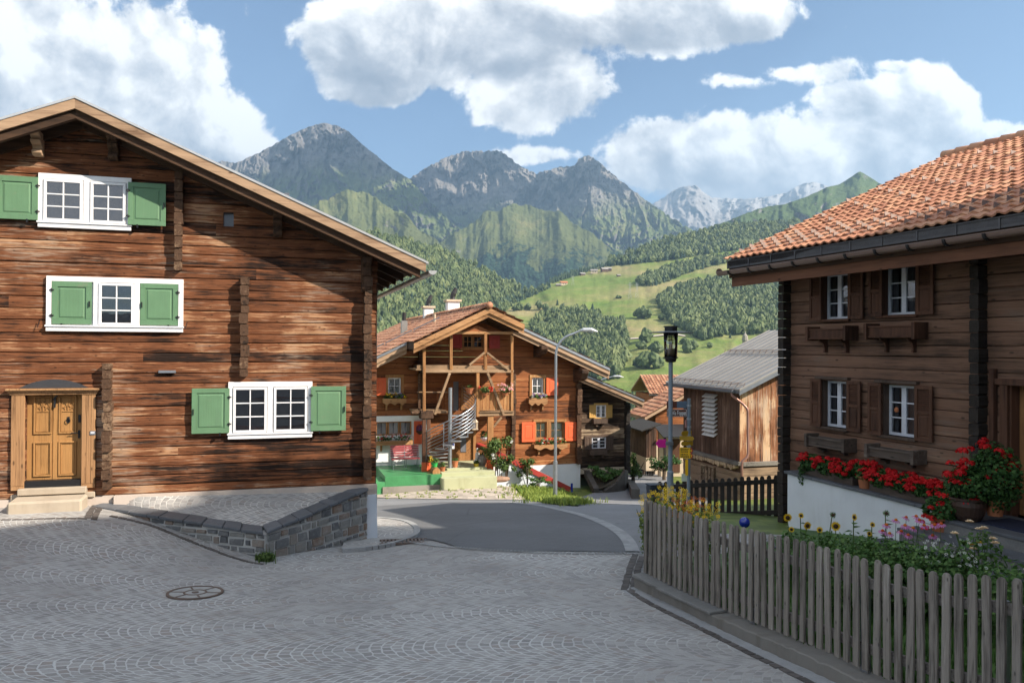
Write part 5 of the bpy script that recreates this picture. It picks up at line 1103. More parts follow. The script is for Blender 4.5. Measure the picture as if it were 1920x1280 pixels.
for i,((a,b,z0,z1),(w_,l,r)) in enumerate(zip(WI,wins)):
    wn=empty('window'); wn.parent=t
    mb=MB(); mb.box(a,b,.0,.2,z1,z1+.05); mb.box(a-.0,a+.03,.0,.2,z0,z1); mb.box(b-.03,b,0,.2,z0,z1); mb.box(a-.08,b+.06,-.07,.2,z0-.05,z0)
    if i>1: mb.box(a-.12,b+.1,-.09,.02,z1+.03,z1+.085)
    mb.build('window_surround',[SHUTR if i<2 else SHUTG],wn,bevel=.004)
    m=(a+b)/2; 
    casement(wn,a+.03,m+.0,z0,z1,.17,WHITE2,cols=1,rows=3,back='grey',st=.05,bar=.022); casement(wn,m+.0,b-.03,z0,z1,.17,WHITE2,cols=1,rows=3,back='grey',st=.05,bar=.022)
    for (x0,x1,y0,y1),hg in ((l,'r'),(r,'l')):
        u0=RH.pix(x0,(y0+y1)/2,-.09)[0]; u1=RH.pix(x1,(y0+y1)/2,-.09)[0]; 
        panel_shutter(t,u0,u1,z0-.02,z1+.02,-.055,SHUTR,hinge=hg,panels=2,louv=True,rail=.06)
    if i==3:
        mb=MB(); mb.lathe([(.0,-.05),(.035,-.03),(.04,.02),(.02,.05),(.0,.055)],(m-.14,.10,(z0+z1)/2),10); mb.build('window_ornament',[TERR],wn)
# flower boxes
for i,(x0,x1,yt,yb,m,lab) in enumerate(((1516,1587,616,636,SHUTR,'brown'),(1626,1716,610,633,SHUTR,'brown'),(1514,1584,822,840,BOXW,'grey'),(1627,1714,843,861,BOXW,'grey'))):
    u0=RH.pix(x0,yt,-.27)[0]; u1=RH.pix(x1,yt,-.27)[0]; xm=(x0+x1)/2; zt=RH.pix(xm,yt,-.27)[1]; zb_=RH.pix(xm,yb,-.27)[1]
    bx=empty('flower_box'); bx.parent=t; bx['label']='empty %s window box'%lab
    mb=MB(); mb.box(u0,u1,-.27,-.245,zb_,zt); mb.box(u0,u1,-.04,-.015,zb_,zt); mb.box(u0,u0+.03,-.245,-.04,zb_,zt); mb.box(u1-.03,u1,-.245,-.04,zb_,zt); mb.box(u0,u1,-.245,-.04,zb_,zb_+.02)
    frame_rect(mb,u0,u1,zb_,zt,.03,-.29,-.27); 
    for u in (u0,u1): mb.box(u-.035,u+.035,-.33,-.0,zb_-.03,zt+.05)
    mb.build('trough',[m],bx,bevel=.004)
    for f in (.22,.78):
        u=u0+(u1-u0)*f; h=.26 if i<2 else .12
        mb=MB(); mb.prism_m([(u-.02,0,zb_),(u-.02,-.22,zb_),(u-.02,-.20,zb_-.04),(u-.02,-.11,zb_-.08),(u-.02,-.07,zb_-h*.7),(u-.02,-.09,zb_-h),(u-.02,0,zb_-h)],(0,0,0),(.04,0,0)); mb.build('bracket',[m],bx)
# door at the right edge
mb=MB(); mb.box(dx0-.13,dx0,-.06,.2,PLZ,dzt+.06); mb.box(dx0-.25,dx0+1.2,-.08,.05,dzt,dzt+.10); mb.box(dx0-.28,dx0-.20,-.10,.0,PLZ,dzt+.25); mb.build('door_surround',[SHUTR],t,bevel=.006)
mb=MB(); mb.box(dx0,dx0+1,.19,.24,PLZ,dzt); 
for k in range(6): mb.box(dx0+.02+k*.16,dx0+.165+k*.16,.18,.19,PLZ,dzt)
mb.build('door',[HONEY],t); 
mb=MB(); mb.box(dx0,dx0+.03,0,.19,PLZ,dzt); mb.build('door_reveal',[SHUTR],t)
# roof
mb=MB()
for s in (1,-1):
    va=VE if s==1 else VR+3.2; zva=ZE if s==1 else ZR-rsl*3.2
    mb.hexa([(UV+.03,va,zva-.16),(14,va,zva-.16),(14,VR,ZR-.16),(UV+.03,VR,ZR-.16)][::s],[(UV+.03,va,zva-.03),(14,va,zva-.03),(14,VR,ZR-.03),(UV+.03,VR,ZR-.03)][::s])
rf=mb.build('roof',[SOFFIT],t)
mb=MB(); N=np.array((0,-rsl,1.))/math.hypot(1,rsl); Vv=np.array((0,1.,rsl))/math.hypot(1,rsl); S=math.hypot(VR-VE,ZR-ZE)
tile_roof(mb,(UV,VE-.03,ZE),(1,0,0),Vv,N,13.5,S+.02,.205,.30,amp=.023,lip=.036)
mb.build('tiles',[TILE],rf)
mb=MB(); 
for k in range(34): u=UV-.05+k*.40; mb.tube([(u,VR,ZR+.03),(u+.42,VR,ZR+.012)],[.125,.105],12)
mb.build('ridge_tiles',[TILE],rf,smooth=True)
mb=MB(); rsn=np.random.RandomState(8)
for r in range(1,22):
    for c in range(65):
        if r in (1,2,3): ok=(c%2==0)
        else: ok=(r%2==0 and (c+r*2)%6==0)
        if ok:
            b=np.array((UV,VE-.03,ZE))+np.array((1,0,0))*(c+.62)*.2045+Vv*(r*.2985+.02)+N*.035
            mb.add([b+np.array((-.012,0,0)),b+np.array((.012,0,0)),b+N*.085+Vv*.03,b+Vv*.16+np.array((-.01,0,0)),b+Vv*.16+np.array((.01,0,0))],[(0,1,2),(1,4,2),(4,3,2),(3,0,2)])
mb.build('snow_hooks',[COPPER],rf)
mb=MB(); mb.box(UV+.02,13.6,VE+.0,VE+.03,ZE-.20,ZE-.045); 
for k in range(20): u=UV+.05+k*.72; mb.box(u,u+.03,VE-.012,VE,ZE-.21,ZE-.04)
mb.box(UV,13.6,VE-.02,VE-.0,ZE-.05,ZE-.03)
mb.build('bird_guard',[plain('dark_guard_mesh',(.085,.08,.082),.5,.3,var=.3)],rf)
mb=MB(); mb.box(UV+.06,13.6,VE+.03,VE+.07,ZE-.41,ZE-.20); mb.build('inner_fascia',[SOFFIT],rf)
mb=MB(); mb.box(UV+.10,13.6,VE+.071,VE+.115,ZE-.60,ZE-.40); mb.box(UV+.10,UV+.16,VE+.12,VR,ZE-.5,ZE-.2) if False else None; mb.build('fascia_board',[VERGE if False else wood('brown_fascia',(.05,.022,.012),(.15,.065,.036),(.24,.12,.07),bump=.3)],rf,bevel=.004)
mb=MB(); 
for s in (1,):
    mb.hexa([(UV+.05,VE+.12,ZE-.42),(13.6,VE+.12,ZE-.42),(13.6,VR,ZR-.40),(UV+.05,VR,ZR-.40)],[(UV+.05,VE+.12,ZE-.16),(13.6,VE+.12,ZE-.16),(13.6,VR,ZR-.17),(UV+.05,VR,ZR-.17)])
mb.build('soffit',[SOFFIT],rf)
mb=MB(); zg=ZE-.27; vg=VE-.10; r0=.085
a=np.linspace(math.pi,2*math.pi,9); u0=UV-.12; u1=13.6
for rr,fl in ((r0,1),(r0-.008,-1)): mb.add([(u,vg+rr*math.cos(q),zg+rr*math.sin(q)) for u in (u0,u1) for q in a],[(k,k+1,9+k+1,9+k)[::fl] for k in range(8)])
mb.tube([(u0,vg-r0,zg),(u1,vg-r0,zg)],.010,6); mb.cyl((u0-.005,vg,zg),(u0+.005,vg,zg),r0,n=14)
GUTM=plain('brown_painted_gutter',(.20,.135,.11),.32,.1,var=.2,bump=.05)
for k in range(20): u=UV+.3+k*.68; mb.add([(uu,vg+(r0+dr_)*math.cos(q),zg+(r0+dr_)*math.sin(q)) for uu,dr_ in ((u,.0),(u,.022),(u+.05,.022),(u+.05,.0)) for q in a],[(9*j_+k2,9*j_+k2+1,9*j_+9+k2+1,9*j_+9+k2) for j_ in range(3) for k2 in range(8)],1)
mb.build('gutter',[GUTM,BLACK],rf,smooth=False)
# white ledge wall below
t2=empty('ledge_wall',RH.O,RH.rz,'low white plastered wall with slate top under the row of red geraniums','wall')
ul0=RH.pix(1476,930,-.45)[0]-.0; ul1=RH.pix(1800,975,-.45)[0]; zl0=LZ0+(LZ1-LZ0)*(0); 
uu0=RH.pix(1465,880,-.45)[0]; uu1=RH.pix(1741,949,-.45)[0]
def lz(u): return LZ0+(LZ1-LZ0)*(u-uu0)/(uu1-uu0)
mb=MB(); mb.hexa([(ul0,-.45,-2.2),(ul1,-.45,-2.2),(ul1,-.01,-2.2),(ul0,-.01,-2.2)],[(ul0,-.45,lz(ul0)-.05),(ul1,-.45,lz(ul1)-.05),(ul1,-.01,lz(ul1)-.05),(ul0,-.01,lz(ul0)-.05)]); mb.build('plastered_wall',[stucco('shade_tinted_plaster',(.70,.71,.73),.3)],t2,bevel=.01)  # white plaster toned down and cooled, shade put into its colour
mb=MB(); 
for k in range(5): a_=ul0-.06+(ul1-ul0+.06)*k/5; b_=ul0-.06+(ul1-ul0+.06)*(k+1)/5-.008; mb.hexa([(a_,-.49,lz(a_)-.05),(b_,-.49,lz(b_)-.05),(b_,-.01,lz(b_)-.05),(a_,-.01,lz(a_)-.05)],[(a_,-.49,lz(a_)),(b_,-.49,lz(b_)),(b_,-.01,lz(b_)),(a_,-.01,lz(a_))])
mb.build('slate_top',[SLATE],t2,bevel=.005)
# steps
t3=empty('stone_steps',RH.O,RH.rz,'dark slate entrance steps by the open brown door at the right edge','steps')
us=RH.pix(1788,972,-.75)[0]
for k,(dz,dv,du) in enumerate(((0,-1.25,0),(-.20,-1.65,-.22),(-.40,-2.0,-.42))):
    mb=MB(); mb.box(us+du,us+3.4,dv+.02,-.01 if k==0 else -1.24+.4*(1-k),PLZ+dz-.5,PLZ+dz-.045); mb.build('step_block',[SLATEL],t3)
    mb=MB(); mb.box(us+du-.03,us+3.4,dv,-.01 if k==0 else -1.24+.4*(1-k)-.0,PLZ+dz-.045,PLZ+dz); mb.build('tread_slab',[SLATE],t3,bevel=.006)
mb=MB(); mb.box(us+.55,us+1.9,-.95,-.25,PLZ,PLZ+.015); o=mb.build('door_mat',[plain('navy_door_mat',(.015,.02,.045),.95,bump=.5,bscale=150)]); o.location=RH.O; o.rotation_euler=(0,0,RH.rz); tag(o,'dark blue door mat lying in front of the brown door','door mat')

# ------------------------------------------------------------------ garden, kerb wall and picket fence
FP=np.array([at(1212,1075,11.6),at(1300,1118,10.47),at(1420,1170,9.2),at(1535,1216,8.25),at(1625,1258,7.62),at(1770,1311,6.8),(3.91,6.18,-2.86),(4.5,4.5,-2.72),(5.2,2.5,-2.6)])
FC=smooth_line(FP,240)
GG=np.array([*FP[:, :],at(1480,985,16.6),at(1740,1040,12.2),(8,8,-2.8),(8,5,-2.6),(3.3,13,-3.45),(3.2,18,-3.85),(5,17,-3.8)])
_wq=_tps(GG[:,:2],GG[:,2])
def gg(X,Y):
    d2=(np.asarray(X)[...,None]-GG[:,0])**2+(np.asarray(Y)[...,None]-GG[:,1])**2; return (_wq[:-3]*(.5*d2*np.log(d2+1e-9))).sum(-1)+_wq[-3]+_wq[-2]*X+_wq[-1]*Y
mb=MB(); back=[at(1240,965,18.5),RH.W(.4,-.44,0),RH.W(4,-.44,0),RH.W(6,-1.0,0),RH.W(14,-1.0,0)]
fl=FC[::-1]; loft(mb,np.vstack([[at(1212,1000,18.2)],FC[:]])+np.array((.10,0,0)),back,80,60,-.01,zf=gg)
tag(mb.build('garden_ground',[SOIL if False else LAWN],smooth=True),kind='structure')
# kerb wall (sweep)
t4=empty('kerb_wall',(0,0,0),0,'low weathered concrete wall carrying the grey picket fence','wall')
tg=np.gradient(FC[:,:2],axis=0); tg/=np.linalg.norm(tg,axis=1)[:,None]; nr=np.stack([tg[:,1],-tg[:,0]],1)   # towards the road (left)
if (nr[100]@np.array((-1,0)))<0: nr=-nr
def sweep(mb,line,nrm,o0,o1,zt,zb_,mi=0,i0=0,i1=None,step=3,rough=.0,seed=0):
    idx=list(range(i0,i1 or len(line),step)); rs_=np.random.RandomState(seed); V=[]
    for i in idx:
        p=line[i,:2]; j=rs_.randn(4)*rough
        V+= [(*(p+nrm[i]*(o0+j[0])),zb_(i)),(*(p+nrm[i]*(o0+j[1])),zt(i)+j[2]),(*(p+nrm[i]*o1),zt(i)+j[3]*.5),(*(p+nrm[i]*o1),zb_(i))]
    n=len(idx); mb.add(V,[(4*k+j,4*k+(j+1)%4,4*k+4+(j+1)%4,4*k+4+j) for k in range(n-1) for j in range(4)]+[(3,2,1,0),(4*n-4,4*n-3,4*n-2,4*n-1)],mi,.5)
gzl=[float(gz(FC[i,0]+nr[i,0]*.2,FC[i,1]+nr[i,1]*.2)) for i in range(240)]
mb=MB(); sweep(mb,FC,nr,.20,-.12,lambda i:FC[i,2]-.02,lambda i:gzl[i]-.2,rough=.007,step=2); o=mb.build('wall_body',[DCONC],t4,bevel=.012)
mb=MB(); sweep(mb,FC,nr,.24,-.02,lambda i:FC[i,2]+.02,lambda i:FC[i,2]-.018,i1=50,rough=.004); mb.build('slate_cover',[SLATEL],t4,bevel=.006)
# pale strip of small setts between gutter and wall
mb=MB(); sweep(mb,FC,nr,.46,.19,lambda i:gzl[i]+.016,lambda i:gzl[i]-.1); tag(mb.build('paved_strip',[KERBM]),kind='structure')
def picket_mb(h,w,th,rs,rounded=True):
    mb=MB(); zs=np.linspace(0,h-w*.45,7); V=[];
    for z in zs:
        jx=rs.randn()*.0015; ww=w*(.96+.06*rs.rand()); V+=[(-ww/2+jx,-th/2,z),(ww/2+jx,-th/2,z),(ww/2+jx,th/2,z),(-ww/2+jx,th/2,z)]
    for zz,k in ((h-w*.28,.86),(h-w*.06,.58),(h,.36)): V+=[(-w/2*k,-th/2*.9,zz),(w/2*k,-th/2*.9,zz),(w/2*k,th/2*.9,zz),(-w/2*k,th/2*.9,zz)]
    n=10; mb.add(V,[(4*i+j,4*i+(j+1)%4,4*i+4+(j+1)%4,4*i+4+j) for i in range(n-1) for j in range(4)]+[(3,2,1,0),(4*n-4,4*n-3,4*n-2,4*n-1)],0,rs.rand())
    return mb
tf=empty('picket_fence',(0,0,0),0,'weathered grey picket fence standing on the kerb wall along the garden','fence')
rs=np.random.RandomState(31); protos=[]
s=np.r_[0,np.cumsum(np.linalg.norm(np.diff(FC[:,:2],axis=0),axis=1))]; tot=s[-1]; pit=.128; n=int(tot/pit)
for k in range(n):
    q=[np.interp(k*pit+.03+rs.randn()*.004,s,FC[:,i]) for i in range(3)]; i=int(np.searchsorted(s,k*pit)); i=min(i,239)
    if k<22: mbp=picket_mb(1.06+rs.randn()*.008,.076+rs.randn()*.003,.028,rs); o=mbp.build('picket',[PICK],tf,bevel=.003); protos.append(o)
    else: o=protos[rs.randint(22)].copy(); COL.objects.link(o); o.parent=tf
    o.location=(q[0]+nr[i,0]*.03,q[1]+nr[i,1]*.03,q[2]+.025); o.rotation_euler=(rs.randn()*.008,rs.randn()*.010,math.atan2(tg[i,1],tg[i,0])+rs.randn()*.03)
for h in (.22,.84):
    mb=MB(); sweep(mb,FC,nr,.008,-.035,lambda i,h=h:FC[i,2]+h+.045,lambda i,h=h:FC[i,2]+h-.045,rough=.001,step=6); mb.build('rail',[RAILW],tf)
for px_ in (1205,1412,1622,1880):
    i=int(np.argmin([abs((FC[k,0]/FC[k,1])-(px_-960)/F) for k in range(240)])); p=FC[i]; mb=MB(); a=math.atan2(tg[i,1],tg[i,0])
    c=p[:2]-nr[i]*.02; mb.box(-.022,.022,-.03,.06,0,1.0); o=mb.build('steel_post',[GALV],tf); o.location=(c[0],c[1],p[2]-.1); o.rotation_euler=(0,0,a+math.pi/2)
# dark return end of the fence
tr=empty('side_fence',(0,0,0),0,'short dark picket side fence closing the far end of the garden corner','fence')
p0=FP[0]+np.array((.02,.06,0)); p1=at(1226,1000,13.2); p1[2]=gg(p1[0],p1[1])
for k in range(12):
    q=p0+(p1-p0)*k/11; mbp=picket_mb(1.02,.07,.03,rs); o=mbp.build('picket',[DARKP if k>3 else PICK],tr); o.location=q; o.rotation_euler=(0,0,math.atan2(p1[1]-p0[1],p1[0]-p0[0]))
mb=MB(); mb.beam(p0+(0,0,.8),p1+(0,0,.8),.04,.08); mb.beam(p0+(0,0,.25),p1+(0,0,.25),.04,.08); mb.build('rail',[DARKP],tr)
# dark fence at the back
fA=at(1237,965,19.6); fB=at(1468,960,18.2); zA_=at(1237,906,19.6)[2]; zB_=at(1468,893,18.2)[2]
tb=empty('dark_picket_fence',(0,0,0),0,'dark brown picket fence behind the garden in front of the barn','fence')
L=np.linalg.norm((fB-fA)[:2]); n=int(L/.148); ang=math.atan2(fB[1]-fA[1],fB[0]-fA[0])
pr=[picket_mb(1.02,.095,.03,rs).build('picket',[DARKP],tb) for _ in range(4)]
for k in range(n+1):
    f_=k/n; q=fA+(fB-fA)*f_; zt=zA_+(zB_-zA_)*f_+.04
    o=pr[k] if k<4 else pr[rs.randint(4)].copy()
    if k>=4: COL.objects.link(o); o.parent=tb
    o.location=(q[0],q[1],zt-1.02+rs.randn()*.006); o.rotation_euler=(0,rs.randn()*.01,ang)
mb=MB(); dn=np.array((-(fB-fA)[1],(fB-fA)[0],0))/L*-.04
mb.beam(np.r_[fA[:2],zA_-.09]+dn,np.r_[fB[:2],zB_-.09]+dn,.05,.10); mb.beam(np.r_[fA[:2],zA_-.80]+dn,np.r_[fB[:2],zB_-.80]+dn,.05,.10); mb.build('rail',[DARKP],tb,bevel=.004)
mb=MB(); q=fB+(fB-fA)/L*.1; mb.box(q[0]-.04,q[0]+.04,q[1]-.04,q[1]+.04,zB_-1.3,zB_+.06); q=fA; mb.box(q[0]-.05,q[0]+.05,q[1]-.05,q[1]+.05,zA_-1.3,zA_+.02); mb.build('post',[RAILW],tb)
mb=MB(); mb.hexa([(*(fA+dn*-6)[:2],zA_-1.6),(*(fB+dn*-6)[:2],zB_-1.6),(*(fB+dn*2)[:2],zB_-1.6),(*(fA+dn*2)[:2],zA_-1.6)][::-1],[(*(fA+dn*-6)[:2],zA_-1.0),(*(fB+dn*-6)[:2],zB_-1.0),(*(fB+dn*2)[:2],zB_-1.0),(*(fA+dn*2)[:2],zA_-1.0)][::-1]); mb.build('stone_base',[DCONC],tb)

# ------------------------------------------------------------------ garden plants
rs=np.random.RandomState(77)
def onto(px,py,Y): p=at(px,py,Y); return p,float(gg(p[0],p[1]))
def flowerhead(mb,c,d,r,mi,rs,n=16,tilt=.15,disc=None,dr=.42,droop=0):
    d=np.array(d,float); d/=np.linalg.norm(d); a=np.cross(d,(0,0,1.)); a=a/np.linalg.norm(a) if np.linalg.norm(a)>.1 else np.array((1.,0,0)); b=np.cross(d,a)
    for k in range(n):
        t_=k*2*math.pi/n+rs.rand()*.2; u=a*math.cos(t_)+b*math.sin(t_); w_=np.cross(d,u)*r*.13; rr=r*(.9+.2*rs.rand()); off=d*r*tilt*rs.randn()*.6-d*droop*r
        mb.add([c+u*r*dr*.8-w_*.6,c+u*r*.72-w_+off*.5,c+u*rr+off,c+u*r*.72+w_+off*.5,c+u*r*dr*.8+w_*.6],[(0,1,2,3,4)],mi,rs.rand())
def stemleaf(mb,base,top,rs,r=.006,nl=5,ls=.05,mi=0,ml=1):
    m=(base+top)/2+np.r_[rs.randn(2)*.02,0]; mb.tube([base,m,top],[r*1.3,r,r*.8],5,mi)
    for k in range(nl):
        f_=rs.uniform(.1,.85); q=base+(top-base)*f_; a=rs.rand()*6.28; d=np.array((math.cos(a),math.sin(a),-.2+.5*rs.rand())); w_=np.array((-math.sin(a),math.cos(a),0))*ls*.38; s=ls*(.7+.6*rs.rand())
        mb.add([q,q+d*s*.5-w_,q+d*s*1.15-np.array((0,0,s*.25)),q+d*s*.5+w_],[(0,1,2,3)],ml,rs.rand())
toc=lambda p: -np.array(p)/np.linalg.norm(p)
SF=[(1477,970,.068,'sunflower at the far left of the row by the white wall'),(1502,966,.045,'half-open sunflower, second from the left and higher'),(1514,985,.066,'wide open sunflower, third from the left'),(1484,992,.045,'low sunflower below the far left one'),(1567,986,.072,'largest open sunflower in the middle of the row'),(1537,993,.05,'drooping sunflower between the two wide open ones'),(1602,969,.055,'sunflower seen from the side, tall, right of the largest one'),(1630,1000,.04,'small low sunflower close to the pink coneflowers'),(1636,983,.042,'small sunflower above the low one near the coneflowers'),(1562,965,.05,'green half-closed sunflower above the largest one'),(1662,962,.055,'closed green sunflower head, tallest, far right of the row')]
for k,(px,py,r,lb) in enumerate(SF):
    Y=11.4+rs.rand()*.8; p,g0=onto(px,py,Y); base=np.array((p[0]+rs.randn()*.05,p[1]+.05,g0)); t5=empty('sunflower',base,0,lb,'sunflower','sunflowers in the garden bed')
    P=p-base; mb=MB(); stemleaf(mb,np.zeros(3),P+np.array((0,.03,0)),rs,.009,7,.13); mb.build('stem',[STEM,LEAF2],t5)
    d=toc(p)+np.array((rs.randn()*.25,0,rs.randn()*.15-.1)); 
    if k==6: d=np.array((-.9,-.3,.1))
    mb=MB()
    if k in (9,10): flowerhead(mb,P,d,r,0,rs,14,.6); mb.build('bud_leaves',[LEAF2],t5)
    else: flowerhead(mb,P,d,r,0,rs,20); flowerhead(mb,P-d*.004,d,r*.92,0,rs,16); mb.build('petals',[PETY],t5)
    mb=MB(); d/=np.linalg.norm(d); mb.tube([P-d*.012,P+d*.008,P+d*.014],[r*.5,r*.48,r*.2],12); mb.build('seed_head',[SEED],t5)
CN=[(1662,984),(1680,975),(1697,985),(1668,1000),(1712,990),(1699,970),(1724,975),(1733,985),(1703,1003),(1752,984),(1765,982),(1749,1004),(1655,995),(1718,968),(1690,996)]
ORD=['leftmost','second','third','fourth','fifth','sixth','seventh','eighth','ninth','tenth','eleventh','twelfth','thirteenth','fourteenth','rightmost']; CN.sort()
for k,(px,py) in enumerate(CN):
    Y=9.6+rs.rand()*.8; p,g0=onto(px,py,Y); base=np.array((p[0]+rs.randn()*.06,p[1]+.1,g0)); t5=empty('coneflower',base,0,'pink purple coneflower, %s from the left in the clump before the red geraniums'%ORD[k] if 0<k<14 else 'pink purple coneflower, %s one of the clump before the red geraniums'%ORD[k],'coneflower','coneflowers in the garden clump')
    P=p-base; mb=MB(); stemleaf(mb,np.zeros(3),P,rs,.004,4,.09); mb.build('stem',[STEM,LEAF2],t5)
    mb=MB(); flowerhead(mb,P,(rs.randn()*.2,-.3,1),.062,0,rs,14,.1,droop=.35); mb.build('petals',[PETP],t5)
    mb=MB(); mb.lathe([(.02,-.005),(.022,.008),(.012,.022),(.0,.026)],P,10); mb.build('cone',[PETO],t5)
# rose bushes
def roses(px,py,Y,pts,label,col,h=.5):
    p,g0=onto(px,py,Y); base=np.array((p[0],p[1],g0)); t5=empty('rose_bush',base,0,label,'rose bush'); mb=MB()
    for _ in range(9): q=np.array((rs.randn()*.14,rs.randn()*.12,p[2]-g0+rs.randn()*.08)); mb.tube([np.array((rs.randn()*.03,rs.randn()*.03,0)),q*.6,q],.005,5)
    mb.build('stems',[STEM],t5); mb=MB(); leafcloud(mb,(0,0,(p[2]-g0)*.62),(.27,.25,(p[2]-g0)*.5),800,.024,rs); mb.build('leaves',[LEAF2],t5)
    for (x,y,m) in pts:
        c=at(x,y,Y-.15+rs.rand()*.2)-base; mb=MB()
        for rr,n_,up in ((.05,7,.2),(.038,6,.7),(.022,5,1.4)):
            for k in range(n_):
                a=k*2*math.pi/n_+rr*50; u=np.array((math.cos(a),math.sin(a)*.8,up)); u/=np.linalg.norm(u); w_=np.array((-math.sin(a),math.cos(a),0))*rr*.5; mb.add([c-w_*.3,c+u*rr*.7-w_,c+u*rr,c+u*rr*.7+w_],[(0,1,2,3)],0,rs.rand())
        mb.build('bloom',[m],t5)
roses(1838,1008,9.0,[(1818,978,PETC),(1836,992,PETC),(1845,990,PETC),(1862,1010,PETC),(1866,1018,PETC),(1790,1000,PETC),(1820,1021,PETY),(1824,1029,PETC),(1836,1018,PETY)],'cream and yellow rose bush behind the fence below the slate steps',PETC)
# garden perennials behind the fence
def clump(name,px,py,Y,rx,ry,nl,ls,m,label,cat='plant',fl=None,fm=None,nf=0,fr=.02,h=None,group=None,stems=6):
    p,g0=onto(px,py,Y); base=np.array((p[0],p[1],g0)); H=p[2]-g0 if h is None else h; t5=empty(name,base,0,label,cat,group)
    mb=MB()
    for _ in range(stems): q=np.array((rs.randn()*rx*.5,rs.randn()*ry*.5,H*.9)); mb.tube([np.array((q[0]*.3,q[1]*.3,-.02)),q*.6,q],.004,4)
    mb.build('stem',[STEM],t5); mb=MB(); leafcloud(mb,(0,0,H*.55),(rx,ry,H*.5),nl,ls,rs,shell=.2); mb.build('leaves',[m],t5)
    if nf:
        mb=MB()
        for _ in range(nf):
            a=rs.rand()*6.28; q=np.array((math.cos(a)*rx*rs.rand()**.5,math.sin(a)*ry*rs.rand()**.5-.02,H*(.75+.35*rs.rand()))); flowerhead(mb,q,(rs.randn()*.4,-.7,.8),fr,0,rs,7)
        mb.build('blossom',[fm],t5)
    return t5
clump('flowering_bush',1228,935,12.3,.26,.24,700,.030,LEAFY,'yellow flowering bush at the left end behind the fence corner',nf=60,fm=PETY,fr=.036,cat='bush')
clump('flowering_bush',1262,925,12.6,.30,.25,620,.028,LEAFY,'tall yellow flowering bush around the foot of the lantern post',nf=95,fm=PETY,fr=.036,cat='bush')
clump('flowering_bush',1290,945,12.0,.26,.2,420,.026,LEAFY,'orange red flowering bush between the two yellow ones behind the fence',nf=90,fm=PETO,fr=.030,cat='bush')
clump('flowering_bush',1318,952,11.6,.26,.2,420,.026,LEAFY,'low yellow flowering bush at the right end of the flowering corner',nf=70,fm=PETY,fr=.032,cat='bush')
clump('flowering_bush',1213,935,12.0,.10,.1,90,.025,LEAFY,'small yellow sprig leaning out over the lane at the fence corner',nf=14,fm=PETY,fr=.026,cat='bush',h=.95)
i_=0
for (px,py,Y,rx,nl,lb,fm,nf) in ((1545,1000,10.4,.42,1300,'dark leafy perennial below the middle sunflowers',None,0),(1600,1003,10.0,.45,1600,'leafy perennial below the side-on sunflower',None,0),(1650,1012,9.6,.46,2000,'bushy perennial at the left foot of the coneflowers',None,0),(1700,1020,9.3,.44,2200,'bushy perennial directly under the coneflower clump',None,0),(1745,1030,9.0,.42,2000,'leafy perennial between coneflowers and white daisies',None,0),
    (1785,1025,8.9,.34,1200,'white daisy clump beside the rose bush',PETW,60),(1895,1052,8.2,.5,1500,'loose green shrub at the right edge behind the fence',PETW,10),(1580,1030,9.3,.4,1300,'low leafy plant just behind the fence, left of the second steel post',None,0),(1480,1000,11.2,.3,600,'leafy plant under the left sunflowers',None,0),(1350,990,10.2,.2,160,'small herb plant behind the fence left of the blue ball',PETV,8),(1440,1010,9.4,.2,160,'small herb plant with violet heads right of the blue ball',PETV,10)):
    clump('garden_plant',px,py,Y,rx,rx*.8,nl,.026,LEAF2,lb,nf=nf,fm=fm,fr=.02)
# grass on the lawn, also what shows between the pickets
mb=MB(); pts=[]
for _ in range(4200):
    k=rs.randint(240); d_=rs.rand()**1.2*4.8+.08; p=FC[k].copy(); p[:2]-=nr[k]*d_
    if (p-RH.O)@RH.n>-.6: continue
    p[2]=float(gg(p[0],p[1])); pts.append(p)
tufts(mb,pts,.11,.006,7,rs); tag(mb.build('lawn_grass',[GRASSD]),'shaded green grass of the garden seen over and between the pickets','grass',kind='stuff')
c,g0=onto(1396,979,11.2); t5=empty('garden_ball',(c[0],c[1],g0),0,'shiny blue glass ball on a rod behind the fence','garden ball'); mb=MB(); v,f=ICO2; mb.add(v*.075+np.array((0,0,c[2]-g0)),f); BLUE=plain('blue_glaze',(.01,.03,.28),.12,var=.05,bump=0,spec=.8); mb.build('ball',[BLUE],t5,smooth=True); mb=MB(); mb.cyl((0,0,0),(0,0,c[2]-g0-.06),.008,n=6); mb.build('rod',[BLACK],t5)
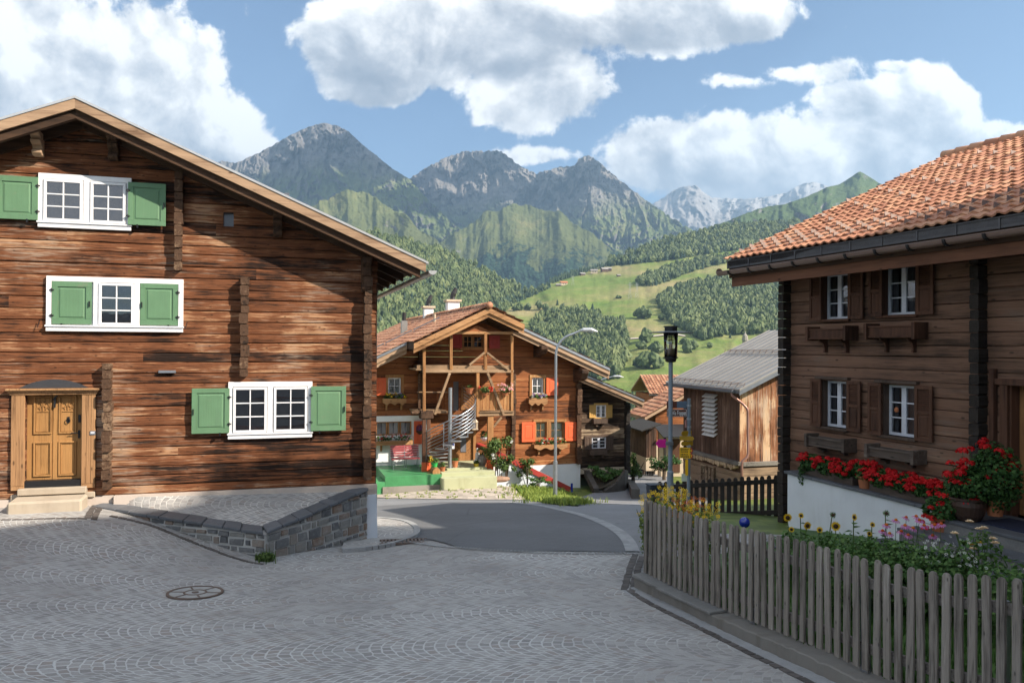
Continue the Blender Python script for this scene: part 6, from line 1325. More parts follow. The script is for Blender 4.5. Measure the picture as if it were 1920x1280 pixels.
# geraniums on the ledge
def geranium(name,base,rx,ry,h,nl,nf,pot,label,group=None,fr=.05,zc=None,rz_=0,clusters=None,mred=None,drop=.0):
    t5=empty(name,base,rz_,label,'geranium',group)
    mb=MB()
    if pot=='trough': mb.box(-.24,.24,-.09,.09,0,.17); pm=TERR if rs.rand()<.3 else BOXW
    elif pot=='pot': mb.lathe([(.10,0),(.13,.2),(.15,.2),(.15,.23),(.13,.23)],(0,0,0),16); pm=TERR
    else: mb.lathe([(.15,0),(.21,.08),(.25,.22),(.24,.30),(.26,.31),(.26,.34),(.22,.34)],(0,0,0),24); pm=POTD
    mb.build('pot',[pm],t5,bevel=.006 if pot=='trough' else 0)
    z0={'trough':.12,'pot':.2,'big':.3}[pot]; mb=MB()
    leafcloud(mb,(0,0,z0+h*.42),(rx*.92,ry*.92,h*.62),nl,.032,rs,shell=.35)
    if drop: leafcloud(mb,(-.1,-ry*.8,z0-.1),(.10,.07,.25),150,.028,rs)
    mb.build('leaves',[LEAF],t5)
    cl=clusters
    if cl is None:
        cl=[]
        for _ in range(nf):
            a=rs.uniform(-math.pi,.35) if rs.rand()<.85 else rs.uniform(0,6.28); e=rs.uniform(-.25,1.0); cl.append(np.array((math.cos(a)*rx*1.02*math.cos(e),math.sin(a)*ry*1.05*math.cos(e),z0+h*.42+math.sin(e)*h*.72)))
    ms=MB()
    for c in cl:
        mb=MB()
        r=fr*(.75+.5*rs.rand()); n_=34; d=rs.randn(n_,3); d/=np.linalg.norm(d,axis=1)[:,None]; d[:,2]=np.abs(d[:,2])*.9-.15; q=c+d*r; tcol=rs.rand()
        for j in range(n_):
            nn2=d[j]+rs.randn(3)*.25; nn2/=np.linalg.norm(nn2); a=np.cross(nn2,rs.randn(3)); a/=np.linalg.norm(a); b=np.cross(nn2,a); s=r*.34
            mb.add([q[j]-a*s,q[j]-b*s,q[j]+a*s,q[j]+b*s],[(0,1,2,3)],0,np.clip(tcol*.6+rs.rand()*.5,0,1))
        ms.tube([c*np.array((.5,.5,.75)),c],.004,4); mb.build('flower_head',[PETR],t5)
    ms.build('flower_stalks',[STEM],t5); return t5
G=[(.55,.17,'trough',12,'leftmost geranium on the ledge, mostly green with ivy hanging down',1),(1.02,.17,'trough',38,'dense red geranium, second from the left on the ledge',0),(1.50,.17,'trough',42,'full red geranium under the left grey window box',0),(1.98,.17,'pot',32,'red geranium in a terracotta pot near the middle of the ledge',0),(2.42,.17,'trough',44,'red geranium left of the right grey window box',0),(2.90,.17,'trough',42,'red geranium directly under the right grey window box',0),(3.36,.17,'trough',34,'red geranium at the lower right end of the ledge',0),(3.80,.17,'trough',22,'last red geranium on the ledge, touching the step plants',0)]
for k,(x,h,pt,nf,lb,dr) in enumerate(G):
    u=ul0+x*(ul1-ul0)/4.2; b=RH.W(u,-.27,lz(u)); geranium('geranium',b,.31,.22,.30,760,nf,pt,lb,'geraniums in a row on the white ledge wall',fr=.052,rz_=RH.rz,drop=dr)
def cls(base,pts,Y): return [np.array(((at(x,y,Y)-base)@RH.d,(at(x,y,Y)-base)@RH.n,(at(x,y,Y)-base)[2])) for x,y in pts]
b=at(1762,998,12.2); geranium('geranium',b,.30,.24,.34,620,0,'pot','low red geranium standing on the garden side step below the big pots',None,.055,rz_=RH.rz,clusters=cls(b,[(1768,960),(1745,952),(1735,968),(1728,978),(1748,972),(1735,990),(1764,945),(1779,958),(1758,985)],12.1))
b=at(1816,974,12.0); geranium('geranium',b,.40,.34,.50,1700,0,'big','red geranium in the big dark glazed pot on the step',None,.07,rz_=RH.rz,clusters=cls(b,[(1786,902),(1795,905),(1782,868),(1800,868),(1808,864),(1805,877),(1820,869),(1804,846),(1820,842),(1777,890),(1812,942),(1838,922),(1822,935),(1768,930),(1800,887),(1815,905),(1827,935)],11.85))
b=at(1866,966,11.9); geranium('geranium',b,.42,.36,.86,2200,0,'pot','tallest red geranium in the terracotta pot right beside the brown door frame',None,.066,rz_=RH.rz,clusters=cls(b,[(1838,832),(1847,838),(1873,846),(1886,856),(1876,880),(1893,882),(1902,880),(1852,895),(1863,897),(1884,905),(1895,902),(1902,915),(1885,907),(1895,873),(1845,827)],11.75))
# ------------------------------------------------------------------ central chalet
CH=Frame(at(960,880,38),(.958,.287))
def U_(x,y,v=0): return CH.pix(x,y,v)[0]
def Z_(x,y,v=0): return CH.pix(x,y,v)[1]
def CP(x,y,v=0): return CH.P(x,y,v)
t=empty('timber_chalet',CH.O,CH.rz,'central timber chalet with wooden balconies, red shutters and a clay tiled gable roof','house')
rs=np.random.RandomState(23)
VF=-2.6       # verge plane of the projecting roof over the balconies
VM=-.9        # verge plane of the main roof
ua,za=CH.pix(917,574,VF); ul_,zl_=CH.pix(776,641,VF); ur_,zr_=CH.pix(1143,691,VM)
csl=(za-zl_)/(ua-ul_); slR=(za-zr_)/(ur_-ua)
def ctop(u): return za-(csl*(ua-u) if u<ua else slR*(u-ua))
uR=U_(1087,850); uLw=-13.5; zw0=Z_(1000,872); zwL=Z_(760,779)
def clim(z): return (ua-(za-.45-z)/csl, ua+(za-.45-z)/slR)
wn=[(703,0)]
def H(x0,x1,y0,y1,v=0):
    return (U_(x0,(y0+y1)/2,v),U_(x1,(y0+y1)/2,v),Z_((x0+x1)/2,y1,v),Z_((x0+x1)/2,y0,v))
hd=H(851,887,807,871); huw=H(868,906,629,652); hlw=H(727,752,708,739); hrw=H(997,1019,708,739); hg1=H(1004,1025,791,822); hg2=H(1032,1057,791,822); hgw=H(704,772,790,816)
huppdoor=H(850,860,715,770)
um=U_(806,830)
mb=MB(); logwall(mb,uLw,uR,zwL,za-.45,[huw,hlw,hrw,huppdoor],clim,.27,rs,thick=.2,rough=.012,y0=0); logwall(mb,um,uR,zw0,zwL,[hd,hg1,hg2,hrw],None,.27,rs,thick=.2,rough=.012); mb.build('log_wall',[LOGC],t)
def wall_holes(mb,u0,u1,z0,z1,y0,y1,holes):
    us=sorted({u0,u1}|{q for h in holes for q in h[:2]}); zs=sorted({z0,z1}|{q for h in holes for q in h[2:]})
    for a,b in zip(us[:-1],us[1:]):
        for c,d in zip(zs[:-1],zs[1:]):
            if not any(h[0]<(a+b)/2<h[1] and h[2]<(c+d)/2<h[3] for h in holes): mb.box(a,b,y0,y1,c,d,0,.5)
PW=stucco('chalet_white_plaster',(.80,.80,.80),.15); mb=MB(); wall_holes(mb,uLw,um,Z_(760,900),zwL,-.03,.2,[hgw]); mb.build('plaster_wall',[PW],t); mb=MB(); mb.box(U_(1000,872)-2.3,uR+.02,-.04,.2,Z_(1080,955),zw0-.003); mb.build('plaster_base',[PW],t)
mb=MB(); mb.box(uLw,uR,.9,1.0,zw0-3,zwL+2); mb.box(uLw,uR,20,20.3,zw0-3,ctop(uR)-.4); mb.box(uR-.2,uR,.21,20,zw0-3,ctop(uR)-.4); mb.box(uLw,uLw+.2,.21,20,zw0-3,ctop(uLw)-.4); mb.build('inner_walls',[SOFFIT],t)
mb=MB(); log_ends(mb,uR-.12,.24,zw0,Z_(1085,706),.28,rs,.27); log_ends(mb,U_(961,800),.2,zw0,Z_(961,700),.2,rs,.27); log_ends(mb,U_(788,700),.2,zwL,Z_(788,650),.2,rs,.27); mb.build('crossing_log_ends',[LOGV],t)
# roof: main slab, projecting slab, tiles
mb=MB()
def slab(mb,u0,u1,y0,y1,d0,d1):
    z0,z1=ctop(u0),ctop(u1); mb.hexa([(u0,y0,z0-d1),(u1,y0,z1-d1),(u1,y1,z1-d1),(u0,y1,z0-d1)],[(u0,y0,z0-d0),(u1,y0,z1-d0),(u1,y1,z1-d0),(u0,y1,z0-d0)])
uLe=-14.6; uRe=ur_+.0; uPl=ul_; uPr=U_(983,630,VF)
YB=21.0
slab(mb,uLe,ua,VM,YB,.05,.22); slab(mb,ua,uRe,VM,YB,.05,.22); slab(mb,uPl,ua,VF,VM-.003,.05,.22); slab(mb,ua,uPr,VF,VM-.003,.05,.22)
rf=mb.build('roof',[SOFFIT],t)
mb=MB(); rsT=np.random.RandomState(3)
for s,ue,sl2 in ((-1,uLe,csl),(1,uRe,slR)):
    L=abs(ue-ua); S=L*math.hypot(1,sl2); Vv=np.array((-s,0,sl2))/math.hypot(1,sl2); N=np.array((s*sl2,0,1.))/math.hypot(1,sl2); O=np.array((ue,0,ctop(ue)))
    nrow=int(S/.40); 
    for part in (0,1):
        y0,y1=(VM-.05,YB+.05) if part==0 else (VF-.05,VM-.055)
        Upr=abs((uPl if s<0 else uPr)-ue)
        k0=0 if part==0 else int(math.ceil(Upr*math.hypot(1,sl2)/(S/nrow)))
        OO=O+Vv*k0*(S/nrow); OO=np.array((OO[0],y0,OO[2])); 
        # U along depth; keep right-handed orientation
        if s<0: Oc=OO+np.array((0,y1-y0,0)); Ud=(0,-1,0)
        else: Oc=OO; Ud=(0,1,0)
        tile_roof(mb,Oc,Ud,Vv,N,y1-y0,(nrow-k0)*(S/nrow)+.02,.30,.405,rsT,amp=.045,lip=.05,nprof=4)
mb.build('tiles',[TILEC],rf)
mb=MB()
for k in range(40): y=VF-.1+k*.6; mb.tube([(ua,y,za+.04),(ua,y+.63,za+.02)],[.16,.13],10)
mb.build('ridge_tiles',[TILEC],rf,smooth=True)
# verge boards
mb=MB()
def verge(mb,u0,u1,y,d0,d1,th=.06): slab(mb,u0,u1,y,y+th,d0,d1)
for a,b in ((uPl,ua),(ua,uPr)): verge(mb,a,b,VF-.03,.07,.30); verge(mb,a,b,VF+.05,.30,.48)
mb.build('projecting_verge_board',[HONEYX],rf)
mb=MB()
for a,b in ((uLe,ul_-.02),(uPr+.02,uRe)): mb=MB(); verge(mb,a,b,VM-.03,.07,.30); verge(mb,a,b,VM+.06,.30,.50); mb.build('verge_board',[VERGE],rf)
mb=MB()
for a,b in ((uLe,U_(762,640,VM)),(uPr+.02,uRe)): mb=MB(); verge(mb,a,b,VM-.07,-.02,.10,.05); mb.build('verge_flashing',[GALV],rf)
mb=MB()
for a,b in ((uPl,ua),(ua,uPr)): slab(mb,a,b,VF+.1,0,.23,.30)
for k in range(5): y=VF+.5+k*.5; slab(mb,uPl+.1,ua,y,y+.14,.30,.46); slab(mb,ua,uPr-.1,y,y+.14,.30,.46)
for k in range(2): slab(mb,uLe,ua,VM+.3,-.01,.23,.42); slab(mb,ua,uRe,VM+.3,-.01,.23,.42)
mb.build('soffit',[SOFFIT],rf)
for px,py0,py1 in ((1094,692,712),(1018,648,664),(917,590,600)):
    mb=MB(); u=U_(px,py0,VM); z1=Z_(px,py0,VM+.1); z0=Z_(px,py1,VM+.1)
    mb.prism_m([(u-.18,VM-.25,z1),(u-.18,VM-.25,z1-.18),(u-.18,VM+.0,z0+.02),(u-.18,.05,z0-.15),(u-.18,.05,z1)],(0,0,0),(.36,0,0)); mb.build('purlin_end',[LOGV],t,bevel=.03)
# chimneys
for (x0,x1,yt,yb,v,m,lb,cap) in ((840,862,565,591,9.0,STUC,'tall white chimney nearest the gable with a turned cowl',1),(796,813,577,600,12.0,STUC,'shorter white chimney behind the tall one',1),(753,764,601,623,7.0,METR,'slim grey metal chimney on the lower roof',0)):
    u0=U_(x0,yt,v); u1=U_(x1,yt,v); z1=Z_((x0+x1)/2,yt,v); w=(u1-u0)
    c=empty('chimney'); c.parent=rf; c['label']=lb
    mb=MB(); mb.box(u0,u1,v,v+w,ctop(u0)-.5,z1); mb.build('stack',[m],c)
    if cap: mb=MB(); mb.box(u0-.10,u1+.10,v-.1,v+w+.1,z1,z1+.11); mb.build('cap_slab',[CREAM],c); mb=MB(); um_=(u0+u1)/2; mb.tube([(um_,v+w/2,z1+.1),(um_,v+w/2,z1+.35)],[.16,.13],10); mb.tube([(um_-.02,v+w/2,z1+.3),(um_+.06,v+w/2,z1+.48),(um_+.20,v+w/2,z1+.80)],[.15,.16,.10],10); mb.build('cowl',[DGUT],c)
    else: mb=MB(); mb.tube([((u0+u1)/2,v+w/2,z1),((u0+u1)/2,v+w/2,z1+.45)],.11,10); mb.build('cowl',[DGUT],c)
mb=MB(); u=U_(815,600,3.5); mb.cyl((u,3.5,ctop(u)-.1),(u,3.5,ctop(u)+.45),.06,n=8); mb.build('vent_pipe',[CREAM],rf)
mb=MB(); 
for v in (3.2,): 
    for k in range(7): a_=uLe+2+k*1.4; slab(mb,a_,a_+1.3,v,v+.03,-.22,-.16); mb.beam((a_,v,ctop(a_)),(a_,v,ctop(a_)+.24),.03,.03)
mb.build('snow_guard_rail',[LEAD],rf)
# windows of the chalet
def ch_window(hx,m,cols=2,rows=2,back='curtain',fr=None,label=None,v=.10,two=False):
    w_=empty('window'); w_.parent=t
    if label: w_['label']=label
    u0,u1,z0,z1=hx
    if fr: mb=MB(); frame_rect(mb,u0-.12,u1+.12,z0-.10,z1+.14,.13,-.05,.09); mb.build('window_frame',[fr],w_,bevel=.005)
    k=3 if two==3 else (2 if two else 1)
    for i in range(k): a=u0+(u1-u0)*i/k; b=u0+(u1-u0)*(i+1)/k; casement(w_,a+.01,b-.01,z0,z1,v,m,cols=cols,rows=rows,back=back,st=.06,bar=.03,bv=.14)
    return w_
ch_window(hlw,WHITE,2,2,'curtain',HONEY); ch_window(hrw,WHITE,2,2,'curtain',HONEY); ch_window(hg1,HONEY,2,2,'curtain',HONEY); ch_window(hg2,HONEY,2,2,'curtain',HONEY); ch_window(hgw,HONEY,1,1,'curtain',None,two=3); ch_window(huw,HONEY,2,2,None,HONEY,two=2)
for x0,x1,y0,y1,m,v in ((702,724,708,741,RED,-.06),(1024,1046,708,741,RED,-.06),(978,1003,791,828,RED,-.06),(1059,1082,791,826,RED,-.06),(776,792,789,832,RED,-.09),(848,866,627,652,DRED,-.05),(917,937,629,653,DRED,-.05),(694,702,790,833,RED,-.09)):
    h=H(x0,x1,y0,y1,v); panel_shutter(t,h[0],h[1],h[2],h[3],v,m,th=.05,rail=.13)
# window boxes with flowers (boxes are fixed to the house, plants stand in them)
def wbox(h,dep,v,scal=True,m=HONEYX,label='scalloped window box'):
    u0,u1,z0,z1=h; b=empty('flower_box'); b.parent=t; b['label']=label; mb=MB()
    n=14; 
    if scal: poly=[(u0,z1),(u1,z1)]+[(u1-(u1-u0)*k/24,z0+.05*math.cos(k/24*2*math.pi*3)) for k in range(25)]; mb.prism(poly[::-1],v-dep,v-dep+.03)
    else: mb.box(u0,u1,v-dep,v-dep+.03,z0,z1)
    mb.box(u0,u1,v-dep+.03,v,z0+.06,z0+.09); mb.box(u0,u0+.04,v-dep+.03,v,z0+.09,z1); mb.box(u1-.04,u1,v-dep+.03,v,z0+.09,z1)
    mb.build('trough',[m],b)
    for f in (.18,.82): u=u0+(u1-u0)*f; mb=MB(); mb.prism_m([(u-.04,v,z0+.06),(u-.04,v-dep*.9,z0+.06),(u-.04,v-dep*.4,z0-.1),(u-.04,v-dep*.25,z0-.28),(u-.04,v,z0-.3)],(0,0,0),(.08,0,0)); mb.build('bracket',[m],b)
def boxplants(x0,x1,y0,y1,v,spec,label,nl=260,group=None):
    h=H(x0,x1,y0,y1,v); b=CH.W((h[0]+h[1])/2,v,h[2]); t5=empty('window_box_plants',b,CH.rz,label,'flowers',group); rx=(h[1]-h[0])/2; hh=h[3]-h[2]
    mb=MB(); 
    for k in range(max(2,int(rx*3))): leafcloud(mb,(-rx+2*rx*(k+.5)/max(2,int(rx*3)),0,hh*.45),(rx/max(2,int(rx*3))*1.3,.16,hh*.5),nl//2,.045,rs,shell=.2)
    mb.build('leaves',[LEAF2],t5)
    for m,n_ in spec:
        mb=MB()
        for _ in range(n_): c=np.array((rs.uniform(-rx,rx),rs.uniform(-.17,-.05),hh*rs.uniform(.4,1.05))); leafcloud(mb,c,(.06,.06,.05),14,.028,rs)
        mb.build('blossom',[m],t5)
for (x0,x1,y0,y1),pl,spec,lb,sc_ in (((718,762,747,757),(722,760,737,748),[(PETV,5),(PETY,9)],'violet and yellow flowers in the carved box under the upper left chalet window',True),((992,1027,746,758),(996,1026,738,747),[(PETV,9),(PETW,8)],'violet and white flowers in the box under the upper right chalet window',True),
    ((1002,1064,833,841),(1006,1060,821,834),[(PETR,12),(PETW,5)],'red geraniums in the wavy box under the lower double window',True),((703,774,826,834),(704,772,814,827),[(PETPK,8),(PETR,5)],'pink and red geraniums in the long box under the ground floor window',False)):
    wbox(H(x0,x1,y0,y1,-.30),.30,0 if y0<780 or x0>900 else -.03,sc_,label='wooden window box'); boxplants(*pl,-.2,spec,lb)
# balconies and frame of the gable front
vb=-2.1
def bm(x0,y0,x1,y1,w,h,v=vb,m=None,name='timber_beam',mat=GREYT,v2=None):
    mb=MB(); mb.beam(CP(x0,y0,v),CP(x1,y1,v if v2 is None else v2),h,w,up=(0,1,0)); o=mb.build(name,[mat],t,bevel=.01); return o
bm(795,647,795,772,.13,.13,mat=HONEY,name='balcony_post'); bm(845.5,622,845.5,693,.13,.13,mat=HONEY,name='balcony_post'); bm(910,623,910,693,.13,.13,mat=HONEY,name='balcony_post'); bm(959.5,628,959.5,770,.12,.12,mat=HONEY,name='balcony_post'); bm(895.5,699,895.5,781,.14,.14,mat=GREYT if False else HONEY,name='balcony_post')
bm(792,696,963,696,.12,.12,name='tie_beam'); bm(845,624,962,624,.12,.12,name='tie_beam',mat=HONEYX); bm(884,624,917,612,.10,.10,mat=HONEYX,name='brace') if False else None
mb=MB(); a,b,c=CP(864,623,vb-.02),CP(895,609.5,vb-.02),CP(922,623,vb-.02); mb.prism_m([a,c,b],(0,0,0),(0,.05,0)); mb.build('gable_board',[LOGC],t)
bm(880,684,908,661,.09,.09,name='brace',v=vb-.08); bm(913,661,953,693,.09,.09,name='brace',v=vb-.08); bm(843,699,815,777,.11,.11,name='brace',v=vb-.08); bm(914,699,944,777,.11,.11,name='brace',v=vb-.08)
mb=MB(); z0=Z_(880,693,vb); mb.box(U_(780,690,vb),U_(962,690,vb),vb,-.0,z0-.02,z0+.05); mb.box(U_(782,690,vb),U_(843,690,vb),vb+.02,vb+.07,z0+.05,Z_(820,684,vb)); mb.box(U_(848,690,vb),U_(906,690,vb),vb+.02,vb+.07,z0+.05,Z_(870,685,vb)); mb.box(U_(913,690,vb),U_(957,690,vb),vb+.02,vb+.07,z0+.05,Z_(930,685,vb)); mb.build('upper_balcony_floor',[GREYT],t)
for x0,x1,va,vb_ in ((793,793,vb,0),(960,960,vb,0)): 
    mb=MB(); mb.beam(CP(x0,688,vb),CP(x0,688,vb)+np.array((0,2.1,0)),.12,.14); mb.build('cross_beam',[GREYT],t)
# lower balcony right with boarded railing
mb=MB(); z0=Z_(920,775,vb); zt=Z_(920,770,vb); mb.box(U_(893,775,vb),U_(963,775,vb),vb-.05,vb+.08,z0-.10,z0+.06); mb.box(U_(893,775,vb),U_(963,775,vb),vb+.08,-.0,z0-.0,z0+.06); mb.box(U_(898,771,vb),U_(962,771,vb),vb-.10,vb-.02,Z_(920,773,vb),Z_(920,770.5,vb)); mb.build('lower_balcony_floor',[GREYT],t)
mb=MB(); u0=U_(898,760,vb); u1=U_(957,760,vb); n=9
for k in range(n): a_=u0+(u1-u0)*k/n; mb.box(a_+.012,a_+(u1-u0)/n-.012,vb,vb+.03,Z_(925,769,vb),Z_(925,738,vb)); 
mb.box(u0,u1,vb-.03,vb+.06,Z_(925,738,vb),Z_(925,738,vb)+.06); mb.build('boarded_railing',[HONEY],t)
mb=MB(); u0=U_(793,775,vb); u1=U_(812,775,vb); mb.box(u0-.12,u1,vb-.12,vb+.35,Z_(800,785,vb),Z_(800,770,vb)); mb.box(u0-.5,u0-.12,vb,vb+.3,Z_(800,776,vb),Z_(800,771,vb)) ; mb.build('beam_head',[LOGV],t,bevel=.03)
mb=MB(); mb.box(U_(782,772,vb),U_(842,772,vb),vb+.35,0,Z_(800,776,vb),Z_(800,772,vb)); mb.build('landing_floor',[GREYT],t)
bm(783,735,840,735,.10,.05,name='railing_rail',v=vb+.3); bm(786,700,786,770,.10,.10,name='railing_post',v=-1.0,mat=LOGV)
mb=MB(); h=H(818,838,738,768,-.3); 
for k in range(4): a_=h[0]+(h[1]-h[0])*k/4; mb.box(a_+.02,a_+(h[1]-h[0])/4-.02,-.32,-.28,h[2],h[3])
mb.build('carved_railing',[LOGC],t)
# posts below
for (x0,x1,y0,y1,yb) in ((793,805,786,866,898),(914,924,781,861,883)):
    xm=(x0+x1)/2; u=U_(xm,850,vb); wd=.13
    p_=empty('ground_post'); p_.parent=t; mb=MB()
    for s in (-1,1) if x0<800 else (0,): mb.box(u+s*.10-(.075 if s else .13),u+s*.10+(.075 if s else .13),vb-.08,vb+.08,Z_(xm,y1,vb),Z_(xm,y0,vb))
    mb.build('shaft',[SHUTR if x0<800 else HONEY],p_); mb=MB()
    for s in (-1,1) if x0<800 else (0,): mb.box(u+s*.10-(.085 if s else .14),u+s*.10+(.085 if s else .14),vb-.09,vb+.09,Z_(xm,yb,vb),Z_(xm,y1,vb))
    if x0<800: mb.box(u-.28,u+.28,vb-.14,vb+.14,Z_(xm,yb,vb)-.02,Z_(xm,yb,vb)+.05)
    mb.build('painted_foot',[RED],p_)
bm(925,800,940,782,.10,.10,name='brace',v=vb)
# red gallery windows door etc
mb=MB(); u0,u1,z0,z1=hd; mb.box(u0,u1,.06,.12,z0,z1); n=12
for s in (-1,1):
    for k in range(n):
        zc=z0+(z1-z0)*(k+.3)/n; mb.beam(((u0+u1)/2+s*.14,.055,zc),((u0+u1)/2+s*(u1-u0)*.47,.055,zc+.28*0+.3),.03,.05) if zc+.3<z1 else None
dr=mb.build('door',[HONEY],t); mb=MB(); frame_rect(mb,(u0+u1)/2-.13,(u0+u1)/2+.13,z0+.6,z1-.06,.03,.02,.05); mb.box((u0+u1)/2-.10,(u0+u1)/2+.10,.03,.045,z0+.63,z1-.09); mb.build('door_glass',[CURTG],dr); mb=MB(); frame_rect(mb,u0-.14,u1+.14,z0-.1,z1+.14,.14,-.04,.08,bot=.08); mb.build('door_frame',[RED if False else HONEY],t)
mb=MB(); h=huppdoor; mb.box(h[0],h[1],.05,.1,h[2],h[3]); mb.build('upper_door_glass',[CURTG],t)
mb=MB(); h=H(864,895,722,768); mb.box(h[0],h[1],-.03,.0,h[2],h[3]); mb.build('upper_shutter_boards',[HONEY],t)
# spiral stair
pc=CP(843.5,877,vb+.15); zt_=Z_(843.5,727,vb); zf=pc[2]; zl=Z_(843,779,vb)
ss=empty('spiral_stair'); ss.parent=t; ss['label']='galvanised spiral stair with curved railings'
mb=MB(); mb.cyl(pc,(pc[0],pc[1],zt_),.085,n=16); mb.cyl(pc,(pc[0],pc[1],pc[2]+.03),.16,n=16); mb.build('pole',[GALV],ss,smooth=False)
NS=14; Rr=1.12; a0=R(130); a1=R(395)
for k in range(NS):
    a=a0+(a1-a0)*(k+.5)/NS; da=(a1-a0)/NS*.62; z=zf+(zl-zf)*(k+1)/NS; mb=MB()
    pts=[(pc[0]+.08*math.cos(a),pc[1]+.08*math.sin(a))]+[(pc[0]+Rr*math.cos(q),pc[1]+Rr*math.sin(q)) for q in (a-da,a-da/2,a,a+da/2,a+da)]
    mb.add([(x,y,zz) for zz in (z-.05,z) for x,y in pts],[tuple(range(6))[::-1],tuple(range(6,12))]+[(i,(i+1)%6,6+(i+1)%6,6+i) for i in range(6)]); mb.build('tread',[GALV],ss)
for j in range(7):
    mb=MB(); ths=np.linspace(a0,a1+R(10),40); dz=.12+j*.145; mb.tube([(pc[0]+Rr*math.cos(q),pc[1]+Rr*math.sin(q),zf+.1+(zl-zf)*(q-a0)/(a1-a0)+dz) for q in ths],.024 if j==6 else .014,5); mb.build('rail',[GALV],ss)
for k in range(0,NS+1,3):
    a=a0+(a1-a0)*k/NS; z=zf+(zl-zf)*k/NS; mb=MB(); mb.cyl((pc[0]+Rr*math.cos(a),pc[1]+Rr*math.sin(a),z),(pc[0]+Rr*math.cos(a),pc[1]+Rr*math.sin(a),z+1.10),.02,n=6); mb.build('baluster',[GALV],ss)
# entrance steps and green platform
te=empty('entrance_steps',CH.O,CH.rz,'pale yellow green concrete entrance steps in front of the chalet door','steps')
for x0,x1,yt,yb,v0 in ((838,912,877,884,-2.3),(828,928,884.5,894,-2.9),(829,932,895,907,-3.5)):
    u0=U_(x0,yt+3,v0); u1=U_(x1,yt+3,v0); zt=Z_(880,yt,v0); mb=MB(); mb.box(u0,u1,v0,-.05 if v0>-2.5 else v0+.9,zt-1.2,zt); mb.build('step',[STEPY],te,bevel=.01)
tg_=empty('green_platform',CH.O,CH.rz,'bright green painted platform with little steps on its left side','platform')
v0=-3.1; u0=U_(722,890,v0); u1=U_(829,890,v0); zt=Z_(780,891,v0); mb=MB(); mb.box(u0,u1-.02,v0,-.05,zt-.9,zt); mb.build('floor',[STEPG],tg_,bevel=.01)
mb=MB(); mb.box(u0-.1,u1-.02,v0-.06,v0,zt-.95,zt-.42); mb.build('plinth',[CONC],tg_)
for k in range(3): mb=MB(); mb.box(u0-.42*(k+1),u0-.42*k-.003,v0-.1*k,v0+1.5,zt-1.4,zt-.22*(k+1)); mb.build('step',[STEPG],tg_,bevel=.01)
# bench
b=CH.W(U_(760,892,-1.1),-1.1,zt) ; tb_=empty('garden_bench',b,CH.rz,'red slatted bench with thin steel legs on the green platform','bench')
bw=U_(788,880,-1.1)-U_(735,880,-1.1); mb=MB()
for k in range(5): mb.beam((-bw/2,-.20+k*.1,.45),(bw/2,-.20+k*.1,.45),.08,.03)
BRED=painted_wood('faded_red_bench_paint',(.36,.075,.085),'X',wear=.3); mb.build('seat',[BRED],tb_); mb=MB()
for k in range(5): mb.beam((-bw/2,.24+k*.02,.55+k*.1),(bw/2,.24+k*.02,.55+k*.1),.03,.08)
mb.build('backrest',[BRED],tb_)
for s in (-1,0,1):
    mb=MB(); mb.tube([(s*bw*.45,-.22,0),(s*bw*.45,-.2,.44),(s*bw*.45,.2,.44),(s*bw*.45,.34,1.0)],.018,6); mb.tube([(s*bw*.45,.28,0),(s*bw*.45,.22,.45)],.018,6); mb.build('leg',[GALV],tb_)
mb=MB(); 
for k in range(5): mb.tube([(-bw*.5-.05,-.2,.5+k*.09),(-bw*.5-.05,.25,.5+k*.09)],.010,5)
mb.build('side_rails',[GALV],tb_)
# things around the entrance
def chp(x,y,v): return CH.W(U_(x,y,v),v,Z_(x,y,v))
b=chp(816,892,-2.6); t5=empty('barrel',b,CH.rz,'small wooden barrel lying beside the green platform post','barrel'); mb=MB(); mb.tube([(0,-.3,.2),(0,-.15,.2),(0,.15,.2),(0,.3,.2)],[.17,.20,.20,.17],16); mb.build('staves',[HONEY],t5); mb=MB(); mb.tube([(0,-.22,.2),(0,-.18,.2)],.197,16); mb.tube([(0,.18,.2),(0,.22,.2)],.197,16); mb.build('hoop',[BLACK],t5)
def potplant(x,y,v,r,h,pm,lm,nl,spec,label,rx,hz,name='potted_plant'):
    b=chp(x,y,v); t5=empty(name,b,CH.rz,label,'potted plant'); mb=MB(); mb.lathe([(r*.7,0),(r,h*.9),(r*1.1,h*.9),(r*1.1,h),(r*.9,h)],(0,0,0),14); mb.build('pot',[pm],t5)
    mb=MB(); leafcloud(mb,(0,0,h+hz*.45),(rx,rx,hz*.5),nl,.04,rs,shell=.2); mb.build('leaves',[lm],t5)
    for m,n_ in spec:
        mb=MB()
        for _ in range(n_): a=rs.rand()*6.28; leafcloud(mb,(rx*.9*math.cos(a),-abs(rx*.9*math.sin(a)),h+hz*rs.uniform(.3,1)),(.07,.07,.06),14,.03,rs)
        mb.build('blossom',[m],t5)
GPOT=plain('green_pot_glaze',(.03,.35,.08),.4); YPOT=plain('yellow_pot',(.6,.45,.05),.5)
potplant(815,877,-2.6,.13,.22,GPOT,SHRUB,160,[(PETY,3)],'yellow flowers in a bright green pot on the barrel',.2,.25)
potplant(853,876,-1.9,.15,.3,TERR,SHRUB,120,[],'terracotta pot with a green cushion plant right of the stair pole',.15,.12)
potplant(830,884,-2.4,.12,.2,TERR,SHRUB,80,[],'small terracotta pot with thin sprouts beside the barrel',.12,.25)
potplant(893,877,-2.0,.12,.2,YPOT,SHRUB,100,[(PETW,4)],'small yellow pot with white flowers on the entrance step',.14,.2)
potplant(910,727+14,vb-.1,.16,.12,TERR,SHRUB,260,[(PETR,7)],'red geranium in a pot on the balcony railing',.32,.3); potplant(947,741,vb-.1,.16,.12,TERR,LEAF2,200,[(PETPK,22)],'pink geranium in a pot on the balcony railing, next to the right post',.34,.42)
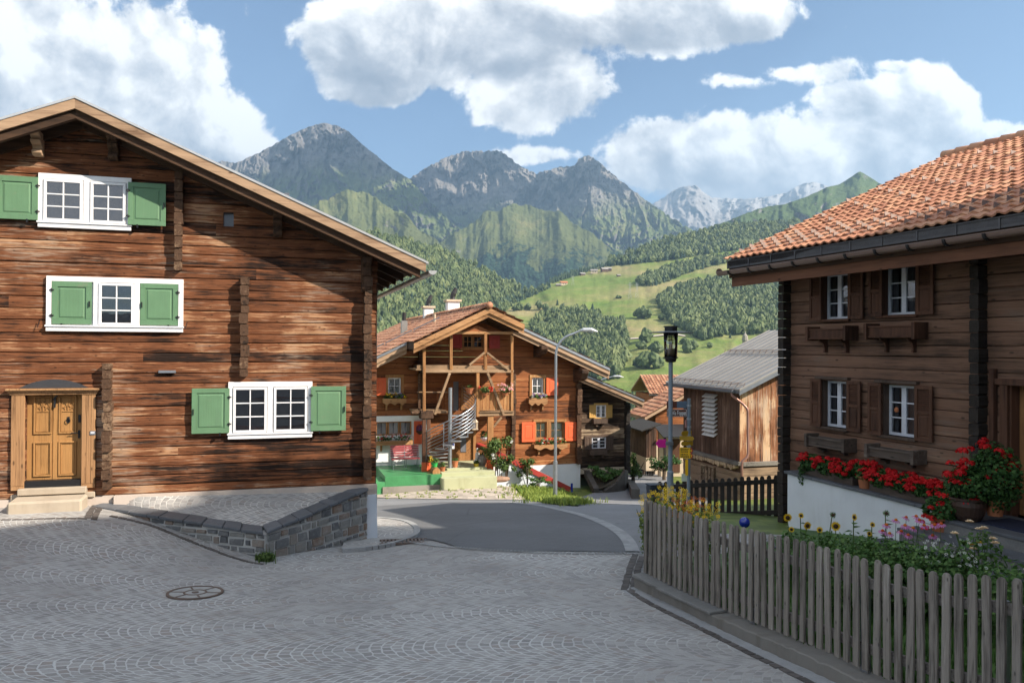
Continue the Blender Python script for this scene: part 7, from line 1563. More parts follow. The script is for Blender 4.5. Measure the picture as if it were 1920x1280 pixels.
potplant(881,738,vb+.2,.2,.25,TERR,SHRUB,60,[],'terracotta trough at the top of the spiral stair',.15,.15)
b=chp(904,875,-1.7); t5=empty('urn',b,CH.rz,'grey stone urn beside the chalet door','urn'); mb=MB(); mb.lathe([(.12,0),(.13,.04),(.20,.2),(.22,.34),(.15,.46),(.12,.5),(.17,.54),(.14,.55)],(0,0,0),16); mb.build('body',[CONC],t5,smooth=True); mb=MB(); leafcloud(mb,(0,0,.7),(.26,.2,.2),120,.05,rs); mb.build('leaves',[SHRUB],t5)
b=chp(895,870,-1.5); t5=empty('statue',b,CH.rz,'small white stone figure beside the grey urn','statue'); mb=MB(); mb.lathe([(.12,0),(.12,.05),(.07,.07),(.09,.22),(.10,.36),(.06,.44),(.03,.47),(.06,.53),(.055,.60),(.0,.64)],(0,0,.1),12,sq=(1,.7)); mb.box(-.12,.12,-.1,.1,0,.1); mb.build('figure',[STUC],t5,smooth=False)
b=chp(890,805,-2.0); t5=empty('hanging_lantern',b,CH.rz,'small white lantern hanging under the balcony','lantern'); mb=MB(); 
for sx in (-1,1):
    for sy in (-1,1): mb.box(sx*.10-.015,sx*.10+.015,sy*.10-.015,sy*.10+.015,0,.34)
mb.box(-.13,.13,-.13,.13,0,.04); mb.box(-.13,.13,-.13,.13,.32,.36); mb.lathe([(.15,.36),(.02,.5)],(0,0,0),4); mb.tube([(0,0,.48),(0,0,.68)],.01,4); mb.build('cage',[CREAM],t5); mb=MB(); mb.cyl((0,0,.04),(0,0,.2),.04); mb.build('candle',[WHITE],t5)
h=H(846,852,830,841,-1.9); mb=MB(); mb.box(h[0],h[1],-1.93,-1.9,h[2],h[3]); o=mb.build('house_number_plate',[WHITE2],t); mb=MB(); mb.box(h[0]+.02,h[1]-.02,-1.94,-1.93,h[3]-.12,h[3]-.02); mb.build('blue_band',[BLUE],o)
for x,y,v in ((788,803,-.15),(908,815,-1.0)):
    b=chp(x,y,v); t5=empty('hanging_basket',b,CH.rz,'dried flower ball hanging on the red shutter' if x<800 else 'hanging white basket of plants by the right post','hanging basket'); mb=MB(); leafcloud(mb,(0,0,0),(.2,.14,.2),160,.05,rs); mb.build('foliage',[PETV if x<800 else SHRUB],t5); mb=MB(); mb.lathe([(.05,-.28),(.18,-.16),(.2,-.1)],(0,0,0),12); mb.build('bowl',[WHITE2 if x>800 else POTD],t5)
# climbing roses
def shrub(name,x,y,v,rx,ry,H_,nl,ls,m,label,cat='shrub',flw=None):
    b=chp(x,y,v); t5=empty(name,b,CH.rz,label,cat); mb=MB()
    for _ in range(6): q=np.array((rs.randn()*rx*.4,rs.randn()*ry*.3,H_*rs.uniform(.6,.95))); mb.tube([(q[0]*.2,q[1]*.2,-.1),tuple(q*.55),tuple(q)],.018,5)
    mb.build('stem',[BARK],t5); mb=MB()
    for _ in range(9): c=(rs.randn()*rx*.42,rs.randn()*ry*.4,H_*rs.uniform(.2,.95)); leafcloud(mb,c,(rx*.45,ry*.5,H_*.16),nl//9,ls,rs,shell=.1)
    mb.build('leaves',[m],t5)
    if flw: 
        mb=MB()
        for _ in range(flw[1]): leafcloud(mb,(rs.randn()*rx*.5,-ry*.7,H_*rs.uniform(.2,1)),(.07,.07,.06),12,.04,rs)
        mb.build('blossom',[flw[0]],t5)
shrub('climbing_rose',936,893,-2.6,.75,.5,1.75,1300,.055,SHRUB,'leafy climbing rose beside the right balcony post',flw=(PETW,3)); shrub('shrub',949,893,-2.8,.35,.3,.9,420,.05,SHRUB,'low arching shrub at the right foot of the climbing rose'); shrub('shrub',989,903,-2.5,.45,.3,1.05,600,.05,SHRUB,'bush leaning on the red ramp coping'); shrub('shrub',1008,910,-2.6,.5,.3,.45,420,.04,LEAF2,'dry dark weeds against the white ramp wall')
# ramp wall with red coping
tr_=empty('ramp_wall',CH.O,CH.rz,'white sloping ramp wall with red coping beside the chalet','wall'); vr=-2.1
A0=CP(930,851,vr); A1=CP(1072,921,vr); mb=MB(); mb.add([(A0[0],vr,A0[2]-2.5),(A1[0],vr,A1[2]-1.2),(A1[0],vr+.2,A1[2]-1.2),(A0[0],vr+.2,A0[2]-2.5),(A0[0],vr,A0[2]),(A1[0],vr,A1[2]),(A1[0],vr+.2,A1[2]),(A0[0],vr+.2,A0[2])],[(3,2,1,0),(4,5,6,7),(0,1,5,4),(1,2,6,5),(2,3,7,6),(3,0,4,7)]); mb.build('plaster_wall',[STUCB],tr_)
mb=MB(); mb.beam(A0+np.array((0,.1,.05)),A1+np.array((0,.1,.05)),.34,.24,up=(0,0,1)); mb.beam(CP(896,834,vr+1),A0+np.array((0,.1,.05)),.3,.2); mb.build('red_coping',[DRED],tr_,bevel=.01)
mb=MB(); c=CP(1072,920,vr-.1); mb.cyl((c[0],c[1],c[2]-.6),(c[0],c[1],c[2]+.35),.05); o=mb.build('end_post',[BLUE],tr_)
b=chp(1050,934,-2.5); t5=empty('rock',b,CH.rz,'reddish rounded boulder at the foot of the ramp wall by the lamp post','boulder'); mb=MB(); v,f=ICO2; mb.add(v*(1+rs.randn(len(v),1)*.03)*np.array((.36,.28,.34)),f); mb.build('stone',[plain('reddish_stone',(.28,.09,.06),.8,var=.4)],t5,smooth=True)
b=chp(1084,941,-1.6); t5=empty('rock',b,CH.rz,'small reddish boulder at the corner of the white base','boulder'); mb=MB(); mb.add(v*(1+rs.randn(len(v),1)*.03)*np.array((.15,.15,.22)),f); mb.build('stone',[plain('reddish_stone_small',(.30,.10,.07),.8,var=.4)],t5,smooth=True)
b=chp(938,898,-3.2); t5=empty('rock',b,CH.rz,'flat brown boulder at the end of the pale entrance steps','boulder'); mb=MB(); mb.add(v*(1+rs.randn(len(v),1)*.05)*np.array((.45,.22,.13)),f); mb.build('stone',[plain('brown_stone',(.25,.15,.10),.8,var=.4)],t5,smooth=True)
shrub('shrub',1092,940,-1.9,.2,.2,.35,200,.05,LEAFY,'bright green weed at the corner of the white base')
shrub('watering_plant',752,884,-1.6,.3,.2,.3,80,.05,SHRUB,'small leafy plant under the red bench') if False else None

# ------------------------------------------------------------------ annex: dark weathered house attached on the right
ta=empty('annex_house',CH.O,CH.rz,'dark weathered wooden annex with its own lean-to tiled roof, right of the chalet','house'); va=.35
uA0=uR+.03; uA1=U_(1176,800,va); zA0=Z_(1130,876,va); h1=H(1117,1136,759,783,va); h2=H(1109,1136,819,841,va); ar0=CH.pix(1097,703,-.55); ar1=CH.pix(1207,750,-.55); asl=(ar0[1]-ar1[1])/(ar1[0]-ar0[0])
def atop(u): return ar0[1]-asl*(u-ar0[0])
mb=MB(); logwall(mb,uA0,uA1,zA0,atop(uA0)-.3,[h1,h2],lambda z:(uA0,uA0+(atop(uA0)-.35-z)/asl),.26,rs,thick=.2,rough=.025,y0=va); mb.build('log_wall',[LOGD],ta)
mb=MB(); mb.box(uA0,uA1,va+.9,va+1,zA0,atop(uA1)-.3); mb.box(uA1-.2,uA1,va+.21,9,zA0-2,atop(uA1)-.3); mb.build('inner_walls',[SOFFIT],ta)
mb=MB(); log_ends(mb,uA1-.05,.22,zA0-.3,atop(uA1)-.35,.25,rs,.26,v0=va); mb.build('crossing_log_ends',[DARKP],ta)
mb=MB(); mb.box(uA0,uA1-.02,va-.02,va+.6,zA0-.28,zA0-.003); mb.build('cream_plinth',[CREAM],ta)
mb=MB()
def asl_(y0,y1,d0,d1,u0=ar0[0]-.3,u1=ar1[0]): mb.hexa([(u0,y0,atop(u0)-d1),(u1,y0,atop(u1)-d1),(u1,y1,atop(u1)-d1),(u0,y1,atop(u0)-d1)],[(u0,y0,atop(u0)-d0),(u1,y0,atop(u1)-d0),(u1,y1,atop(u1)-d0),(u0,y1,atop(u0)-d0)])
asl_(-.55,9,.05,.20); rfa=mb.build('roof',[SOFFIT],ta); mb=MB(); asl_(-.58,-.53,.06,.26); asl_(-.50,-.44,.26,.40); mb.build('verge_board',[VERGE],rfa); mb=MB(); asl_(-.62,-.585,-.02,.07); mb.build('verge_flashing',[GALV],rfa)
mb=MB(); S=(ar1[0]-ar0[0]+.3)*math.hypot(1,asl); Vv=np.array((-1,0,asl))/math.hypot(1,asl); N=np.array((asl,0,1.))/math.hypot(1,asl); tile_roof(mb,(ar1[0],-.62,ar1[1]),(0,1,0),Vv,N,9.5,S,.30,.40,rs,amp=.045,lip=.05,nprof=4); mb.build('tiles',[TILEC],rfa)
for hh,m,sm,xs_,lb in ((h1,WHITE,YEL,((1105,1116,759,783),(1137,1148,759,783)),1),(h2,WHITE2,SHUTG,((1096,1108,817,843),(1138,1150,817,843)),2)):
    w_=empty('window'); w_.parent=ta
    for i in range(2): a_=hh[0]+(hh[1]-hh[0])*i/2; b_=hh[0]+(hh[1]-hh[0])*(i+1)/2; casement(w_,a_,b_,hh[2],hh[3],va+.04,m,cols=1,rows=3,back='curtain' if lb==1 else 'grey',st=.06,bar=.03)
    mb=MB(); frame_rect(mb,hh[0]-.1,hh[1]+.1,hh[2]-.08,hh[3]+.1,.10,va-.05,va+.1); mb.build('window_frame',[sm],w_)
    for q in xs_: g=H(*q,va-.05); panel_shutter(ta,g[0],g[1],g[2],g[3],va-.03,sm,th=.04,rail=.08)
    g=H(1114,1140,785,794,va-.3) if lb==1 else H(1107,1139,845,853,va-.3); mb=MB(); mb.box(g[0],g[1],va-.28,va-.01,g[2],g[3]); mb.box(g[0]+.15,g[0]+.25,va-.2,va-.01,g[2]-.15,g[2]); mb.box(g[1]-.25,g[1]-.15,va-.2,va-.01,g[2]-.15,g[2]); mb.build('flower_box',[SHUTG],ta)
# planted stone bank in front of the annex
tk=empty('stone_planter',CH.O,CH.rz,'dry stone wall in shade-darkened colour around the planted bank below the annex','retaining wall'); mb=MB(); vk=-2.2
pl=[CP(1100,886,-.1),CP(1118,921,vk),CP(1135,922,vk),CP(1158,905,vk+.4),CP(1172,884,vk+.8),CP(1178,882,-.1)]
for a_,b_ in zip(pl[1:-1],pl[2:]):
    za0=a_[2]; zb0=b_[2]; n=4
    mb.hexa([(a_[0],a_[1],a_[2]-.8),(b_[0],b_[1],b_[2]-2.2),(b_[0],b_[1]+.25,b_[2]-2.2),(a_[0],a_[1]+.25,a_[2]-.8)],[(a_[0],a_[1],a_[2]+.05),(b_[0],b_[1],b_[2]),(b_[0],b_[1]+.25,b_[2]),(a_[0],a_[1]+.25,a_[2]+.05)])
mb.beam(CP(1100,886,-.1),CP(1118,921,vk),.25,.3); mb.build('wall_stones',[plain('shade_darkened_stone',(.075,.065,.055),.9,var=.5,nscale=3,bump=.6)],tk)  # stone colour darkened to stand in for shade missing on this bank
mb=MB(); fl=[CP(1103,884,0),CP(1119,918,vk+.2),CP(1150,908,vk+.5),CP(1172,886,vk+1),CP(1175,882,.2)]; mb.add(fl,[(0,1,2,3,4)]); mb.build('soil',[SOIL],tk)
for k,(x,y,v,rx,hh,lb) in enumerate(((1115,893,-.6,.45,.55,'leafy bush at the left of the planted bank below the annex'),(1128,903,-1.2,.45,.5,'lowest bush in the planted bank below the annex'),(1140,896,-1.0,.45,.45,'middle bush in the planted bank below the annex'),(1156,893,-.8,.45,.4,'right bush in the planted bank below the annex'))): shrub('shrub',x,y,v,rx,.4,hh,520,.05,LEAF2,lb)

# ------------------------------------------------------------------ street lamps
def street_lamp(x,yb,Y,ytop,xh,label,rr=.055):
    b=at(x,yb,Y); H_=at(x,ytop,Y)[2]-b[2]; t5=empty('street_lamp',b,0,label,'street lamp','tall curved street lamps'); rx=(xh-x)/F*Y
    mb=MB(); mb.tube([(0,0,-.3),(0,0,1.2),(0,0,1.21),(0,0,H_-1.0)],[.085,.085,.06,.05],12); n=10; r=.85; mb.tube([(0,0,H_-1.0)]+[(r-r*math.cos(q),0,H_-1.0+r*math.sin(q)*1.0) for q in np.linspace(.1,1.35,n)]+[(rx*.62,0,H_)],[.05]*(n+1)+[.035],10); mb.build('pole',[GALV],t5)
    mb=MB(); mb.tube([(rx*.60,0,H_-.02),(rx*.66,0,H_),(rx*.85,0,H_+.01),(rx,0,H_-.07)],[.05,.09,.085,.03],10); o=mb.build('lamp_head',[ZINC],t5); mb=MB(); mb.tube([(rx*.72,0,H_-.07),(rx*.92,0,H_-.08)],.05,8); mb.build('lamp_glass',[LAMPG],o)
street_lamp(1041,921,31.5,618,1119,'tall curved grey street lamp in front of the central chalet')
street_lamp(1118,900,62,705,1168,'distant street lamp whose arm shows above the annex roof')
# lantern post
b=at(1256.5,928,13.4); Hh=lambda y:at(1256,y,13.4)[2]-b[2]; tl=empty('lantern_post',b-np.array((0,0,.5)),0,'grey lantern post with a round glass lantern under a flat disc hat','street lamp')
mb=MB(); mb.tube([(0,0,-.5),(0,0,.9+Hh(885)-.0),(0,0,.52+Hh(885)),(0,0,.5+Hh(679))][0:1]+[(0,0,.5+Hh(884)),(0,0,.5+Hh(882)),(0,0,.5+Hh(679))],[.055,.053,.038,.036],14); mb.build('pole',[GREYP],tl)
z0,z1,z2,z3=.5+Hh(679),.5+Hh(669),.5+Hh(624),.5+Hh(611)
mb=MB(); mb.lathe([(.06,0),(.085,.01),(.10,z1-z0-.02),(.125,z1-z0-.02),(.125,z1-z0)],(0,0,z0),20); mb.build('lantern_base',[BLACK],tl)
mb=MB(); mb.lathe([(.105,z1),(.122,z2)],(0,0,0),24); mb.build('lantern_glass',[LAMPG],tl,smooth=True)
mb=MB(); mb.lathe([(.37,z2-.0),(.375,z2+.008),(.12,z2+.032),(.10,z2+.032)],(0,0,0),32); mb.build('disc_hat',[LEAD],tl,smooth=False)
mb=MB(); mb.lathe([(.105,z2+.032),(.105,z3-.02),(.125,z3-.02),(.12,z3)],(0,0,0),20); mb.build('cap',[BLACK],tl)
mb=MB()
for k in range(7): mb.lathe([(.03,0),(.058,.006),(.058,.012),(.03,.016)],(0,0,z2-.03-k*.024),16)
mb.build('louvre_rings',[BLACK],tl); mb=MB(); mb.cyl((0,0,z1+.01),(0,0,z1+.14),.065,n=16); mb.cyl((0,0,z1+.14),(0,0,z2-.17),.03,n=10); mb.build('lamp_tube',[CREAM],tl)
mb=MB()
for k in range(6): a=k*math.pi/3+.2; mb.cyl((.108*math.cos(a),.108*math.sin(a),z1),(.122*math.cos(a),.122*math.sin(a),z2),.005,n=5)
mb.build('glass_rods',[BLACK],tl)
# pink arrow sign fixed on the lantern post
def sign(name,cx,cy,Y,wpx,hpx,rz_,m,label,cat='sign',arrow=None,th=.012,parent=None):
    c=at(cx,cy,Y); w_=wpx/F*Y; h_=hpx/F*Y; t5=empty(name,c,rz_,label,cat); mb=MB(); W2=w_/2; 
    poly=[(-W2,-h_/2),(W2,-h_/2),(W2,h_/2),(-W2,h_/2)]
    if arrow=='l': poly=[(-W2,0),(-W2+h_*.35,-h_/2),(W2,-h_/2),(W2,h_/2),(-W2+h_*.35,h_/2)]
    if arrow=='r': poly=[(-W2,-h_/2),(W2-h_*.35,-h_/2),(W2,0),(W2-h_*.35,h_/2),(-W2,h_/2)]
    mb.prism(poly,-th/2,th/2); mb.build('panel',[m],t5,bevel=.002); return t5,w_,h_
PINK=plain('pink_sign_film',(.62,.02,.26),.4,var=.06,bump=0); YSIGN=plain('yellow_sign_enamel',(.75,.42,.01),.4,var=.1,bump=0); BRSIGN=plain('brown_sign_enamel',(.10,.035,.022),.4,var=.08,bump=0); BLSIGN=plain('grey_blue_sign_back',(.11,.16,.22),.45,.2,var=.1,bump=0); PLATE=plain('pale_sign_back',(.50,.53,.42),.5,var=.1,bump=0)
t5,w_,h_=sign('arrow_sign',1239,831,13.3,20,15.5,.12,PINK,'bright pink arrow sign pointing left on the lantern post',arrow='l')
mb=MB(); mb.box(w_/2-.01,w_/2+.12,-.02,.02,-.03,.03); mb.build('clamp',[GALV],t5)
def text(parent,s,size,loc,mat,name='lettering',ext=.0015,align='CENTER'):
    c=bpy.data.curves.new(name,'FONT'); c.body=s; c.size=size; c.extrude=ext; c.align_x=align; c.align_y='CENTER'; c.materials.append(mat); tmp=bpy.data.objects.new('tmp',c); COL.objects.link(tmp); bpy.context.view_layer.update(); me=bpy.data.meshes.new_from_object(tmp.evaluated_get(bpy.context.evaluated_depsgraph_get())); bpy.data.objects.remove(tmp); o=bpy.data.objects.new(name,me); COL.objects.link(o); o.parent=parent; o.location=loc; o.rotation_euler=(math.pi/2,0,0); return o
LETW=plain('white_lettering',(.8,.8,.8),.5,var=0,bump=0); LETK=plain('black_lettering',(.02,.02,.02),.5,var=0,bump=0)
YS=16.4
b=at(1291,925,YS); tp=empty('sign_post',b,0,'grey steel post carrying the street name and the yellow hiking signs','sign post'); mb=MB(); mb.tube([(0,0,-.8),(0,0,at(1291,747,YS)[2]-b[2])],.035,10); mb.build('pole',[GREYP],tp)
mb=MB()
for y in (760,785,800,815,835): z=at(1291,y,YS)[2]-b[2]; mb.cyl((0,0,z-.02),(0,0,z+.02),.045,n=10)
mb.build('clamp',[GALV],tp)
t5,w_,h_=sign('street_name_sign',1269,774,YS-.02,38,14.5,.05,BRSIGN,'brown street name sign reading Via Foppas','sign'); o=text(t5,'Via Foppas',h_*.80,(0,-.010,0),LETW); xs_=[v.co.x for v in o.data.vertices]; k_=.285/(max(xs_)-min(xs_)); o.scale=(k_,1,1); o.location.x=w_/2-.02-.1425-k_*(max(xs_)+min(xs_))/2
mb=MB(); frame_rect(mb,-w_/2+.008,w_/2-.008,-h_/2+.008,h_/2-.008,.005,-.0075,-.006); mb.build('border',[LETW],t5)
t5,w_,h_=sign('upper_sign',1269,758.5,YS+.0,38,13,.05,BLSIGN,'blank blue grey sign above the street name','sign'); mb=MB(); mb.box(-w_/2,0,-.009,-.0065,-h_/2,h_/2); mb.build('brown_half',[BRSIGN],t5)
for k,(cx,cy,w2,h2,r_,ar,lb,txt) in enumerate(((1287,812,26,9,.55,'l','topmost yellow hiking sign, dull and seen from behind',0),(1288,821.5,27,8.5,-.35,'r','second yellow hiking sign from the top',0),(1288,831,26,8,.35,'l','third yellow hiking sign, above the lettered board',0),(1287,844,25,10.5,-.2,'r','upper lettered yellow hiking board',1),(1287,854,25,9.5,-.2,'r','lowest lettered yellow hiking board',1))):
    t5,w_,h_=sign('hiking_sign',cx,cy,YS-.05,w2,h2,r_,YSIGN if k>2 else plain('dull_yellow_%s'%('abc'[k]),(.36,.21,.01),.5,var=.1,bump=0),lb,'sign',arrow=ar)
    if txt:
        mb=MB(); r2_=np.random.RandomState(k)
        for row in (-.27,.0,.27):
            x=-w_*.42
            while x<w_*.12: l=r2_.uniform(.012,.03); mb.box(x,x+l,-.0085,-.0065,h_*row-.008,h_*row+.008); x+=l+.008
            mb.box(w_*.25,w_*.33,-.0085,-.0065,h_*row-.008,h_*row+.008)
        mb.build('lettering',[LETK],t5); mb=MB(); mb.add([(w_/2-h_*.33,-.009,-h_/2),(w_/2,-.009,0),(w_/2-h_*.33,-.009,h_/2),(w_/2-h_*.55,-.009,h_/2),(w_/2-h_*.22,-.009,0),(w_/2-h_*.55,-.009,-h_/2)],[(0,1,4,5),(1,2,3,4)]); mb.build('arrow_tip',[DRED],t5)
t5,w_,h_=sign('small_sign',1286,794,YS-.04,6,14,.9,plain('pinkish_sign',(.5,.25,.22),.5,var=.1,bump=0),'small narrow pinkish sign seen edge-on on the sign post','sign')
t5,w_,h_=sign('green_white_plate',1287,895,YS,18,14,-.2,PLATE,'pale plate at the bottom of the sign post behind the dark fence','sign',arrow='r')
mb=MB(); z0=at(1287,890,YS)[2]; z1=at(1287,860,YS)[2]; c=at(1287.5,875,YS-.06); mb.box(-.028,.028,-.005,.005,z0-c[2],z1-c[2]); o=mb.build('yellow_post_sleeve',[YSIGN],tp); o.location=c-b

# ------------------------------------------------------------------ barn
BO=at(1387,735,31.2); BN=Frame((BO[0],BO[1],0),(.27,-.963)); bz=BN.pix
t=empty('barn',BN.O,BN.rz,'brown plank barn with a grey standing seam roof and white ventilation slats','barn')
def Bz(x,y,v=0): return BN.pix(x,y,v)[1]
def Bu(x,y,v=0): return BN.pix(x,y,v)[0]
uF=Bu(1281,780); zE_=Bz(1383,730,-.35)+0; zbm=Bz(1387,866)
mb=MB(); n=21; rs=np.random.RandomState(6); zt=zE_-.05
for k in range(n): a=uF+(0-uF)*k/n; b_=uF+(0-uF)*(k+1)/n; o_=rs.rand()*.012; mb.box(a+.009,b_-.009,o_,.05,zbm+.02+(Bz(1300,844)-zbm)*0,zt,0,rs.rand())
mb.build('side_plank_wall',[PLANKV],t)
mb=MB(); mb.box(.01-.03,.0,.05,7.2,zbm,zt) if False else None
# sunny gable wall: faces the viewer, direction n of the frame; planks with sloping tops
bsl=.45; mb=MB(); m_=27; 
for k in range(m_): a=.0+9.36*k/m_; b_=9.36*(k+1)/m_; h=lambda v:zE_+bsl*min(v+.46,10.27-v)-.13; o_=rs.rand()*.012; mb.hexa([(-.05,a+.010,zbm+.0),(o_,a+.010,zbm),(o_,b_-.010,zbm),(-.05,b_-.010,zbm)],[(-.05,a+.010,h(a)),(o_,a+.010,h(a)),(o_,b_-.010,h(b_)),(-.05,b_-.010,h(b_))],0,rs.rand())
mb.build('gable_plank_wall',[PLANKO],t)
mb=MB(); mb.box(uF,-.06,.06,9.2,zbm-4,zt); mb.build('inner_walls',[SOFFIT],t)
mb=MB(); mb.box(-.15,-.0,-.02,.06,zbm-.1,zt) ; mb.build('corner_post',[PLANKV],t)
mb=MB(); mb.box(uF-.02,.08,-.10,.1,zbm-.14,zbm+.015); mb.box(.0,.12,.1,9.36,zbm-.17,zbm-.0); mb.build('sill_beam',[RAILW],t,bevel=.01)
mb=MB(); k=0; u=uF+.1
while u<-.1: r_=rs.uniform(.07,.11); mb.cyl((u,-.12-rs.rand()*.05,zbm-.14-r_),(u,.3,zbm-.14-r_),r_,n=10,r=rs.rand()); u+=r_*2+.01
mb.build('floor_log_ends',[STACKW],t)
mb=MB(); logwall(mb,uF,.0,zbm-3.5,zbm-.42,[],None,.32,rs,thick=.2,y0=.0,rough=.015); mb.build('lower_log_wall',[wood('pale_barn_log',(.06,.04,.028),(.22,.15,.10),(.40,.30,.22),bump=.6)],t)
mb=MB()
for k in range(9): z=zbm-3.2+k*.33; mb.box(.0,.06,.06,9.36,z+.006,z+.32,0,rs.rand())
mb.build('lower_gable_logs',[wood('pale_gable_log',(.08,.05,.035),(.28,.19,.12),(.46,.35,.25),axis='Y',bump=.6)],t)
mb=MB(); g0,g1=Bu(1322,780,-.02),Bu(1345,780,-.02); zt1=Bz(1333,742,-.05); zb1=Bz(1333,817,-.05)
for k in range(10): z=zb1+(zt1-zb1)*k/9.4; mb.hexa([(g0,-.18,z),(g1,-.18,z),(g1,-.005,z+.13),(g0,-.005,z+.13)],[(g0,-.18,z+.025),(g1,-.18,z+.025),(g1,-.005,z+.155),(g0,-.005,z+.155)])
mb.build('ventilation_slats',[WHITE2 if False else plain('greyed_white_slat',(.50,.48,.46),.8,var=.3)],t)
mb=MB(); frame_rect(mb,Bu(1313,880,-.1),Bu(1338,880,-.1),Bz(1325,905,-.1),Bz(1325,872,-.1),.06,-.08,-.02); 
for k in range(4): u=Bu(1316+k*6,880,-.1); mb.box(u,u+.06,-.06,-.03,Bz(1325,905,-.1),Bz(1325,872,-.1))
mb.build('slatted_hatch',[LOGD],t)
# roof
ue=-.5+.0; U0=uF-.72; U1=.80; V0=-.50; VRb=4.87; z_e=zE_+.02
mb=MB(); mb.hexa([(U0,V0,z_e-.06),(U1,V0,z_e-.06),(U1,VRb,z_e-.06+bsl*(VRb-V0)),(U0,VRb,z_e-.06+bsl*(VRb-V0))],[(U0,V0,z_e),(U1,V0,z_e),(U1,VRb,z_e+bsl*(VRb-V0)),(U0,VRb,z_e+bsl*(VRb-V0))]); V9=2*VRb-V0
mb.hexa([(U0,VRb,z_e-.06+bsl*(VRb-V0)),(U1,VRb,z_e-.06+bsl*(VRb-V0)),(U1,V9,z_e-.06),(U0,V9,z_e-.06)],[(U0,VRb,z_e+bsl*(VRb-V0)),(U1,VRb,z_e+bsl*(VRb-V0)),(U1,V9,z_e),(U0,V9,z_e)])
n=13
for k in range(n+1): u=U0+(U1-U0)*k/n; mb.hexa([(u-.012,V0,z_e-.001),(u+.012,V0,z_e-.001),(u+.012,VRb,z_e+bsl*(VRb-V0)-.001),(u-.012,VRb,z_e+bsl*(VRb-V0)-.001)],[(u-.008,V0,z_e+.035),(u+.008,V0,z_e+.035),(u+.008,VRb,z_e+.035+bsl*(VRb-V0)),(u-.008,VRb,z_e+.035+bsl*(VRb-V0))])
rfb=mb.build('roof',[METR],t)
mb=MB()
for v,a,b_ in ((V0+.22,U0+.2,U1-.15),(VRb*.52,U0+.2,U1-.0)):
    z=z_e+bsl*(v-V0)
    for dz in (.07,.13): mb.beam((a,v,z+dz),(b_,v,z+dz),.02,.02)
    for k in range(n+1): u=U0+(U1-U0)*k/n; mb.beam((u,v-.06,z+.0),(u,v+.02,z+.15),.02,.02)
mb.build('snow_guard',[COPPER],rfb)
mb=MB(); r0=.07; zg=z_e-.09; vg=V0-.06; a=np.linspace(math.pi,2*math.pi,9)
for rr,fl in ((r0,1),(r0-.01,-1)): mb.add([(u,vg+rr*math.cos(q),zg+rr*math.sin(q)) for u in (U0,U1-.35) for q in a],[(k,k+1,9+k+1,9+k)[::fl] for k in range(8)])
mb.tube([(U0,vg-r0,zg),(U1-.35,vg-r0,zg)],.014,6); mb.cyl((U1-.36,vg,zg),(U1-.35,vg,zg),r0,n=12); mb.box(U0,U1-.02,V0,V0+.03,z_e-.16,z_e-.062); mb.build('gutter',[LEAD],rfb)
mb=MB(); p=[(U1-.45,vg,zg-.05),(U1-.45,vg,zg-.16),tuple(BN.P(1393,757,-.25)),tuple(BN.P(1401,766,-.12))]; q=BN.P(1402,772,-.1); 
pp=[np.array(x) for x in p]+[q,BN.P(1402.5,850,-.1),BN.P(1401,857,-.15),BN.P(1392,864,-.35),BN.P(1391,872,-.38),BN.P(1391,975,-.38)]; mb.tube(pp,.048,12); mb.build('downpipe',[plain('copper_downpipe',(.28,.15,.12),.4,.6,var=.15)],rfb,smooth=True)
mb=MB(); mb.hexa([(U1-.03,V0,z_e-.22),(U1,V0,z_e-.22),(U1,VRb,z_e-.22+bsl*(VRb-V0)),(U1-.03,VRb,z_e-.22+bsl*(VRb-V0))],[(U1-.03,V0,z_e-.062),(U1,V0,z_e-.062),(U1,VRb,z_e-.062+bsl*(VRb-V0)),(U1-.03,VRb,z_e-.062+bsl*(VRb-V0))]); mb.build('verge_trim',[LEAD],rfb)
mb=MB(); mb.hexa([(U0,V0+.03,z_e-.14),(U1-.03,V0+.03,z_e-.14),(U1-.03,VRb,z_e-.14+bsl*(VRb-V0)),(U0,VRb,z_e-.14+bsl*(VRb-V0))],[(U0,V0+.03,z_e-.062),(U1-.03,V0+.03,z_e-.062),(U1-.03,VRb,z_e-.062+bsl*(VRb-V0)),(U0,VRb,z_e-.062+bsl*(VRb-V0))]); mb.build('soffit',[SOFFIT],rfb)
# rows of planks/logs stacked are part of the barn; steeple beyond it
p=at(1397,640,260); t5=empty('steeple',p-np.array((0,0,4)),0,'tiny stone steeple just above the barn roof','steeple'); mb=MB(); mb.lathe([(.9,0),(.9,4.2),(1.1,4.3),(1.0,5),(.85,5.8),(.5,6.3),(.25,6.6),(.08,7.3),(0,7.5)],(0,0,0),10); mb.build('tower',[CONC],t5)

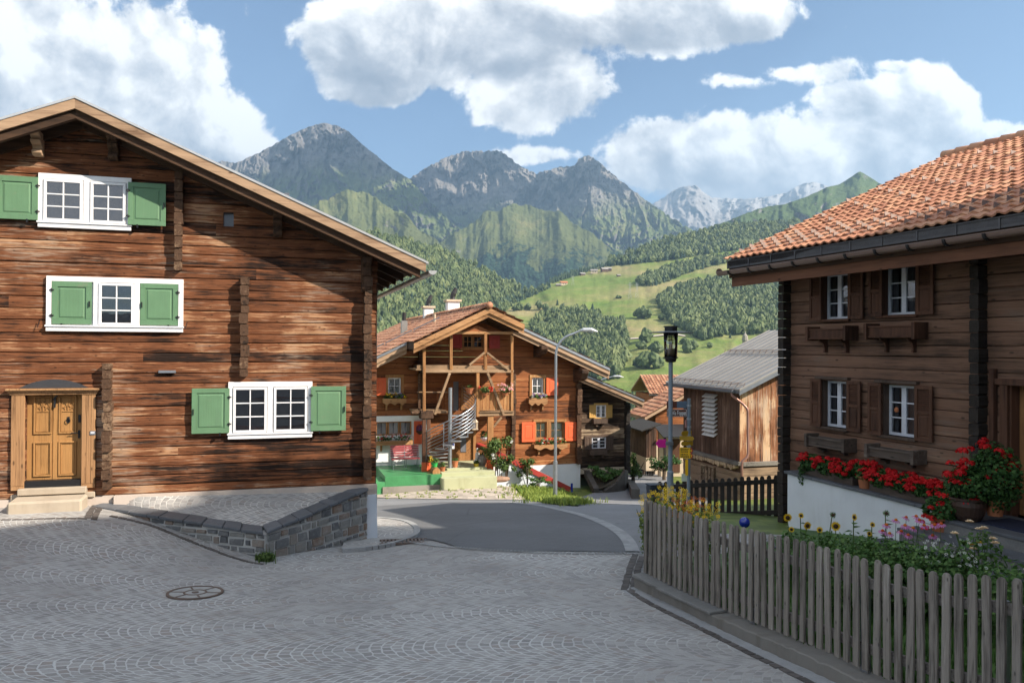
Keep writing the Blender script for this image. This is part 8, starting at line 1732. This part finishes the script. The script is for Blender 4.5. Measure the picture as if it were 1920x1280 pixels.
# ------------------------------------------------------------------ houses down the lane
def gable_house(name,label,O,d,W_,D_,zb_,ze,pitch,wallm,roofm,ov=.8,base=None,basem=None,tiles=True,wins=(),logs=True,seed=0,eavev=False):
    """house whose ridge runs along v (depth); gable faces the viewer"""
    fr=Frame((O[0],O[1],0),d); t=empty(name,fr.O,fr.rz,label,'house'); rs_=np.random.RandomState(seed)
    zr=ze+pitch*W_/2; mb=MB(); 
    if logs: logwall(mb,0,W_,zb_,zr-.2,list(wins),lambda z:(max(0,(z-ze+.15)/pitch),min(W_,W_-(z-ze+.15)/pitch)) if z>ze-.15 else (0,W_),.26,rs_,thick=.2,rough=.015)
    mb.prism_m([(0,.21,zb_),(W_,.21,zb_),(W_,.21,ze-.15),(W_/2,.21,zr-.2),(0,.21,ze-.15)],(0,0,0),(0,D_,0)); mb.build('wall',[wallm],t)
    if base is not None: mb=MB(); mb.box(-.03,W_+.03,-.05,D_+.2,base-3,zb_ if zb_>base else base); mb.build('plaster_base',[basem or CREAM],t)
    mb=MB()
    for s in (-1,1):
        ue=-ov if s<0 else W_+ov; zz=ze-pitch*ov; a=[(W_/2,-ov,zr),(ue,-ov,zz),(ue,D_+ov,zz),(W_/2,D_+ov,zr)]; a=a[::s]; mb.hexa([(x,y,z-.18) for x,y,z in a],[(x,y,z) for x,y,z in a])
    rf=mb.build('roof',[VERGE],t)
    if tiles:
        mb=MB()
        for s in (-1,1):
            ue=-ov if s<0 else W_+ov; zz=ze-pitch*ov; L=W_/2+ov; S=L*math.hypot(1,pitch); Vv=np.array((-s,0,pitch))/math.hypot(1,pitch); N=np.array((s*pitch,0,1.))/math.hypot(1,pitch)
            Oc=np.array((ue,-ov,zz+.01)); Ud=(0,1,0)
            if s<0: Oc=Oc+np.array((0,D_+2*ov,0)); Ud=(0,-1,0)
            tile_roof(mb,Oc,Ud,Vv,N,D_+2*ov,S,.3,.40,rs_,amp=.04,lip=.05,nprof=3)
        mb.build('tiles',[roofm],rf)
    for h in wins:
        w_=empty('window'); w_.parent=t; casement(w_,h[0],h[1],h[2],h[3],.08,WHITE,back='curtain',st=.06,bar=.03,rows=2); mb=MB(); frame_rect(mb,h[0]-.1,h[1]+.1,h[2]-.1,h[3]+.1,.1,-.04,.08); mb.build('window_frame',[HONEY],w_)
    return t,fr
# first chalet: verge rises from (1197,779) to the right
Y1=50.0; o=at(1229,800,Y1); zl=at(1197,779,Y1)[2]; zr=at(1280,735,Y1)[2]; ovv=(1229-1197)/F*Y1
pit=(zr-zl)/((1280-1197)/F*Y1)
gable_house('lane_house','brown gabled chalet behind the lantern post with a low tiled roof',o,(.985,.17),7.0,1.2,at(1229,812,Y1)[2]-.6,zl+pit*ovv,pit,LOGC,TILEC,ov=ovv,base=at(1229,870,50)[2],basem=CREAM,seed=3)
Y2=64.; o=at(1222,760,Y2); ze=at(1222,737,Y2)[2]
fr2=Frame((o[0],o[1],0),(.99,.1)); t=empty('far_house',fr2.O,fr2.rz,'far house with an orange tiled roof slope facing the viewer, left of the lantern post','house'); mb=MB(); mb.box(0,6,0,5,ze-5,ze-.15); mb.build('wall',[LOGC],t); mb=MB(); zr2=at(1222,703,Y2+2)[2]
mb.hexa([(-.3,-.6,ze-.15),(6.3,-.6,ze-.15),(6.3,2.4,zr2-.15),(-.3,2.4,zr2-.15)],[(-.3,-.6,ze),(6.3,-.6,ze),(6.3,2.4,zr2),(-.3,2.4,zr2)]); mb.hexa([(-.3,2.4,zr2-.15),(6.3,2.4,zr2-.15),(6.3,5.6,ze-.15),(-.3,5.6,ze-.15)],[(-.3,2.4,zr2),(6.3,2.4,zr2),(6.3,5.6,ze),(-.3,5.6,ze)]); rf=mb.build('roof',[VERGE],t)
sl3=(zr2-ze)/3.0; mb=MB(); tile_roof(mb,(-.35,-.65,ze+.01),(1,0,0),np.array((0,1,sl3))/math.hypot(1,sl3),np.array((0,-sl3,1))/math.hypot(1,sl3),6.7,3.05*math.hypot(1,sl3),.26,.34,None,amp=.035,lip=.04,nprof=4); mb.build('tiles',[TILEC],rf); mb=MB(); mb.cyl((-.4,-.7,ze-.12),(6.3,-.7,ze-.12),.07,n=8); mb.build('gutter',[DGUT],rf)
# shed with black roof below
Y3=46.; o=at(1211,850,Y3); fr3=Frame((o[0],o[1],0),(.985,.17)); t=empty('shed',fr3.O,fr3.rz,'weathered plank shed with a thin black roof beside the lane','shed'); zt=at(1211,805,Y3)[2]; zt2=at(1230,795,Y3)[2]; wS=(1232-1211)/F*Y3; zb3=at(1211,858,Y3)[2]
mb=MB()
for k in range(4): a=wS*k/4; mb.box(a+.01,a+wS/4-.01,0,.05,zb3,zt+.1*k/4,0,random.random())
mb.box(0,wS,.05,3,zb3,zt); mb.build('plank_wall',[PLANKV],t); mb=MB(); mb.hexa([(-.45,-.5,zt-.06),(wS+.1,-.5,zt2-.0),(wS+.1,3.3,zt2),(-.45,3.3,zt-.06)],[(-.45,-.5,zt),(wS+.1,-.5,zt2+.06),(wS+.1,3.3,zt2+.06),(-.45,3.3,zt)]); mb.build('roof',[plain('black_roofing_felt',(.03,.028,.026),.9,var=.3)],t); mb=MB(); mb.box(-.0,wS,-.02,3,zb3-.75,zb3-.003); mb.build('plaster_base',[CREAM],t)
o=at(1233,820,47); fr3=Frame((o[0],o[1],0),(.985,.17)); t=empty('porch_roof',fr3.O,fr3.rz,'black lean-to porch roof over the door behind the lantern post','porch'); mb=MB(); z1=at(1233,797,47)[2]; z2=at(1233,818,46)[2]; mb.hexa([(-.1,-1.2,z2-.05),(2.4,-1.2,z2-.05),(2.4,.5,z1-.05),(-.1,.5,z1-.05)],[(-.1,-1.2,z2),(2.4,-1.2,z2),(2.4,.5,z1),(-.1,.5,z1)]); mb.build('roof',[DGUT],t); mb=MB(); mb.box(0,.12,-1.1,-.98,z2-2.2,z2-.05); mb.box(2.2,2.32,-1.1,-.98,z2-2.2,z2-.05); mb.build('post',[DARKP],t); mb=MB(); mb.box(.2,2.3,.3,.5,z2-2.6,z2+.2); mb.build('back_wall',[CREAM],t); mb=MB(); mb.box(1.0,1.5,.26,.3,z2-2.3,z2-.3); mb.build('door',[SHUTR],t)
Y4=58.; o=at(1185,845,Y4); fr3=Frame((o[0],o[1],0),(.8,.6)); t=empty('far_cottage',fr3.O,fr3.rz,'low far cottage with a rusty tiled roof at the end of the lane','house'); zz=o[2]; mb=MB(); mb.box(0,3,0,3,zz-2,zz+.0); mb.build('wall',[CREAM],t); mb=MB(); mb.hexa([(-.3,-.4,zz-.1),(3.3,-.4,zz-.1),(3.3,2,zz+.9),(-.3,2,zz+.9)],[(-.3,-.4,zz),(3.3,-.4,zz),(3.3,2,zz+1),(-.3,2,zz+1)]); mb.build('roof',[TILEC],t)
Y5=75.; o=at(1172,835,Y5); fr3=Frame((o[0],o[1],0),(.9,.4)); t=empty('far_barn',fr3.O,fr3.rz,'far barn with a pale sheet metal roof seen past the annex corner','barn'); zz=at(1172,825,Y5)[2]; mb=MB(); mb.box(0,3.2,0,4,zz-4,zz-.1); mb.build('wall',[LOGD],t); mb=MB(); mb.hexa([(-.4,-.5,zz-.1),(3.8,-.5,zz-.1),(3.8,2.5,zz+1.0),(-.4,2.5,zz+1.0)],[(-.4,-.5,zz),(3.8,-.5,zz),(3.8,2.5,zz+1.1),(-.4,2.5,zz+1.1)]); mb.build('roof',[ZINC],t)
# little fence, trees and hedge down the lane
a=at(1197,897,50); b_=at(1224,896,48); t=empty('lane_fence',(0,0,0),0,'small dark picket fence at the far end of the lane','fence'); mb=MB()
for k in range(9): q=a+(b_-a)*k/8; mb.box(q[0]-.04,q[0]+.04,q[1]-.02,q[1]+.02,q[2]-.2,q[2]+.75)
mb.beam(a+(0,0,.55),b_+(0,0,.55),.04,.08); mb.beam(a+(0,0,.15),b_+(0,0,.15),.04,.08); mb.build('pickets',[DARKP],t)
def bigshrub(px,py,Y,rx,ry,H_,nl,ls,m,label,name='tree'):
    b=at(px,py,Y); t5=empty(name,b,0,label,'tree' if name=='tree' else 'bush'); mb=MB(); mb.tube([(0,0,-.5),(0,0,H_*.3),(.1,0,H_*.6)],[.12,.09,.04],7)
    for _ in range(5): q=np.array((rs.randn()*rx*.5,rs.randn()*ry*.5,H_*.75)); mb.tube([(0,0,H_*.25),tuple(q*.6),tuple(q)],[.05,.03,.015],5)
    mb.build('trunk',[BARK],t5); mb=MB()
    for _ in range(16): leafcloud(mb,(rs.randn()*rx*.45,rs.randn()*ry*.45,H_*rs.uniform(.3,.95)),(rx*.38,ry*.38,H_*.17),nl//16,ls,rs,shell=.1)
    mb.build('crown',[m],t5)
bigshrub(1192,872,56,1.1,1.1,2.8,2600,.07,LEAFY,'light green fruit tree at the end of the lane'); bigshrub(1206,880,50,.6,.6,1.0,1200,.06,LEAF2,'round dark bush beside the small lane fence','bush'); bigshrub(1187,905,41,.4,.9,1.5,900,.06,SHRUB,'overgrown hedge plant along the annex side of the lane','bush')
bigshrub(1245,893,44,1.0,.7,1.2,1100,.06,LEAF,'dark bush under the porch roof behind the lantern post','bush')
mb=MB(); q0=at(1181,905,42); q1=at(1192,930,34); mb.beam(q0+(0,0,-.3),q1+(0,0,-.2),.35,1.0); o=mb.build('lane_wall',[plain('dark_lane_stone',(.09,.08,.07),.9,var=.5,nscale=3,bump=.6)]); tag(o,'low rough stone wall along the lane below the annex corner','wall')
# wheelie bin by the fence corner
b=at(1224,925,19.5); t5=empty('waste_bin',b,.3,'dark grey bin at the left end of the dark fence','bin'); BINM=plain('dark_bin_plastic',(.03,.04,.055),.6,var=.1); mb=MB(); mb.hexa([(-.10,-.10,-.3),(.10,-.10,-.3),(.10,.10,-.3),(-.10,.10,-.3)],[(-.13,-.13,.20),(.13,-.13,.20),(.13,.13,.20),(-.13,.13,.20)]); mb.build('body',[BINM],t5,bevel=.02); mb=MB(); mb.box(-.14,.14,-.14,.14,.203,.24); mb.build('lid',[BINM],t5,bevel=.015)
# ------------------------------------------------------------------ buildings and trees behind the camera that shade the square
def back_house(label,cx,cy,zb_,w,dd,ze,pit,ang,seed):
    fr=Frame((cx,cy,0),(math.cos(ang),math.sin(ang))); t=empty('village_house',fr.O,fr.rz,label,'house'); mb=MB(); zr=ze+pit*w/2
    mb.prism_m([(-w/2,-dd/2,zb_),(w/2,-dd/2,zb_),(w/2,-dd/2,ze),(0,-dd/2,zr),(-w/2,-dd/2,ze)],(0,0,0),(0,dd,0)); mb.build('wall',[LOGR],t); mb=MB()
    for s in (-1,1):
        a=[(0,-dd/2-.8,zr+.25),(s*(w/2+.9),-dd/2-.8,ze-pit*.9+.25),(s*(w/2+.9),dd/2+.8,ze-pit*.9+.25),(0,dd/2+.8,zr+.25)][::s]; mb.hexa([(x,y,z-.2) for x,y,z in a],[(x,y,z) for x,y,z in a])
    mb.build('roof',[TILEC],t)
def sunat(a,b,L):
    """point whose shadow coordinates are a (across) and b (height), L metres towards the sun"""
    hx=np.array((.92,-.39))/math.hypot(.92,.39); px_=np.array((-hx[1],hx[0])); q=hx*L+px_*a; return q[0],q[1],b+math.tan(R(ELEV))*L
hx=math.atan2(-.39,.92)
x,y,z=sunat(3.5,4.1,15); back_house('tall village house behind the viewer on the right that shades the square',x,y,-3,15,8,z-2.6,.40,hx+math.pi/2,1)
x,y,z=sunat(-13,3.9,15); back_house('second village house behind the viewer, further up the street',x,y,-3,13,8,z-2.6,.40,hx+math.pi/2,2)
def big_tree(a,b,L,rad,hh,nl,label,seed):
    x,y,z=sunat(a,b,L); rs_=np.random.RandomState(seed); zb_=-3; t5=empty('village_tree',(x,y,zb_),0,label,'tree'); H_=z-zb_; mb=MB(); mb.tube([(0,0,0),(0,0,H_*.5),(.2,0,H_*.8)],[.35,.25,.1],8); mb.build('trunk',[BARK],t5); mb=MB()
    for _ in range(30): d=rs_.randn(3); d/=np.linalg.norm(d); c=d*np.array((rad*.62,rad*.62,hh*.36))*rs_.rand()**.4+np.array((0,0,H_-hh*.5)); leafcloud(mb,c,(rad*.36,rad*.36,hh*.16),nl//30,.13,rs_,shell=.1)
    mb.build('crown',[SHRUB],t5)
big_tree(9.8,3.3,15,2.6,9,12000,'leafy tree beside the chalet on the right, outside the view',1)
big_tree(12.8,6.0,17,2.6,9,12000,'second leafy tree up the slope on the right, outside the view',2)

# ------------------------------------------------------------------ clouds over the range, out of the picture above, and the air
def shade_cloud(px,py,r,h,rx,ry,rz_,seed,label): c=sun_up(ray(px,py)*r,h); cloud('shade_cloud',c,rx,ry,rz_,seed,label)
shade_cloud(665,350,5400,2100,900,620,150,1,'cloud above the left mountain that throws the dark shade on it')
shade_cloud(950,335,6300,1900,800,420,140,2,'cloud above the twin peaks that throws shade on them')
mb=MB(); mb.box(-8700,8700,-4300,12900,-94.5,2450); HZ=bpy.data.materials.new('clear_mountain_air'); HZ.use_nodes=True; nt=HZ.node_tree; nt.nodes.clear()
pv=nd(nt,'ShaderNodeVolumePrincipled',{'Color':(.44,.69,1.0,1),'Density':HAZE_D,'Anisotropy':.25}); nd(nt,'ShaderNodeOutputMaterial',{'Volume':pv.outputs[0]})
o=mb.build('haze',[HZ]); tag(o,'thin blue mountain air between the village and the peaks','haze',kind='stuff')
